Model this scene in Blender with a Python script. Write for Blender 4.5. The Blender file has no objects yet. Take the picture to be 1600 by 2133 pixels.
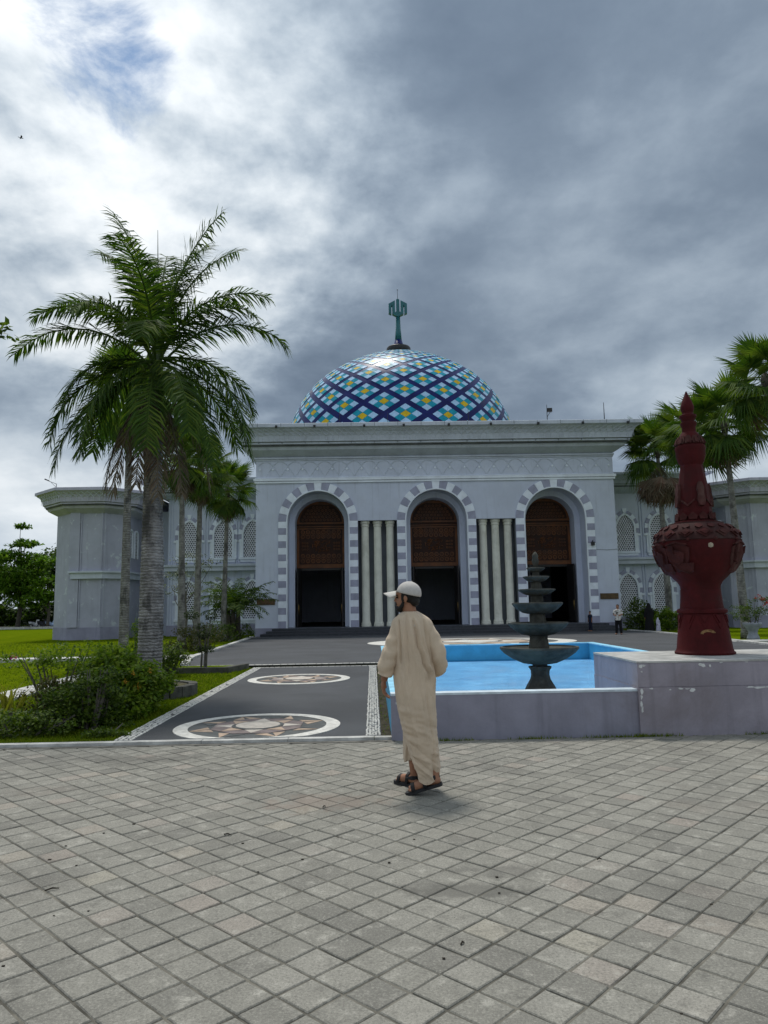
import bpy, bmesh, math, random
from mathutils import Vector, Matrix, Euler, noise

R = math.radians
PI = math.pi
scene = bpy.context.scene
col = scene.collection
rng = random.Random(7)

# ---------------------------------------------------------------- camera
cam_data = bpy.data.cameras.new('camera')
cam_data.sensor_fit = 'VERTICAL'
cam_data.sensor_height = 36.0
cam_data.lens = 25.485
cam_data.clip_start = 0.05
cam_data.clip_end = 4000.0
cam = bpy.data.objects.new('camera', cam_data)
col.objects.link(cam)
cam.matrix_world = (Matrix.Translation((0, 0, 1.55)) @ Matrix.Rotation(R(-1.0313), 4, 'Z')
                    @ Matrix.Rotation(R(90 + 7.3603), 4, 'X') @ Matrix.Rotation(R(-1.0), 4, 'Z'))
scene.camera = cam

# ---------------------------------------------------------------- sky and sun
SUN_ELEV, SUN_AZ = 66.0, -14.0            # azimuth from +Y towards +X
sun_dir = Vector((math.sin(R(SUN_AZ)) * math.cos(R(SUN_ELEV)),
                  math.cos(R(SUN_AZ)) * math.cos(R(SUN_ELEV)), math.sin(R(SUN_ELEV))))


CS1, CS2 = 1.8, 6.0
COFF1, COFF2 = (5.5, 5.1, 8.0), (9.2, 4.1, 2.0)


def build_world():
    w = bpy.data.worlds.new('World')
    scene.world = w
    w.use_nodes = True
    nt = w.node_tree
    nt.nodes.clear()
    N = lambda t: nt.nodes.new(t)
    lk = nt.links.new

    def math_n(op, a, b=None, c=None):
        n = N('ShaderNodeMath')
        n.operation = op
        for i, v in enumerate((a, b, c)):
            if v is None:
                continue
            if hasattr(v, 'is_output'):
                lk(v, n.inputs[i])
            else:
                n.inputs[i].default_value = v
        return n.outputs[0]

    def maprange(v, a, b, c=0.0, d=1.0, smooth=True):
        n = N('ShaderNodeMapRange')
        n.interpolation_type = 'SMOOTHSTEP' if smooth else 'LINEAR'
        lk(v, n.inputs[0])
        for i, x in enumerate((a, b, c, d)):
            n.inputs[i + 1].default_value = x
        return n.outputs[0]

    tc = N('ShaderNodeTexCoord')
    nrm = N('ShaderNodeVectorMath')
    nrm.operation = 'NORMALIZE'
    lk(tc.outputs['Generated'], nrm.inputs[0])
    d = nrm.outputs[0]
    sep = N('ShaderNodeSeparateXYZ')
    lk(d, sep.inputs[0])
    zc = math_n('MAXIMUM', math_n('ADD', sep.outputs[2], 0.42), 0.1)
    inv = math_n('DIVIDE', 1.0, zc)
    sc = N('ShaderNodeVectorMath')
    sc.operation = 'SCALE'
    lk(d, sc.inputs[0])
    lk(inv, sc.inputs['Scale'])
    p = sc.outputs[0]

    def fbm(scale, detail, rough, dist, off, vec=None):
        a = N('ShaderNodeVectorMath')
        a.operation = 'ADD'
        lk(vec or p, a.inputs[0])
        a.inputs[1].default_value = off
        n = N('ShaderNodeTexNoise')
        lk(a.outputs[0], n.inputs['Vector'])
        n.inputs['Scale'].default_value = scale
        n.inputs['Detail'].default_value = detail
        n.inputs['Roughness'].default_value = rough
        n.inputs['Distortion'].default_value = dist
        return n.outputs[0]

    def lobe(v, a, b):
        v = Vector(v).normalized()
        n = N('ShaderNodeVectorMath')
        n.operation = 'DOT_PRODUCT'
        lk(d, n.inputs[0])
        n.inputs[1].default_value = v
        return maprange(n.outputs['Value'], math.cos(R(b)), math.cos(R(a)))

    # step towards the hidden sun: cloud edges facing it are lit
    ps = Vector((sun_dir.x, sun_dir.y, sun_dir.z)) / (sun_dir.z + 0.42)
    tw = N('ShaderNodeVectorMath')
    tw.operation = 'SUBTRACT'
    tw.inputs[0].default_value = ps
    lk(p, tw.inputs[1])
    tn = N('ShaderNodeVectorMath')
    tn.operation = 'NORMALIZE'
    lk(tw.outputs[0], tn.inputs[0])
    ts = N('ShaderNodeVectorMath')
    ts.operation = 'SCALE'
    lk(tn.outputs[0], ts.inputs[0])
    ts.inputs['Scale'].default_value = 0.035
    pa = N('ShaderNodeVectorMath')
    pa.operation = 'ADD'
    lk(p, pa.inputs[0])
    lk(ts.outputs[0], pa.inputs[1])
    bright = lobe((-0.24, 0.81, 0.53), 3, 23)

    def density(vec):
        n1 = fbm(CS1, 9, 0.50, 0.1, COFF1, vec)
        n2 = fbm(CS2, 10, 0.58, 0.1, COFF2, vec)
        return n1, math_n('ADD', math_n('MULTIPLY', n1, 0.75), math_n('MULTIPLY', n2, 0.25))

    n1, t = density(p)
    _, t2 = density(pa.outputs[0])
    lit = math_n('SUBTRACT', t, t2)
    glow = lobe(sun_dir, 0, 50)
    bank = lobe((0.21, 0.87, 0.44), 6, 30)
    bank2 = lobe((0.12, 0.82, 0.56), 2, 13)
    dark = lobe((-0.42, 0.78, 0.46), 0, 9)
    t = math_n('SUBTRACT', t, math_n('MULTIPLY', bright, 0.10))
    t = math_n('ADD', t, math_n('MULTIPLY', bank, 0.13))
    t = math_n('ADD', t, math_n('MULTIPLY', bank2, 0.05))
    t = math_n('ADD', t, math_n('MULTIPLY', dark, 0.12))
    t = math_n('SUBTRACT', t, math_n('MULTIPLY', lit, math_n('ADD', 1.0, math_n('MULTIPLY', bright, 1.5))))
    ramp = N('ShaderNodeValToRGB')
    lk(t, ramp.inputs[0])
    cr = ramp.color_ramp
    cr.interpolation = 'B_SPLINE'
    stops = [(0.25, (0.90, 0.93, 0.95)), (0.36, (0.70, 0.755, 0.80)), (0.46, (0.47, 0.54, 0.61)), (0.54, (0.33, 0.40, 0.48)),
             (0.64, (0.18, 0.235, 0.31)), (0.80, (0.11, 0.15, 0.21))]
    cr.elements[0].position, cr.elements[0].color = stops[0][0], (*stops[0][1], 1)
    cr.elements[1].position, cr.elements[1].color = stops[-1][0], (*stops[-1][1], 1)
    for q, c in stops[1:-1]:
        e = cr.elements.new(q)
        e.color = (*c, 1)
    # brighter cloud nearer the sun
    gain = math_n('ADD', 0.80, math_n('MULTIPLY', glow, 0.14))
    cs = N('ShaderNodeVectorMath')
    cs.operation = 'SCALE'
    lk(ramp.outputs[0], cs.inputs[0])
    lk(gain, cs.inputs['Scale'])
    # pale haze towards the horizon
    hz = maprange(sep.outputs[2], 0.02, 0.15, 0.40, 0.0)
    mh = N('ShaderNodeMixRGB')
    lk(hz, mh.inputs[0])
    lk(cs.outputs[0], mh.inputs[1])
    mh.inputs[2].default_value = (0.55, 0.61, 0.67, 1)
    up = N('ShaderNodeVectorMath')
    up.operation = 'SCALE'
    lk(mh.outputs[0], up.inputs[0])
    up.inputs['Scale'].default_value = 10.0
    sky = N('ShaderNodeTexSky')
    sky.sky_type = 'NISHITA'
    sky.sun_disc = False
    sky.sun_elevation = R(SUN_ELEV)
    sky.sun_rotation = R(SUN_AZ)
    sky.air_density = 1.2
    sky.dust_density = 0.6
    # a torn gap where the blue shows
    n3 = fbm(3.2, 9, 0.62, 0.4, (1.4, 7.7, 5.0))
    gap = math_n('SUBTRACT', math_n('MULTIPLY', lobe((-0.30, 0.745, 0.598), 1, 8.5), 0.40), n3)
    gap = maprange(gap, -0.20, -0.03)
    mx = N('ShaderNodeMixRGB')
    lk(gap, mx.inputs[0])
    lk(up.outputs[0], mx.inputs[1])
    sd = N('ShaderNodeVectorMath')
    sd.operation = 'MULTIPLY'
    lk(sky.outputs[0], sd.inputs[0])
    sd.inputs[1].default_value = (0.55, 0.66, 0.72)
    lk(sd.outputs[0], mx.inputs[2])
    bg = N('ShaderNodeBackground')
    bg.inputs[1].default_value = 0.1
    lk(mx.outputs[0], bg.inputs[0])
    out = N('ShaderNodeOutputWorld')
    lk(bg.outputs[0], out.inputs[0])


build_world()
sun_data = bpy.data.lights.new('sun', 'SUN')
sun_data.energy = 1.9
sun_data.angle = R(11)
sun_data.color = (1.0, 0.95, 0.87)
sun = bpy.data.objects.new('sun', sun_data)
col.objects.link(sun)
sun.rotation_euler = sun_dir.to_track_quat('Z', 'Y').to_euler()
sun.location = sun_dir * 60

scene.view_settings.view_transform = 'Standard'
scene.view_settings.look = 'None'
scene.view_settings.gamma = 1.0
scene.view_settings.use_curve_mapping = False
scene.view_settings.exposure = 0.45
scene.render.engine = 'CYCLES'
scene.cycles.max_bounces = 6
scene.cycles.transparent_max_bounces = 8


# ---------------------------------------------------------------- helpers
class MB:
    """collects faces, then links them as ONE mesh object"""

    def __init__(self):
        self.v, self.f, self.m = [], [], []

    def add(self, verts, faces, mi=0):
        o = len(self.v)
        self.v += [tuple(p) for p in verts]
        self.f += [tuple(i + o for i in fc) for fc in faces]
        self.m += [mi] * len(faces)

    def box(self, x0, y0, z0, x1, y1, z1, mi=0):
        self.add([(x0, y0, z0), (x1, y0, z0), (x1, y1, z0), (x0, y1, z0),
                  (x0, y0, z1), (x1, y0, z1), (x1, y1, z1), (x0, y1, z1)],
                 [(0, 3, 2, 1), (4, 5, 6, 7), (0, 1, 5, 4), (1, 2, 6, 5), (2, 3, 7, 6), (3, 0, 4, 7)], mi)

    def prism(self, pts, axis, a, b, mi=0):
        """polygon pts (2-D) pushed along an axis from a to b: axis 'z' (x,y), 'y' (x,z)"""
        n = len(pts)
        if axis == 'z':
            lo, hi = [(p[0], p[1], a) for p in pts], [(p[0], p[1], b) for p in pts]
        elif axis == 'y':
            lo, hi = [(p[0], a, p[1]) for p in pts], [(p[0], b, p[1]) for p in pts]
        else:
            lo, hi = [(a, p[0], p[1]) for p in pts], [(b, p[0], p[1]) for p in pts]
        self.add(lo + hi, [tuple(range(n))[::-1], tuple(range(n, 2 * n))]
                 + [(i, (i + 1) % n, n + (i + 1) % n, n + i) for i in range(n)], mi)

    def lathe(self, prof, cx=0, cy=0, seg=32, mi=0, phase=0.0, cap=True):
        rows = []
        o = len(self.v)
        for r, z in prof:
            rows.append([(cx + r * math.cos(phase + 2 * PI * k / seg), cy + r * math.sin(phase + 2 * PI * k / seg), z) for k in range(seg)])
        verts = [p for r_ in rows for p in r_]
        faces = []
        for i in range(len(prof) - 1):
            for k in range(seg):
                k2 = (k + 1) % seg
                faces.append((i * seg + k, i * seg + k2, (i + 1) * seg + k2, (i + 1) * seg + k))
        if cap:
            faces.append(tuple(range(seg))[::-1])
            faces.append(tuple((len(prof) - 1) * seg + k for k in range(seg)))
        self.add(verts, faces, mi)

    def tube(self, pts, radii, seg=8, mi=0, cap=True):
        pts = [Vector(p) for p in pts]
        if not hasattr(radii, '__len__'):
            radii = [radii] * len(pts)
        verts, faces = [], []
        up = None
        for i, p in enumerate(pts):
            t = (pts[min(i + 1, len(pts) - 1)] - pts[max(i - 1, 0)]).normalized()
            if up is None:
                up = Vector((0, 0, 1)) if abs(t.z) < 0.9 else Vector((1, 0, 0))
            u = t.cross(up)
            if u.length < 1e-6:
                u = t.orthogonal()
            u.normalize()
            w = u.cross(t).normalized()
            up = w
            for k in range(seg):
                a = 2 * PI * k / seg
                verts.append(p + (u * math.cos(a) + w * math.sin(a)) * radii[i])
        for i in range(len(pts) - 1):
            for k in range(seg):
                k2 = (k + 1) % seg
                faces.append((i * seg + k, i * seg + k2, (i + 1) * seg + k2, (i + 1) * seg + k))
        if cap:
            faces.append(tuple(range(seg))[::-1])
            faces.append(tuple((len(pts) - 1) * seg + k for k in range(seg)))
        self.add(verts, faces, mi)

    def ellipsoid(self, c, r, mi=0, seg=16, rings=10, rot=None):
        verts, faces = [], []
        for i in range(rings + 1):
            a = -PI / 2 + PI * i / rings
            for k in range(seg):
                b = 2 * PI * k / seg
                q = Vector((r[0] * math.cos(a) * math.cos(b), r[1] * math.cos(a) * math.sin(b), r[2] * math.sin(a)))
                if rot is not None:
                    q = rot @ q
                verts.append(q + Vector(c))
        for i in range(rings):
            for k in range(seg):
                k2 = (k + 1) % seg
                faces.append((i * seg + k, i * seg + k2, (i + 1) * seg + k2, (i + 1) * seg + k))
        self.add(verts, faces, mi)

    def mesh(self, name, mats, smooth=False):
        me = bpy.data.meshes.new(name)
        me.from_pydata(self.v, [], self.f)
        for m_ in (mats if isinstance(mats, (list, tuple)) else [mats]):
            me.materials.append(m_)
        if any(self.m):
            me.polygons.foreach_set('material_index', self.m)
        if smooth:
            me.polygons.foreach_set('use_smooth', [True] * len(me.polygons))
        me.update()
        return me

    def build(self, name, mats, parent=None, smooth=False, **kw):
        return obj(name, self.mesh(name, mats, smooth), parent, **kw)


def obj(name, me, parent=None, loc=None, rot=None, scale=None, kind=None):
    o = bpy.data.objects.new(name, me)
    col.objects.link(o)
    if parent is not None:
        o.parent = parent
    if loc is not None:
        o.location = loc
    if rot is not None:
        o.rotation_euler = rot
    if scale is not None:
        o.scale = scale
    if kind:
        o['kind'] = kind
    return o


def tag(o, label=None, cat=None, group=None, kind=None):
    if label:
        o['label'] = label
    if cat:
        o['category'] = cat
    if group:
        o['group'] = group
    if kind:
        o['kind'] = kind
    return o


def thing(name, label, cat, loc=(0, 0, 0), rotz=0.0, group=None):
    o = bpy.data.objects.new(name, None)
    col.objects.link(o)
    o.location = loc
    o.rotation_euler = (0, 0, rotz)
    return tag(o, label, cat, group)


def blob(mb, name, voxel, mats, smooth_it=6, fn=None):
    """closed overlapping volumes fused into one continuous skin"""
    me = mb.mesh(name + '_raw', [])
    o = bpy.data.objects.new(name + '_raw', me)
    tmp = bpy.data.scenes.new('tmp')
    tmp.collection.objects.link(o)
    r = o.modifiers.new('r', 'REMESH')
    r.mode = 'VOXEL'
    r.voxel_size = voxel
    s = o.modifiers.new('s', 'SMOOTH')
    s.factor = 0.5
    s.iterations = smooth_it
    tmp.view_layers[0].update()
    dg = tmp.view_layers[0].depsgraph
    out = bpy.data.meshes.new_from_object(o.evaluated_get(dg))
    bpy.data.objects.remove(o)
    bpy.data.scenes.remove(tmp)
    bpy.data.meshes.remove(me)
    out.name = name
    out.materials.clear()
    for m_ in (mats if isinstance(mats, (list, tuple)) else [mats]):
        out.materials.append(m_)
    out.polygons.foreach_set('use_smooth', [True] * len(out.polygons))
    if fn:
        fn(out)
    return out


# ---------------------------------------------------------------- materials
def new_mat(name):
    m_ = bpy.data.materials.new(name)
    m_.use_nodes = True
    nt = m_.node_tree
    return m_, nt, nt.nodes['Principled BSDF']


def tex_noise(nt, vec, scale, detail=6, rough=0.6, dist=0.0):
    n = nt.nodes.new('ShaderNodeTexNoise')
    n.inputs['Scale'].default_value = scale
    n.inputs['Detail'].default_value = detail
    n.inputs['Roughness'].default_value = rough
    n.inputs['Distortion'].default_value = dist
    if vec is not None:
        nt.links.new(vec, n.inputs['Vector'])
    return n.outputs[0]


def map_range(nt, v, a, b, c=0.0, d=1.0):
    n = nt.nodes.new('ShaderNodeMapRange')
    n.interpolation_type = 'SMOOTHSTEP'
    nt.links.new(v, n.inputs[0])
    for i, x in enumerate((a, b, c, d)):
        n.inputs[i + 1].default_value = x
    return n.outputs[0]


def mix(nt, fac, a, b, mode='MIX'):
    n = nt.nodes.new('ShaderNodeMixRGB')
    n.blend_type = mode
    for i, x in enumerate((fac, a, b)):
        if hasattr(x, 'is_output'):
            nt.links.new(x, n.inputs[i])
        elif i == 0:
            n.inputs[0].default_value = x
        else:
            n.inputs[i].default_value = (*x, 1) if len(x) == 3 else x
    return n.outputs[0]


def vmul(nt, vec, s):
    n = nt.nodes.new('ShaderNodeMapping')
    n.inputs['Scale'].default_value = s
    nt.links.new(vec, n.inputs[0])
    return n.outputs[0]


def bump(nt, bsdf, h, strength, dist=0.02):
    b = nt.nodes.new('ShaderNodeBump')
    b.inputs['Strength'].default_value = strength
    b.inputs['Distance'].default_value = dist
    nt.links.new(h, b.inputs['Height'])
    nt.links.new(b.outputs[0], bsdf.inputs['Normal'])


def world_pos(nt):
    return nt.nodes.new('ShaderNodeNewGeometry').outputs['Position']


def M(name, c, rough=0.7, var=0.14, scale=2.0, spec=0.3, bmp=0.0, bscale=30.0, metal=0.0,
      chips=None, chip_scale=3.0, chip_cut=0.66, streak=0.0, dirt=None, dirt_amt=0.0):
    m_, nt, b = new_mat(name)
    P = world_pos(nt)
    n1 = tex_noise(nt, P, scale, 8, 0.62)
    lo = tuple(x * (1 - var) for x in c)
    hi = tuple(min(1, x * (1 + var)) for x in c)
    cc = mix(nt, map_range(nt, n1, 0.3, 0.7), lo, hi)
    if streak:
        s = tex_noise(nt, vmul(nt, P, (5.0, 5.0, 0.35)), 1.0, 6, 0.6)
        cc = mix(nt, map_range(nt, s, 0.52, 0.72, 0, streak), cc, tuple(x * 0.5 for x in c))
    if dirt:
        s = tex_noise(nt, P, 0.9, 8, 0.7, 0.4)
        cc = mix(nt, map_range(nt, s, 0.5, 0.68, 0, dirt_amt), cc, dirt)
    if chips:
        s = tex_noise(nt, P, chip_scale, 9, 0.68, 0.3)
        cc = mix(nt, map_range(nt, s, chip_cut, chip_cut + 0.025), cc, chips)
    nt.links.new(cc, b.inputs['Base Color'])
    rr = map_range(nt, n1, 0.2, 0.8, max(0.02, rough - 0.1), min(1, rough + 0.1))
    nt.links.new(rr, b.inputs['Roughness'])
    b.inputs['Specular IOR Level'].default_value = spec
    b.inputs['Metallic'].default_value = metal
    if bmp:
        bump(nt, b, tex_noise(nt, P, bscale, 6, 0.65), bmp)
    return m_


def leaf_mat(name, cols, trans=0.35, rough=0.5):
    """colour differs leaf by leaf"""
    m_, nt, b = new_mat(name)
    g = nt.nodes.new('ShaderNodeNewGeometry')
    r = nt.nodes.new('ShaderNodeValToRGB')
    nt.links.new(g.outputs['Random Per Island'], r.inputs[0])
    cr = r.color_ramp
    n = len(cols)
    cr.elements[0].color = (*cols[0], 1)
    cr.elements[1].color = (*cols[-1], 1)
    for i in range(1, n - 1):
        e = cr.elements.new(i / (n - 1))
        e.color = (*cols[i], 1)
    nt.links.new(r.outputs[0], b.inputs['Base Color'])
    b.inputs['Roughness'].default_value = rough
    b.inputs['Specular IOR Level'].default_value = 0.18
    t = nt.nodes.new('ShaderNodeBsdfTranslucent')
    tcx = mix(nt, 1.0, r.outputs[0], (1.5, 1.7, 0.6, 1), 'MULTIPLY')
    nt.links.new(tcx, t.inputs[0])
    ms = nt.nodes.new('ShaderNodeMixShader')
    ms.inputs[0].default_value = trans
    nt.links.new(b.outputs[0], ms.inputs[1])
    nt.links.new(t.outputs[0], ms.inputs[2])
    nt.links.new(ms.outputs[0], nt.nodes['Material Output'].inputs[0])
    return m_


def pz(y):
    """height of the plaza surface"""
    return 0.09 - (min(max(y, 19.0), 48.0) - 19.0) * 0.39 / 29.0


def gz(y):
    """height of the lawns"""
    return 0.02 - (min(max(y, 19.0), 50.0) - 19.0) * 0.42 / 31.0


# ---------------------------------------------------------------- ground and lawns
def lawn_material():
    m_, nt, b = new_mat('lawn')
    P = world_pos(nt)
    c = mix(nt, map_range(nt, tex_noise(nt, P, 1.3, 8, 0.65), 0.3, 0.72), (0.082, 0.124, 0.003), (0.125, 0.172, 0.004))
    c = mix(nt, map_range(nt, tex_noise(nt, P, 0.35, 6, 0.6), 0.5, 0.7, 0, 0.6), c, (0.14, 0.168, 0.006))
    f = tex_noise(nt, vmul(nt, P, (70, 26, 26)), 1.0, 4, 0.7)
    c = mix(nt, map_range(nt, f, 0.42, 0.62, 0, 0.55), c, (0.065, 0.10, 0.003))
    nt.links.new(c, b.inputs['Base Color'])
    b.inputs['Roughness'].default_value = 0.9
    b.inputs['Specular IOR Level'].default_value = 0.0
    bump(nt, b, f, 0.6, 0.03)
    return m_


lawn_m = lawn_material()
g = MB()
xs = [-1500, -300, -80, -30, -16, -12, -8, -4, 0, 4, 8, 12, 16, 30, 80, 300, 1500]
ys = [-300, -40, -6, 0, 4, 8.73, 8.76, 12, 16, 19, 25, 32, 40, 50, 60, 90, 160, 400, 3000]
vs = [(x, y, (-0.06 if y < 8.74 else gz(y))) for y in ys for x in xs]
nx = len(xs)
g.add(vs, [(j * nx + i, j * nx + i + 1, (j + 1) * nx + i + 1, (j + 1) * nx + i) for j in range(len(ys) - 1) for i in range(nx - 1)])
g.build('ground', lawn_m, kind='structure')


# ---------------------------------------------------------------- pavement of square pavers laid diagonally
PITCH, ANG = 0.192, R(45.0)
PX, PY = -0.82, 3.29                       # one corner of the grid


def paver_material():
    m_, nt, b = new_mat('concrete_paver')
    P = world_pos(nt)
    sub = nt.nodes.new('ShaderNodeVectorMath')
    sub.operation = 'SUBTRACT'
    nt.links.new(P, sub.inputs[0])
    sub.inputs[1].default_value = (PX, PY, 0)
    rot = nt.nodes.new('ShaderNodeVectorRotate')
    rot.rotation_type = 'Z_AXIS'
    rot.inputs['Angle'].default_value = -ANG
    nt.links.new(sub.outputs[0], rot.inputs[0])
    cell = nt.nodes.new('ShaderNodeVectorMath')
    cell.operation = 'FLOOR'
    nt.links.new(vmul(nt, rot.outputs[0], (1 / PITCH, 1 / PITCH, 0.0)), cell.inputs[0])
    wn = nt.nodes.new('ShaderNodeTexWhiteNoise')
    nt.links.new(cell.outputs[0], wn.inputs[0])
    rp = nt.nodes.new('ShaderNodeValToRGB')
    nt.links.new(wn.outputs[0], rp.inputs[0])
    st = [(0.0, (0.180, 0.175, 0.154)), (0.15, (0.216, 0.210, 0.183)), (0.6, (0.238, 0.231, 0.201)), (0.92, (0.275, 0.266, 0.233)),
          (0.97, (0.285, 0.252, 0.218)), (1.0, (0.310, 0.293, 0.243))]
    rp.color_ramp.elements[0].color = (*st[0][1], 1)
    rp.color_ramp.elements[1].color = (*st[-1][1], 1)
    for q, c in st[1:-1]:
        e = rp.color_ramp.elements.new(q)
        e.color = (*c, 1)
    c = rp.outputs[0]
    off = nt.nodes.new('ShaderNodeVectorMath')
    off.operation = 'MULTIPLY_ADD'
    nt.links.new(cell.outputs[0], off.inputs[0])
    off.inputs[1].default_value = (3.7, 5.3, 1)
    nt.links.new(P, off.inputs[2])
    blotch = tex_noise(nt, off.outputs[0], 9.0, 7, 0.65)
    c = mix(nt, map_range(nt, blotch, 0.52, 0.74, 0, 0.75), c, (0.44, 0.425, 0.375))
    c = mix(nt, map_range(nt, blotch, 0.48, 0.26, 0, 0.7), c, (0.125, 0.121, 0.106))
    big = tex_noise(nt, P, 0.8, 8, 0.6, 0.3)
    c = mix(nt, map_range(nt, big, 0.52, 0.68, 0, 0.6), c, (0.125, 0.121, 0.107))
    big2 = tex_noise(nt, P, 0.55, 6, 0.6)
    c = mix(nt, map_range(nt, big2, 0.58, 0.72, 0, 0.30), c, (0.205, 0.160, 0.130))
    grit = tex_noise(nt, P, 80.0, 5, 0.9)
    c = mix(nt, map_range(nt, grit, 0.50, 0.60, 0, 0.60), c, (0.105, 0.101, 0.090))
    c = mix(nt, map_range(nt, grit, 0.47, 0.37, 0, 0.5), c, (0.42, 0.405, 0.355))
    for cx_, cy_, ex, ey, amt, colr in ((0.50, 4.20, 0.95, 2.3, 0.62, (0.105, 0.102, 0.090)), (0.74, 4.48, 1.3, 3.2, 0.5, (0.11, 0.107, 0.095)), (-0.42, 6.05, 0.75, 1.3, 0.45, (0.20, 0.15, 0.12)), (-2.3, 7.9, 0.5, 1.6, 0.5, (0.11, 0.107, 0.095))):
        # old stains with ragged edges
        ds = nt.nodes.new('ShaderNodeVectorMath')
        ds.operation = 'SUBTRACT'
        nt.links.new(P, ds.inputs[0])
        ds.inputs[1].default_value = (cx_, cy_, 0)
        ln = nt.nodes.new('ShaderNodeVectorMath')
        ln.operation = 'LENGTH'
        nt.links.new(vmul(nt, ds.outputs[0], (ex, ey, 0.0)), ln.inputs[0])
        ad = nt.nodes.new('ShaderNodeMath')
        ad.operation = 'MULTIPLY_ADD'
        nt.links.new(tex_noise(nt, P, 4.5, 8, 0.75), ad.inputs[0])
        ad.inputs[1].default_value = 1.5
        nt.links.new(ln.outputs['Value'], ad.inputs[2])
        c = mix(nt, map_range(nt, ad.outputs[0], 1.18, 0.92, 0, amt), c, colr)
    spot = tex_noise(nt, P, 17.0, 2, 0.5)
    c = mix(nt, map_range(nt, spot, 0.79, 0.80), c, (0.035, 0.033, 0.03))
    c = mix(nt, map_range(nt, tex_noise(nt, P, 6.0, 3, 0.6, 0.4), 0.735, 0.79, 0, 0.75), c, (0.52, 0.51, 0.48))
    nt.links.new(c, b.inputs['Base Color'])
    b.inputs['Roughness'].default_value = 0.82
    b.inputs['Specular IOR Level'].default_value = 0.25
    bump(nt, b, grit, 0.35, 0.006)
    return m_


paver_m = paver_material()
sand_m = M('joint_sand', (0.135, 0.128, 0.108), 0.95, 0.6, 3.0, 0.1, 0.4, 60)
base = MB()
base.add([(-12, -5, -0.0075), (13, -5, -0.0075), (13, 8.7, -0.0075), (-12, 8.7, -0.0075)], [(0, 1, 2, 3)])
pavement = base.build('pavement', sand_m, kind='structure')
far = MB()
far.add([(-70, -90, -0.03), (70, -90, -0.03), (70, 8.6, -0.03), (-70, 8.6, -0.03)], [(0, 1, 2, 3)])
far.build('forecourt', paver_m, kind='structure')


def paver_mesh(k):
    r_ = random.Random(100 + k)
    h = PITCH / 2 - 0.0055
    t = h - 0.004
    j = lambda s=0.0028: r_.uniform(-s, s)
    c4 = [(-h + j(), -h + j()), (h + j(), -h + j()), (h + j(), h + j()), (-h + j(), h + j())]
    v = [(x, y, -0.03) for x, y in c4] + [(x, y, -0.005) for x, y in c4] + \
        [(x * t / h, y * t / h, j(0.0006)) for x, y in c4]
    f = [(8, 9, 10, 11)]
    for i in range(4):
        k2 = (i + 1) % 4
        f += [(i, k2, 4 + k2, 4 + i), (4 + i, 4 + k2, 8 + k2, 8 + i)]
    return v, f


pav = []
ca, sa = math.cos(ANG), math.sin(ANG)
for i in range(-90, 90):
    for j in range(-90, 90):
        u, v_ = (i + 0.5) * PITCH, (j + 0.5) * PITCH
        x, y = PX + u * ca - v_ * sa, PY + u * sa + v_ * ca
        if -11.6 < x < 12.6 and -2.0 < y < 8.66:
            pav.append((x, y))
inview = lambda x, y: y > 2.62 and abs(x - 0.02 * y) < 0.545 * y
pav.sort(key=lambda p: (0 if inview(*p) else 1, p[0] ** 2 + p[1] ** 2))
variants = []
for k in range(8):
    v, f = paver_mesh(k)
    b_ = MB()
    b_.add(v, f)
    variants.append((b_.mesh('paver', paver_m), v, f))
rest = MB()
for n, (x, y) in enumerate(pav):
    k = rng.randrange(8)
    dz = rng.uniform(-0.0035, 0.0015)
    tx, ty = rng.gauss(0, 0.006), rng.gauss(0, 0.006)
    rz = ANG + rng.gauss(0, 0.008) + rng.randrange(4) * PI / 2
    if n < 300:
        obj('paver', variants[k][0], pavement, (x, y, dz), (tx, ty, rz))
    else:
        mt = Matrix.Translation((x, y, dz)) @ Euler((tx, ty, rz)).to_matrix().to_4x4()
        rest.add([mt @ Vector(q) for q in variants[k][1]], variants[k][2])
rest.build('pavers', paver_m, pavement, kind='stuff')

# fallen twigs and leaf crumbs on the pavers
twig_m = M('dry_twig', (0.03, 0.025, 0.018), 0.9)
tw = MB()
for (x, y, a, L) in [(-1.82, 4.33, 0.5, 0.075), (-1.02, 5.25, -0.4, 0.06), (0.39, 3.55, 0.9, 0.03), (1.35, 4.6, 0.2, 0.03), (-0.4, 5.9, 1.0, 0.035)]:
    dx, dy = math.cos(a) * L / 2, math.sin(a) * L / 2
    tw.tube([(x - dx, y - dy, 0.006), (x, y + 0.004, 0.012), (x + dx, y + dy, 0.005)], [0.004, 0.005, 0.003], 5)
r2 = random.Random(12)
for _ in range(22):
    x, y = r2.uniform(-2.2, 2.6), r2.uniform(2.8, 5.6)
    s = r2.uniform(0.004, 0.010)
    tw.box(x - s, y - s * 0.7, 0.0, x + s, y + s * 0.7, s * 0.6)
tag(tw.build('leaf_litter', twig_m), 'scattered dark twigs and crumbs lying on the grey pavers', 'litter', kind='stuff')

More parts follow.
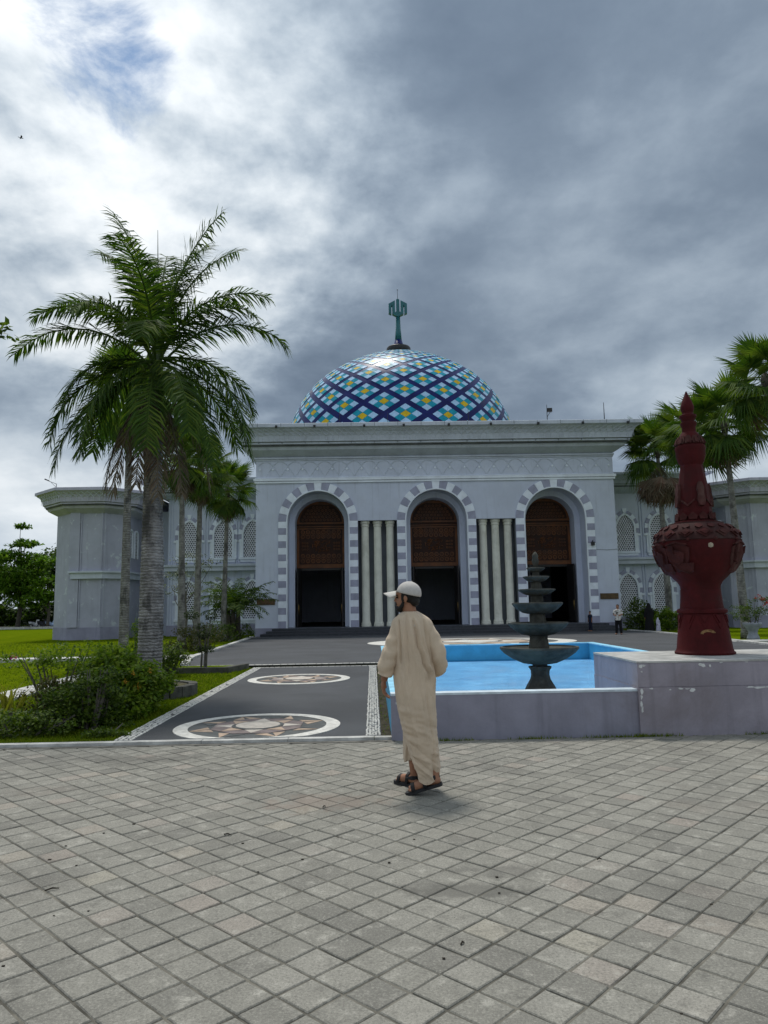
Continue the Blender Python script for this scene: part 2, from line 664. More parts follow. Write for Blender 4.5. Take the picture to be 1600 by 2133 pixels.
# ---------------------------------------------------------------- kerb, asphalt path, plaza
kerb_m = M('pale_concrete', (0.50, 0.50, 0.48), 0.85, 0.25, 5.0, 0.2, 0.3, 40, dirt=(0.12, 0.12, 0.10), dirt_amt=0.6)
white_stone_m = M('white_stone', (0.60, 0.59, 0.55), 0.8, 0.2, 12.0, 0.3, 0.3, 60)
kb = MB()
x = -13.0
while x < 0.2:
    x1 = min(x + 1.0, 0.26)
    kb.box(x, 8.68, -0.05, x1 - 0.006, 8.79, 0.037 + rng.uniform(-0.002, 0.002))
    x += 1.0
kb.build('kerb', kerb_m, kind='structure')
soil_under = MB()
soil_under.box(0.08, 8.80, -0.1, 0.30, 19.0, 0.026)
soil_under.build('planting_strip', M('strip_soil', (0.05, 0.045, 0.03), 0.95, 0.5, 12.0, 0.1, 0.6, 40), kind='structure')
kg = MB()
kg.box(-13.0, 8.60, -0.05, 0.24, 8.68, 0.004)
kg.build('kerb_gutter', M('gutter_cement', (0.14, 0.135, 0.12), 0.9, 0.4, 6.0), kind='structure')


def asphalt(name, c):
    m_, nt, b = new_mat(name)
    P = world_pos(nt)
    cc = mix(nt, map_range(nt, tex_noise(nt, P, 0.5, 8, 0.62, 0.3), 0.3, 0.7), tuple(x * 0.78 for x in c), tuple(x * 1.22 for x in c))
    sp = tex_noise(nt, P, 140, 3, 0.8)
    cc = mix(nt, map_range(nt, sp, 0.56, 0.70, 0, 0.5), cc, (0.17, 0.175, 0.185))
    cc = mix(nt, map_range(nt, sp, 0.44, 0.30, 0, 0.6), cc, (0.02, 0.021, 0.024))
    st = tex_noise(nt, vmul(nt, P, (0.5, 3.0, 1)), 1.0, 7, 0.7)
    cc = mix(nt, map_range(nt, st, 0.62, 0.75, 0, 0.45), cc, (0.21, 0.215, 0.22))
    nt.links.new(cc, b.inputs['Base Color'])
    b.inputs['Roughness'].default_value = 0.78
    b.inputs['Specular IOR Level'].default_value = 0.3
    bump(nt, b, sp, 0.4, 0.006)
    return m_


asph_m = asphalt('asphalt', (0.056, 0.060, 0.067))
pth = MB()
pth.box(-3.06, 8.80, -0.1, 0.08, 19.0, 0.034)
path = pth.build('path', asph_m, kind='structure')

plz = MB()
lx = [(8.82, 5.80), (19.04, 5.80), (19.04, -4.75), (22.6, -5.5), (30, -6.1), (41, -7.0), (46.0, -7.5), (52, -7.6)]
rx = [(8.82, 10.4), (19.0, 12.2), (24.0, 13.1), (36.7, 15.3), (43.0, 16.0), (52, 16.4)]


def interp(tab, y):
    for (a, u), (b, v) in zip(tab, tab[1:]):
        if y <= b:
            return u + (v - u) * ((y - a) / (b - a) if b > a else 1)
    return tab[-1][1]


rows = [19.04, 22, 25, 28, 31, 34, 37, 40, 43, 46, 48, 52]
vs = []
for y in rows:
    l = interp(lx[2:], y)
    vs += [(l, y, pz(y)), (interp(rx, y), y, pz(y))]
plz.add(vs, [(2 * k, 2 * k + 1, 2 * k + 3, 2 * k + 2) for k in range(len(rows) - 1)])
plz.add([(5.66, 8.82, 0.034), (10.4, 8.82, 0.034), (12.2, 19.04, 0.09), (5.66, 19.04, 0.09)], [(0, 1, 2, 3)])
plaza = plz.build('plaza', asph_m, kind='structure')
rs = MB()                                     # mossy riser between path and plaza
rs.box(-4.9, 18.98, -0.1, 0.2, 19.04, 0.087)
riser_m = M('mossy_riser', (0.035, 0.036, 0.026), 0.95, 0.6, 7.0, 0.1, 0.5, 40)
rs.build('riser', riser_m, plaza)
ed = MB()                                     # white tile edging of the riser
x = -4.85
while x < 0.15:
    w_ = rng.uniform(0.12, 0.22)
    ed.box(x, 19.0, 0.06, min(x + w_ - 0.02, 0.18), 19.13, 0.096 + rng.uniform(0, 0.004))
    x += w_
x = -3.0
while x < 0.0:
    w_ = rng.uniform(0.08, 0.2)
    ed.box(x, 18.84, 0.0, x + w_ - 0.015, 18.92, 0.042)
    x += w_
ed.build('tile_edging', white_stone_m, plaza, kind='stuff')


def edge_kerb(tab, side, y0, y1):
    k = MB()
    y = y0
    while y < y1:
        ya, yb = y, min(y + 1.0, y1)
        xa, xb = interp(tab, ya), interp(tab, yb)
        w = 0.22 * side
        za, zb = pz(ya), pz(yb)
        pts = [(xa, ya), (xb, yb - 0.015), (xb + w, yb - 0.015), (xa + w, ya)]
        zt = [za, zb, zb, za]
        k.add([(px_, py_, z - 0.3) for (px_, py_), z in zip(pts, zt)] + [(px_, py_, z + 0.06) for (px_, py_), z in zip(pts, zt)],
              [(3, 2, 1, 0), (4, 5, 6, 7), (0, 1, 5, 4), (1, 2, 6, 5), (2, 3, 7, 6), (3, 0, 4, 7)])
        y += 1.0
    o = k.build('plaza_kerb', kerb_m, kind='structure')
    return o


edge_kerb(lx[2:], -1, 19.1, 46.4)
edge_kerb(rx, 1, 9.0, 46.4)

# pebble borders of the path
pb = MB()


def pebbles(x0, x1, nrow, ybeg, yend, size):
    for k in range(nrow):
        xx = x0 + (x1 - x0) * (k + 0.5) / nrow
        y = ybeg
        edge = k in (0, nrow - 1)
        while y < yend:
            L = rng.uniform(0.9, 1.25) * (size * 1.7 if edge else size)
            w = size * (0.33 if edge else 0.42) * rng.uniform(0.8, 1.1)
            if edge or rng.random() < 0.86:
                q = xx + rng.uniform(-0.006, 0.006)
                pb.add([(q - w, y, 0.03), (q + w, y + rng.uniform(-.008, .008), 0.03), (q + w, y + L * 0.8, 0.03), (q - w, y + L * 0.8, 0.03),
                        (q - w * .7, y + L * .1, 0.044), (q + w * .7, y + L * .1, 0.044), (q + w * .7, y + L * .7, 0.044), (q - w * .7, y + L * .7, 0.044)],
                       [(4, 5, 6, 7), (0, 1, 5, 4), (1, 2, 6, 5), (2, 3, 7, 6), (3, 0, 4, 7)])
            y += L


pebbles(-3.06, -2.84, 4, 8.82, 18.9, 0.055)
pebbles(-0.105, 0.075, 5, 8.82, 18.9, 0.042)
pb.build('border_pebbles', white_stone_m, path, kind='stuff')

# inlaid medallions
tan_m = M('tan_stone', (0.42, 0.315, 0.235), 0.75, 0.22, 8.0)
mauve_m = M('mauve_stone', (0.185, 0.150, 0.145), 0.75, 0.25, 8.0)
slate_m = M('slate_stone', (0.085, 0.092, 0.092), 0.75, 0.3, 8.0)
cream_m = M('cream_stone', (0.50, 0.455, 0.40), 0.75, 0.2, 10.0)


def medallion(cx, cy, rad, zf, parent, ymin=-1e9, seg=64, colours=None, rotate=0.0):
    tan, mau, sla, cre, whi = colours or (tan_m, mauve_m, slate_m, cream_m, white_stone_m)
    P = lambda a, r_, h: (cx + rad * r_ * math.cos(a), max(ymin, cy + rad * r_ * math.sin(a)), zf(max(ymin, cy + rad * r_ * math.sin(a))) + h)

    def plate(pts, h, mat, name, par):
        b_ = MB()
        n = len(pts)
        up = [P(a, r_, h) for a, r_ in pts]
        b_.add(up + [(q[0], q[1], q[2] - 0.012) for q in up], [tuple(range(n))] + [(i, (i + 1) % n, n + (i + 1) % n, n + i) for i in range(n)])
        return b_.build(name, mat, par)

    md = plate([(2 * PI * k / seg, 0.84) for k in range(seg)], 0.004, sla, 'medallion', parent)
    b_ = MB()
    for k in range(seg):
        a, c = 2 * PI * k / seg, 2 * PI * (k + 1) / seg
        b_.add([P(a, 0.83, 0.009), P(a, 1, 0.009), P(c, 1, 0.009), P(c, 0.83, 0.009), P(a, 1, -0.005), P(c, 1, -0.005)], [(0, 1, 2, 3), (1, 4, 5, 2)])
    b_.build('ring', whi, md)
    for k in range(8):
        a = 2 * PI * (k + 0.5) / 8 + rotate
        plate([(a, 0.825), (a - 0.30, 0.60), (a - 0.06, 0.575)], 0.008, tan, 'star_piece', md)
        plate([(a, 0.825), (a + 0.06, 0.575), (a + 0.30, 0.60)], 0.0085, sla if k % 2 else tan, 'star_piece', md)
    plate([(2 * PI * k / 8 + rotate + PI / 8, 0.575) for k in range(8)], 0.010, mau, 'star_field', md)
    for k in range(8):
        a = 2 * PI * (k + 0.5) / 8 + rotate
        plate([(a + PI / 8, 0.53), (a + PI / 8 - 0.34, 0.33), (a + PI / 8 + 0.34, 0.33)], 0.014, cre if k % 2 else tan, 'inner_star_piece', md)
    plate([(2 * PI * k / 16, 0.315) for k in range(16)], 0.018, sla, 'centre_outline', md)
    plate([(2 * PI * k / 16, 0.27) for k in range(16)], 0.022, cre, 'centre_piece', md)
    return md


medallion(-1.50, 9.66, 1.06, lambda y: 0.034, path, ymin=8.81)
medallion(-1.58, 15.75, 1.08, lambda y: 0.034, path)
medallion(4.3, 32.4, 4.55, pz, plaza, colours=(cream_m, tan_m, slate_m, white_stone_m, white_stone_m))

# pale walkways across the lawns
wk = MB()
wk.box(-40, 23.7, -0.3, -5.9, 24.5, gz(24) + 0.10)
wk.build('lawn_walkway', kerb_m, kind='structure')
wk = MB()
wk.box(-7.0, 9.2, -0.1, -6.3, 23.6, 0.06)
wk.build('lawn_walkway', kerb_m, kind='structure')
wk = MB()
wk.box(13.6, 27.4, -0.3, 60, 28.4, gz(27) + 0.08)
wk.build('lawn_walkway', kerb_m, kind='structure')
wk = MB()
wk.box(-120, 84.0, -0.6, -16, 84.6, gz(90) + 0.25)
wk.build('far_kerb', kerb_m, kind='structure')
wk = MB()
wk.add([(-150, 84.6, -0.385), (-14, 84.6, -0.385), (-14, 100, -0.385), (-150, 100, -0.385)], [(0, 1, 2, 3)])
wk.build('far_road', asph_m, kind='structure')

# ---------------------------------------------------------------- grass blades
grass_m = leaf_mat('grass_blade', [(0.052, 0.092, 0.003), (0.09, 0.14, 0.004), (0.13, 0.18, 0.005), (0.17, 0.18, 0.02)], 0.3, 0.95)
gr = MB()
r3 = random.Random(5)


def blades(n, x0, x1, y0, y1, h0, h1, skip=None):
    for _ in range(n):
        u = r3.random()
        y = y0 + (y1 - y0) * u ** 1.6
        x = r3.uniform(x0, x1)
        if skip and skip(x, y):
            continue
        a = r3.uniform(0, 2 * PI)
        h = r3.uniform(h0, h1)
        w = 0.004 + 0.00035 * y
        dx, dy = math.cos(a) * w, math.sin(a) * w
        lx_, ly_ = r3.gauss(0, h * 0.5), r3.gauss(0, h * 0.5)
        z = gz(y)
        gr.v += [(x - dx, y - dy, z), (x + dx, y + dy, z), (x + lx_, y + ly_, z + h)]
        k = len(gr.v)
        gr.f.append((k - 3, k - 2, k - 1))
        gr.m.append(0)


blades(34000, -6.3, -3.08, 8.82, 19.0, 0.02, 0.05)
blades(16000, -14, -7.0, 8.82, 23.7, 0.02, 0.05)
blades(14000, -22, -6.2, 24.5, 49, 0.03, 0.06)
tag(gr.build('grass', grass_m), 'short green lawn grass left of the path', 'grass', kind='stuff')
# ---------------------------------------------------------------- pool, plinth, fountain, urn
pool_wall_m = M('mauve_wall_paint', (0.245, 0.245, 0.305), 0.7, 0.14, 1.6, 0.25, 0.25, 18, chips=(0.52, 0.53, 0.53), chip_scale=2.4, chip_cut=0.70, streak=0.35,
                dirt=(0.19, 0.175, 0.20), dirt_amt=0.5)
plinth_m = M('plinth_paint', (0.290, 0.268, 0.310), 0.7, 0.16, 1.4, 0.25, 0.25, 18, chips=(0.55, 0.56, 0.56), chip_scale=2.1, chip_cut=0.665, streak=0.4,
             dirt=(0.19, 0.165, 0.175), dirt_amt=0.55)
blue_m = M('pool_blue_paint', (0.06, 0.33, 0.54), 0.6, 0.12, 2.5, 0.3, streak=0.15)
bluefloor_m = M('pool_floor_blue', (0.32, 0.60, 0.95), 0.6, 0.16, 1.5, 0.3, dirt=(0.42, 0.56, 0.78), dirt_amt=0.7)
coping_m = M('coping_pale', (0.52, 0.60, 0.66), 0.7, 0.2, 4.0, 0.3, chips=(0.3, 0.3, 0.3), chip_scale=5, chip_cut=0.70)
coping_blue_m = M('coping_blue', (0.27, 0.58, 0.76), 0.6, 0.15, 4.0, 0.3)
plinth_top_m = M('plinth_top_cement', (0.40, 0.40, 0.385), 0.85, 0.25, 4.0, 0.2, 0.3, 30, dirt=(0.17, 0.17, 0.16), dirt_amt=0.7)

PX0, PX1, PY0, PY1, PZ = 0.20, 5.65, 8.64, 18.85, 0.525
pool = thing('pool', 'shallow pale blue pool with mauve front wall behind the man', 'pool', (PX0, PY0, 0))
pool_inv = Matrix.Translation((-PX0, -PY0, 0))


def pool_part(mb, name, mat, smooth=False, parent=None, kind=None):
    o = mb.build(name, mat, parent or pool, smooth, kind=kind)
    o.data.transform(pool_inv)
    return o


T = 0.17
b_ = MB(); b_.box(PX0, PY0, -0.05, 3.09, PY0 + T, PZ - 0.02); pool_part(b_, 'front_wall', pool_wall_m)
b_ = MB(); b_.box(PX0 + 0.001, PY0 + T + 0.001, -0.05, PX0 + T, PY1 - T, PZ - 0.02); pool_part(b_, 'side_wall', blue_m)
b_ = MB(); b_.box(PX1 - T, 10.3, -0.05, PX1, PY1 - T, PZ - 0.02); pool_part(b_, 'side_wall', blue_m)
b_ = MB(); b_.box(PX0 + 0.001, PY1 - T + 0.001, -0.05, PX1, PY1, PZ - 0.02); pool_part(b_, 'back_wall', blue_m)
b_ = MB(); b_.box(PX0 - 0.004, PY0 - 0.006, PZ - 0.02, 3.085, PY0 + T + 0.01, PZ + 0.005); pool_part(b_, 'coping', coping_m)
b_ = MB(); b_.box(PX0 - 0.006, PY0 + T + 0.012, PZ - 0.02, PX0 + T + 0.01, PY1 - T - 0.012, PZ + 0.004); pool_part(b_, 'coping', coping_blue_m)
b_ = MB(); b_.box(PX1 - T - 0.01, 10.32, PZ - 0.02, PX1 + 0.01, PY1 - T - 0.012, PZ + 0.004); pool_part(b_, 'coping', coping_blue_m)
b_ = MB(); b_.box(PX0 - 0.006, PY1 - T - 0.01, PZ - 0.02, PX1 + 0.01, PY1 + 0.01, PZ + 0.005); pool_part(b_, 'coping', coping_blue_m)
b_ = MB(); b_.box(PX0 + T + 0.001, PY0 + T + 0.001, -0.04, PX1 - T - 0.001, PY1 - T - 0.001, 0.115); pool_part(b_, 'floor', bluefloor_m)


def water_material():
    m_, nt, b = new_mat('pool_water')
    P = world_pos(nt)
    nt.nodes.remove(b)
    gl = nt.nodes.new('ShaderNodeBsdfGlossy')
    gl.inputs['Roughness'].default_value = 0.02
    tr = nt.nodes.new('ShaderNodeBsdfTransparent')
    tr.inputs[0].default_value = (0.80, 0.93, 0.98, 1)
    fr = nt.nodes.new('ShaderNodeFresnel')
    fr.inputs[0].default_value = 1.33
    h = tex_noise(nt, vmul(nt, P, (1.0, 2.2, 1)), 3.0, 6, 0.6, 0.5)
    bp = nt.nodes.new('ShaderNodeBump')
    bp.inputs['Strength'].default_value = 0.28
    bp.inputs['Distance'].default_value = 0.03
    nt.links.new(h, bp.inputs['Height'])
    nt.links.new(bp.outputs[0], gl.inputs['Normal'])
    nt.links.new(bp.outputs[0], fr.inputs['Normal'])
    half = nt.nodes.new('ShaderNodeMath')
    half.operation = 'MULTIPLY'
    half.inputs[1].default_value = 0.72
    nt.links.new(fr.outputs[0], half.inputs[0])
    ms = nt.nodes.new('ShaderNodeMixShader')
    nt.links.new(half.outputs[0], ms.inputs[0])
    nt.links.new(tr.outputs[0], ms.inputs[1])
    nt.links.new(gl.outputs[0], ms.inputs[2])
    nt.links.new(ms.outputs[0], nt.nodes['Material Output'].inputs[0])
    return m_


b_ = MB()
b_.add([(PX0 + T, PY0 + T, 0.15), (PX1 - T, PY0 + T, 0.15), (PX1 - T, PY1 - T, 0.15), (PX0 + T, PY1 - T, 0.15)], [(0, 1, 2, 3)])
pool_part(b_, 'water', water_material())
silt = MB()
silt_pts = [(2.70 + 0.75 * rr_ * math.cos(2 * PI * k / 22), 11.75 + 0.62 * rr_ * math.sin(2 * PI * k / 22)) for k, rr_ in enumerate([0.8, 0.95, 0.7, 0.9, 1.0, 0.75, 0.85, 0.6, 0.9, 1.1, 1.25, 1.1, 1.2, 0.9, 1.0, 0.8, 0.95, 0.7, 0.85, 0.75, 0.9, 0.8])]
silt.prism(silt_pts, 'z', 0.10, 0.119)
pool_part(silt, 'silt', M('pool_silt', (0.20, 0.22, 0.20), 0.95, 0.4, 6.0))
# soil strip and weeds round the walls
soil_m = M('dark_soil', (0.035, 0.030, 0.020), 0.95, 0.5, 12.0, 0.1, 0.6, 40)
wd = MB()
r4 = random.Random(3)
for _ in range(800):
    q = r4.random()
    if q < 0.8:
        x = r4.choice([0.9, 1.9, 2.7, 3.05, 3.3, 4.55, 4.9]) + r4.gauss(0, 0.16)
        y = 8.585 - abs(r4.gauss(0, 0.018))
        h = r4.uniform(0.01, 0.05)
    else:
        x, y, h = r4.uniform(0.09, 0.18), r4.uniform(8.9, 18.5), r4.uniform(0.01, 0.04)
    a = r4.uniform(0, PI)
    dx, dy = 0.006 * math.cos(a), 0.006 * math.sin(a)
    z = 0.0 if y < 8.7 else 0.026
    wd.add([(x - dx, y - dy, z), (x + dx, y + dy, z), (x + r4.gauss(0, 0.015), y + r4.gauss(0, 0.008), z + h)], [(0, 1, 2)])
tag(wd.build('weeds', grass_m), 'thin green weeds growing along the foot of the pool wall', 'weeds', kind='stuff')

plinth = thing('plinth', 'mauve painted block with peeling paint carrying the dark red urn', 'plinth', (4.36, 9.45, 0))
b_ = MB(); b_.box(-1.275, -0.845, -0.05, 1.28, 0.85, 0.55); b_.build('lower_block', plinth_m, plinth)
b_ = MB(); b_.box(-1.270, -0.838, 0.553, 1.275, 0.845, 0.826); b_.build('upper_block', plinth_m, plinth)
b_ = MB(); b_.box(-1.274, -0.842, 0.829, 1.279, 0.849, 0.85); b_.build('top_slab', plinth_top_m, plinth)

plaster_white_m = M('flaked_plaster', (0.56, 0.57, 0.57), 0.9, 0.15, 20.0)
r9 = random.Random(44)


def flake(x, z, s, elong, Y):
    b_ = MB()
    n = 9
    ph = r9.uniform(0, 6)
    pts = []
    for k in range(n):
        rr = s * r9.uniform(0.45, 1.1)
        pts.append((x + rr * elong * math.cos(2 * PI * k / n + ph * 0), z + rr / elong * math.sin(2 * PI * k / n)))
    b_.prism(pts, 'y', Y - 0.0022, Y + 0.004)
    b_.build('paint_flake', plaster_white_m, plinth)


for (x, z, s, e) in [(-1.235, 0.79, 0.035, 1.0), (-1.19, 0.80, 0.02, 1.3), (-1.22, 0.73, 0.012, 1.0), (-0.50, 0.795, 0.04, 1.3), (-0.41, 0.785, 0.018, 1.0), (-0.28, 0.82, 0.015, 1.8), (0.03, 0.82, 0.014, 1.8)]:
    flake(x, z, s, e, -0.838)
for (x, z, s, e) in [(-1.23, 0.50, 0.035, 0.8), (-1.24, 0.44, 0.022, 0.7), (-1.25, 0.36, 0.03, 0.6), (-1.24, 0.30, 0.026, 0.55), (-1.12, 0.535, 0.02, 1.6), (-0.78, 0.53, 0.022, 1.5), (-0.64, 0.51, 0.03, 1.2), (-0.70, 0.525, 0.02, 1.8),
                     (-0.9, 0.52, 0.012, 1.4), (0.05, 0.53, 0.03, 2.2), (0.16, 0.525, 0.035, 2.0), (0.25, 0.53, 0.02, 2.0)]:
    flake(x, z, s, e, -0.845)

# fountain ------------------------------------------------------------
stone_m = M('wet_dark_stone', (0.072, 0.072, 0.062), 0.8, 0.4, 6.0, 0.15, 0.5, 30, dirt=(0.115, 0.118, 0.095), dirt_amt=0.7, streak=0.5)
fountain = thing('fountain', 'dark stone fountain of six stacked bowls standing in the blue pool', 'fountain', (2.70, 11.94, 0.11))
FZ = -0.11


def fl(name, prof, seg, phase=0.0, smooth=False):
    b_ = MB()
    b_.lathe([(r_, z + FZ) for r_, z in prof], seg=seg, phase=phase)
    return b_.build(name, stone_m, fountain, smooth)


fl('pedestal', [(0.275, 0.10), (0.27, 0.14), (0.225, 0.23), (0.165, 0.33), (0.148, 0.40), (0.155, 0.47), (0.185, 0.51), (0.185, 0.535), (0.12, 0.54), (0.12, 0.57)], 8, PI / 8)


def bowl(name, zb, zr, rb, rr, seg, lip):
    prof = [(rb, zb), (rb + (rr - rb) * 0.32, zb + (zr - zb) * 0.10), (rb + (rr - rb) * 0.62, zb + (zr - zb) * 0.34), (rb + (rr - rb) * 0.88, zb + (zr - zb) * 0.66),
            (rr - lip * 0.2, zr - lip), (rr, zr - lip * 0.8), (rr, zr), (rr - lip * 1.3, zr + 0.004), (rr - lip * 1.6, zr - lip * 0.6), (rb + (rr - rb) * 0.5, zb + (zr - zb) * 0.5), (rb * 0.5, zb + (zr - zb) * 0.42)]
    return fl(name, prof, seg, PI / seg)


bowl('bowl', 0.56, 0.845, 0.115, 0.635, 28, 0.035)
fl('stem', [(0.165, 0.70), (0.165, 0.86), (0.145, 0.98), (0.15, 1.01), (0.15, 1.03)], 8, PI / 8)
bowl('bowl', 1.02, 1.235, 0.145, 0.485, 16, 0.03)
fl('stem', [(0.14, 1.12), (0.138, 1.25), (0.118, 1.36), (0.13, 1.38)], 8, PI / 8)
bowl('bowl', 1.375, 1.555, 0.16, 0.41, 12, 0.03)
fl('stem', [(0.105, 1.46), (0.105, 1.58), (0.095, 1.68)], 8, PI / 8)
bowl('bowl', 1.67, 1.775, 0.10, 0.305, 12, 0.024)
fl('stem', [(0.09, 1.72), (0.088, 1.80), (0.075, 1.90)], 8, PI / 8)
bowl('bowl', 1.89, 1.985, 0.08, 0.215, 12, 0.02)
fl('stem', [(0.06, 1.94), (0.06, 2.0), (0.055, 2.07)], 8, PI / 8)
bowl('bowl', 2.06, 2.125, 0.06, 0.152, 12, 0.016)
fl('finial', [(0.04, 2.09), (0.035, 2.16), (0.055, 2.20), (0.06, 2.24), (0.045, 2.29), (0.055, 2.32), (0.035, 2.36), (0.01, 2.39)], 12, 0, True)

# urn -----------------------------------------------------------------
urn_m = M('dark_red_paint', (0.060, 0.0080, 0.0090), 0.7, 0.28, 3.5, 0.12, 0.25, 25, chips=(0.20, 0.12, 0.10), chip_scale=7.0, chip_cut=0.71,
          dirt=(0.040, 0.013, 0.013), dirt_amt=0.6, streak=0.35)
urn_relief_m = M('weathered_red_relief', (0.058, 0.018, 0.017), 0.8, 0.35, 6.0, 0.12, 0.3, 30, dirt=(0.12, 0.075, 0.065), dirt_amt=0.6)
weathered_m = M('weathered_shoulder_paint', (0.050, 0.022, 0.021), 0.85, 0.4, 5.0, 0.12, 0.35, 30, chips=(0.17, 0.13, 0.115), chip_scale=9.0, chip_cut=0.66, dirt=(0.075, 0.060, 0.054), dirt_amt=0.8)
urn = thing('ornamental_urn', 'tall dark red ornamental urn with pointed lid on the mauve plinth', 'urn', (4.36, 9.62, 0.851))
UZ = -0.86


def lath(name, prof, mat, seg=56, parent=None, smooth=True):
    b_ = MB()
    b_.lathe([(r_, z + UZ) for r_, z in prof], seg=seg)
    o = b_.build(name, mat, parent or urn, smooth)
    md = o.modifiers.new('edge', 'EDGE_SPLIT')
    md.split_angle = R(38)
    return o


foot = lath('foot', [(0.395, 0.86), (0.400, 0.885), (0.380, 0.90), (0.368, 0.93), (0.345, 1.10), (0.318, 1.30), (0.308, 1.385), (0.332, 1.395), (0.336, 1.425), (0.325, 1.44),
                     (0.288, 1.455), (0.272, 1.60), (0.268, 1.70)], urn_m)
belly = lath('belly', [(0.262, 1.69), (0.270, 1.75), (0.300, 1.80), (0.385, 1.88), (0.465, 1.96), (0.515, 2.06), (0.552, 2.17), (0.568, 2.27), (0.566, 2.335)], urn_m)
shoulder = lath('shoulder', [(0.560, 2.325), (0.576, 2.338), (0.570, 2.352), (0.542, 2.42), (0.49, 2.485), (0.43, 2.535), (0.372, 2.562), (0.368, 2.578), (0.31, 2.585)], weathered_m)
neck = lath('neck', [(0.300, 2.575), (0.300, 2.60), (0.245, 2.615), (0.236, 2.68), (0.226, 2.85), (0.205, 3.05), (0.180, 3.22), (0.150, 3.38)], urn_m, 12, smooth=False)
collar = lath('collar', [(0.145, 3.37), (0.178, 3.42), (0.200, 3.50), (0.204, 3.58), (0.212, 3.60), (0.208, 3.63), (0.190, 3.645), (0.165, 3.72), (0.128, 3.80), (0.105, 3.83)], urn_m)
lid = lath('lid', [(0.098, 3.82), (0.094, 3.90), (0.112, 3.935), (0.112, 3.965), (0.090, 3.98), (0.098, 4.02), (0.118, 4.045), (0.118, 4.07), (0.082, 4.085), (0.075, 4.11),
                   (0.092, 4.15), (0.094, 4.19), (0.072, 4.26), (0.035, 4.345), (0.008, 4.41)], urn_m)


def on_surface(mb, prof, ang, z, shape, depth, tilt=True):
    """raised ornament: shape (du, dz) outline laid on the lathe surface at angle ang, height z"""
    def rad(zz):
        for (r0, z0), (r1, z1) in zip(prof, prof[1:]):
            if z0 <= zz <= z1 and z1 > z0:
                return r0 + (r1 - r0) * (zz - z0) / (z1 - z0)
        return prof[-1][0]
    lo, hi = [], []
    for du, dz in shape:
        zz = z + dz
        rr = rad(zz)
        a = ang + du / max(rr, 0.05)
        lo.append(((rr - 0.01) * math.cos(a), (rr - 0.01) * math.sin(a), zz + UZ))
        hi.append(((rr + depth) * math.cos(a), (rr + depth) * math.sin(a), zz + UZ + depth * 0.3))
    n = len(shape)
    mb.add(lo + hi, [tuple(range(n, 2 * n))] + [(i, (i + 1) % n, n + (i + 1) % n, n + i) for i in range(n)])


bp = [(0.515, 2.06), (0.552, 2.17), (0.568, 2.27), (0.566, 2.34), (0.542, 2.42), (0.49, 2.485), (0.43, 2.535), (0.36, 2.565)]
for k in range(14):                            # diamonds on the shoulder
    b_ = MB()
    on_surface(b_, bp, 2 * PI * k / 14, 2.425, [(-0.105, 0), (0, -0.07), (0.105, 0), (0, 0.055)], 0.026)
    on_surface(b_, bp, 2 * PI * k / 14, 2.425, [(-0.060, 0), (0, -0.04), (0.060, 0), (0, 0.034)], 0.042)
    b_.build('diamond', urn_relief_m, shoulder)
for k in range(18):                            # leaf row round the top of the shoulder
    b_ = MB()
    on_surface(b_, bp, 2 * PI * (k + 0.5) / 18, 2.515, [(-0.05, -0.012), (0, -0.035), (0.05, -0.012), (0.035, 0.02), (-0.035, 0.02)], 0.024)
    b_.build('leaf', urn_relief_m, shoulder)
fp = [(0.49, 2.06), (0.592, 2.27), (0.590, 2.35)]
bp2 = [(0.262, 1.69), (0.300, 1.80), (0.385, 1.88), (0.465, 1.96)] + bp
for k, a in enumerate([R(-176), R(-142), R(-48), R(-10), R(40), R(80), R(120), R(150)]):   # curling carved beasts on the flanks
    b_ = MB()
    on_surface(b_, bp2, a, 2.12, [(-0.16, 0.10), (-0.05, 0.16), (0.05, 0.17), (0.17, 0.10), (0.15, -0.02), (0.10, -0.13), (0.0, -0.17), (-0.10, -0.12), (-0.15, -0.03)], 0.03)
    on_surface(b_, bp2, a, 2.10, [(-0.10, 0.05), (0.0, 0.09), (0.10, 0.05), (0.07, -0.06), (0.0, -0.10), (-0.07, -0.06)], 0.055)
    on_surface(b_, bp2, a, 2.28, [(-0.15, -0.015), (0.0, 0.025), (0.15, -0.015), (0.14, -0.03), (0.0, 0.0), (-0.14, -0.03)], 0.045)
    on_surface(b_, bp2, a + 0.1, 1.98, [(-0.14, 0.04), (0.14, 0.04), (0.10, -0.06), (0.03, -0.09), (-0.05, -0.05), (-0.10, -0.07)], 0.055)
    on_surface(b_, bp2, a - 0.12, 2.19, [(-0.03, 0.05), (0.03, 0.05), (0.04, -0.05), (-0.04, -0.05)], 0.065)
    b_.build('flank_carving', urn_relief_m, belly)
for k in range(10):                            # small studs
    b_ = MB()
    a = 2 * PI * (k + 0.5) / 10
    b_.ellipsoid((0.568 * math.cos(a), 0.568 * math.sin(a), 2.335 + UZ), (0.028, 0.028, 0.024), seg=8, rings=6)
    b_.build('stud', urn_relief_m, belly, True)
plaster_m = M('bare_plaster', (0.34, 0.30, 0.23), 0.9, 0.3, 20.0)
for a, z, s in [(R(-97), 2.25, 0.036), (R(-58), 2.355, 0.026)]:
    b_ = MB()
    on_surface(b_, bp, a, z, [(s * math.cos(2 * PI * k / 8) * (1 + 0.2 * math.sin(3 * k)), s * 0.9 * math.sin(2 * PI * k / 8)) for k in range(8)], 0.004)
    b_.build('paint_chip', plaster_m, belly)
np_ = [(0.245, 2.60), (0.236, 2.68), (0.226, 2.85), (0.205, 3.05), (0.180, 3.22), (0.150, 3.38)]
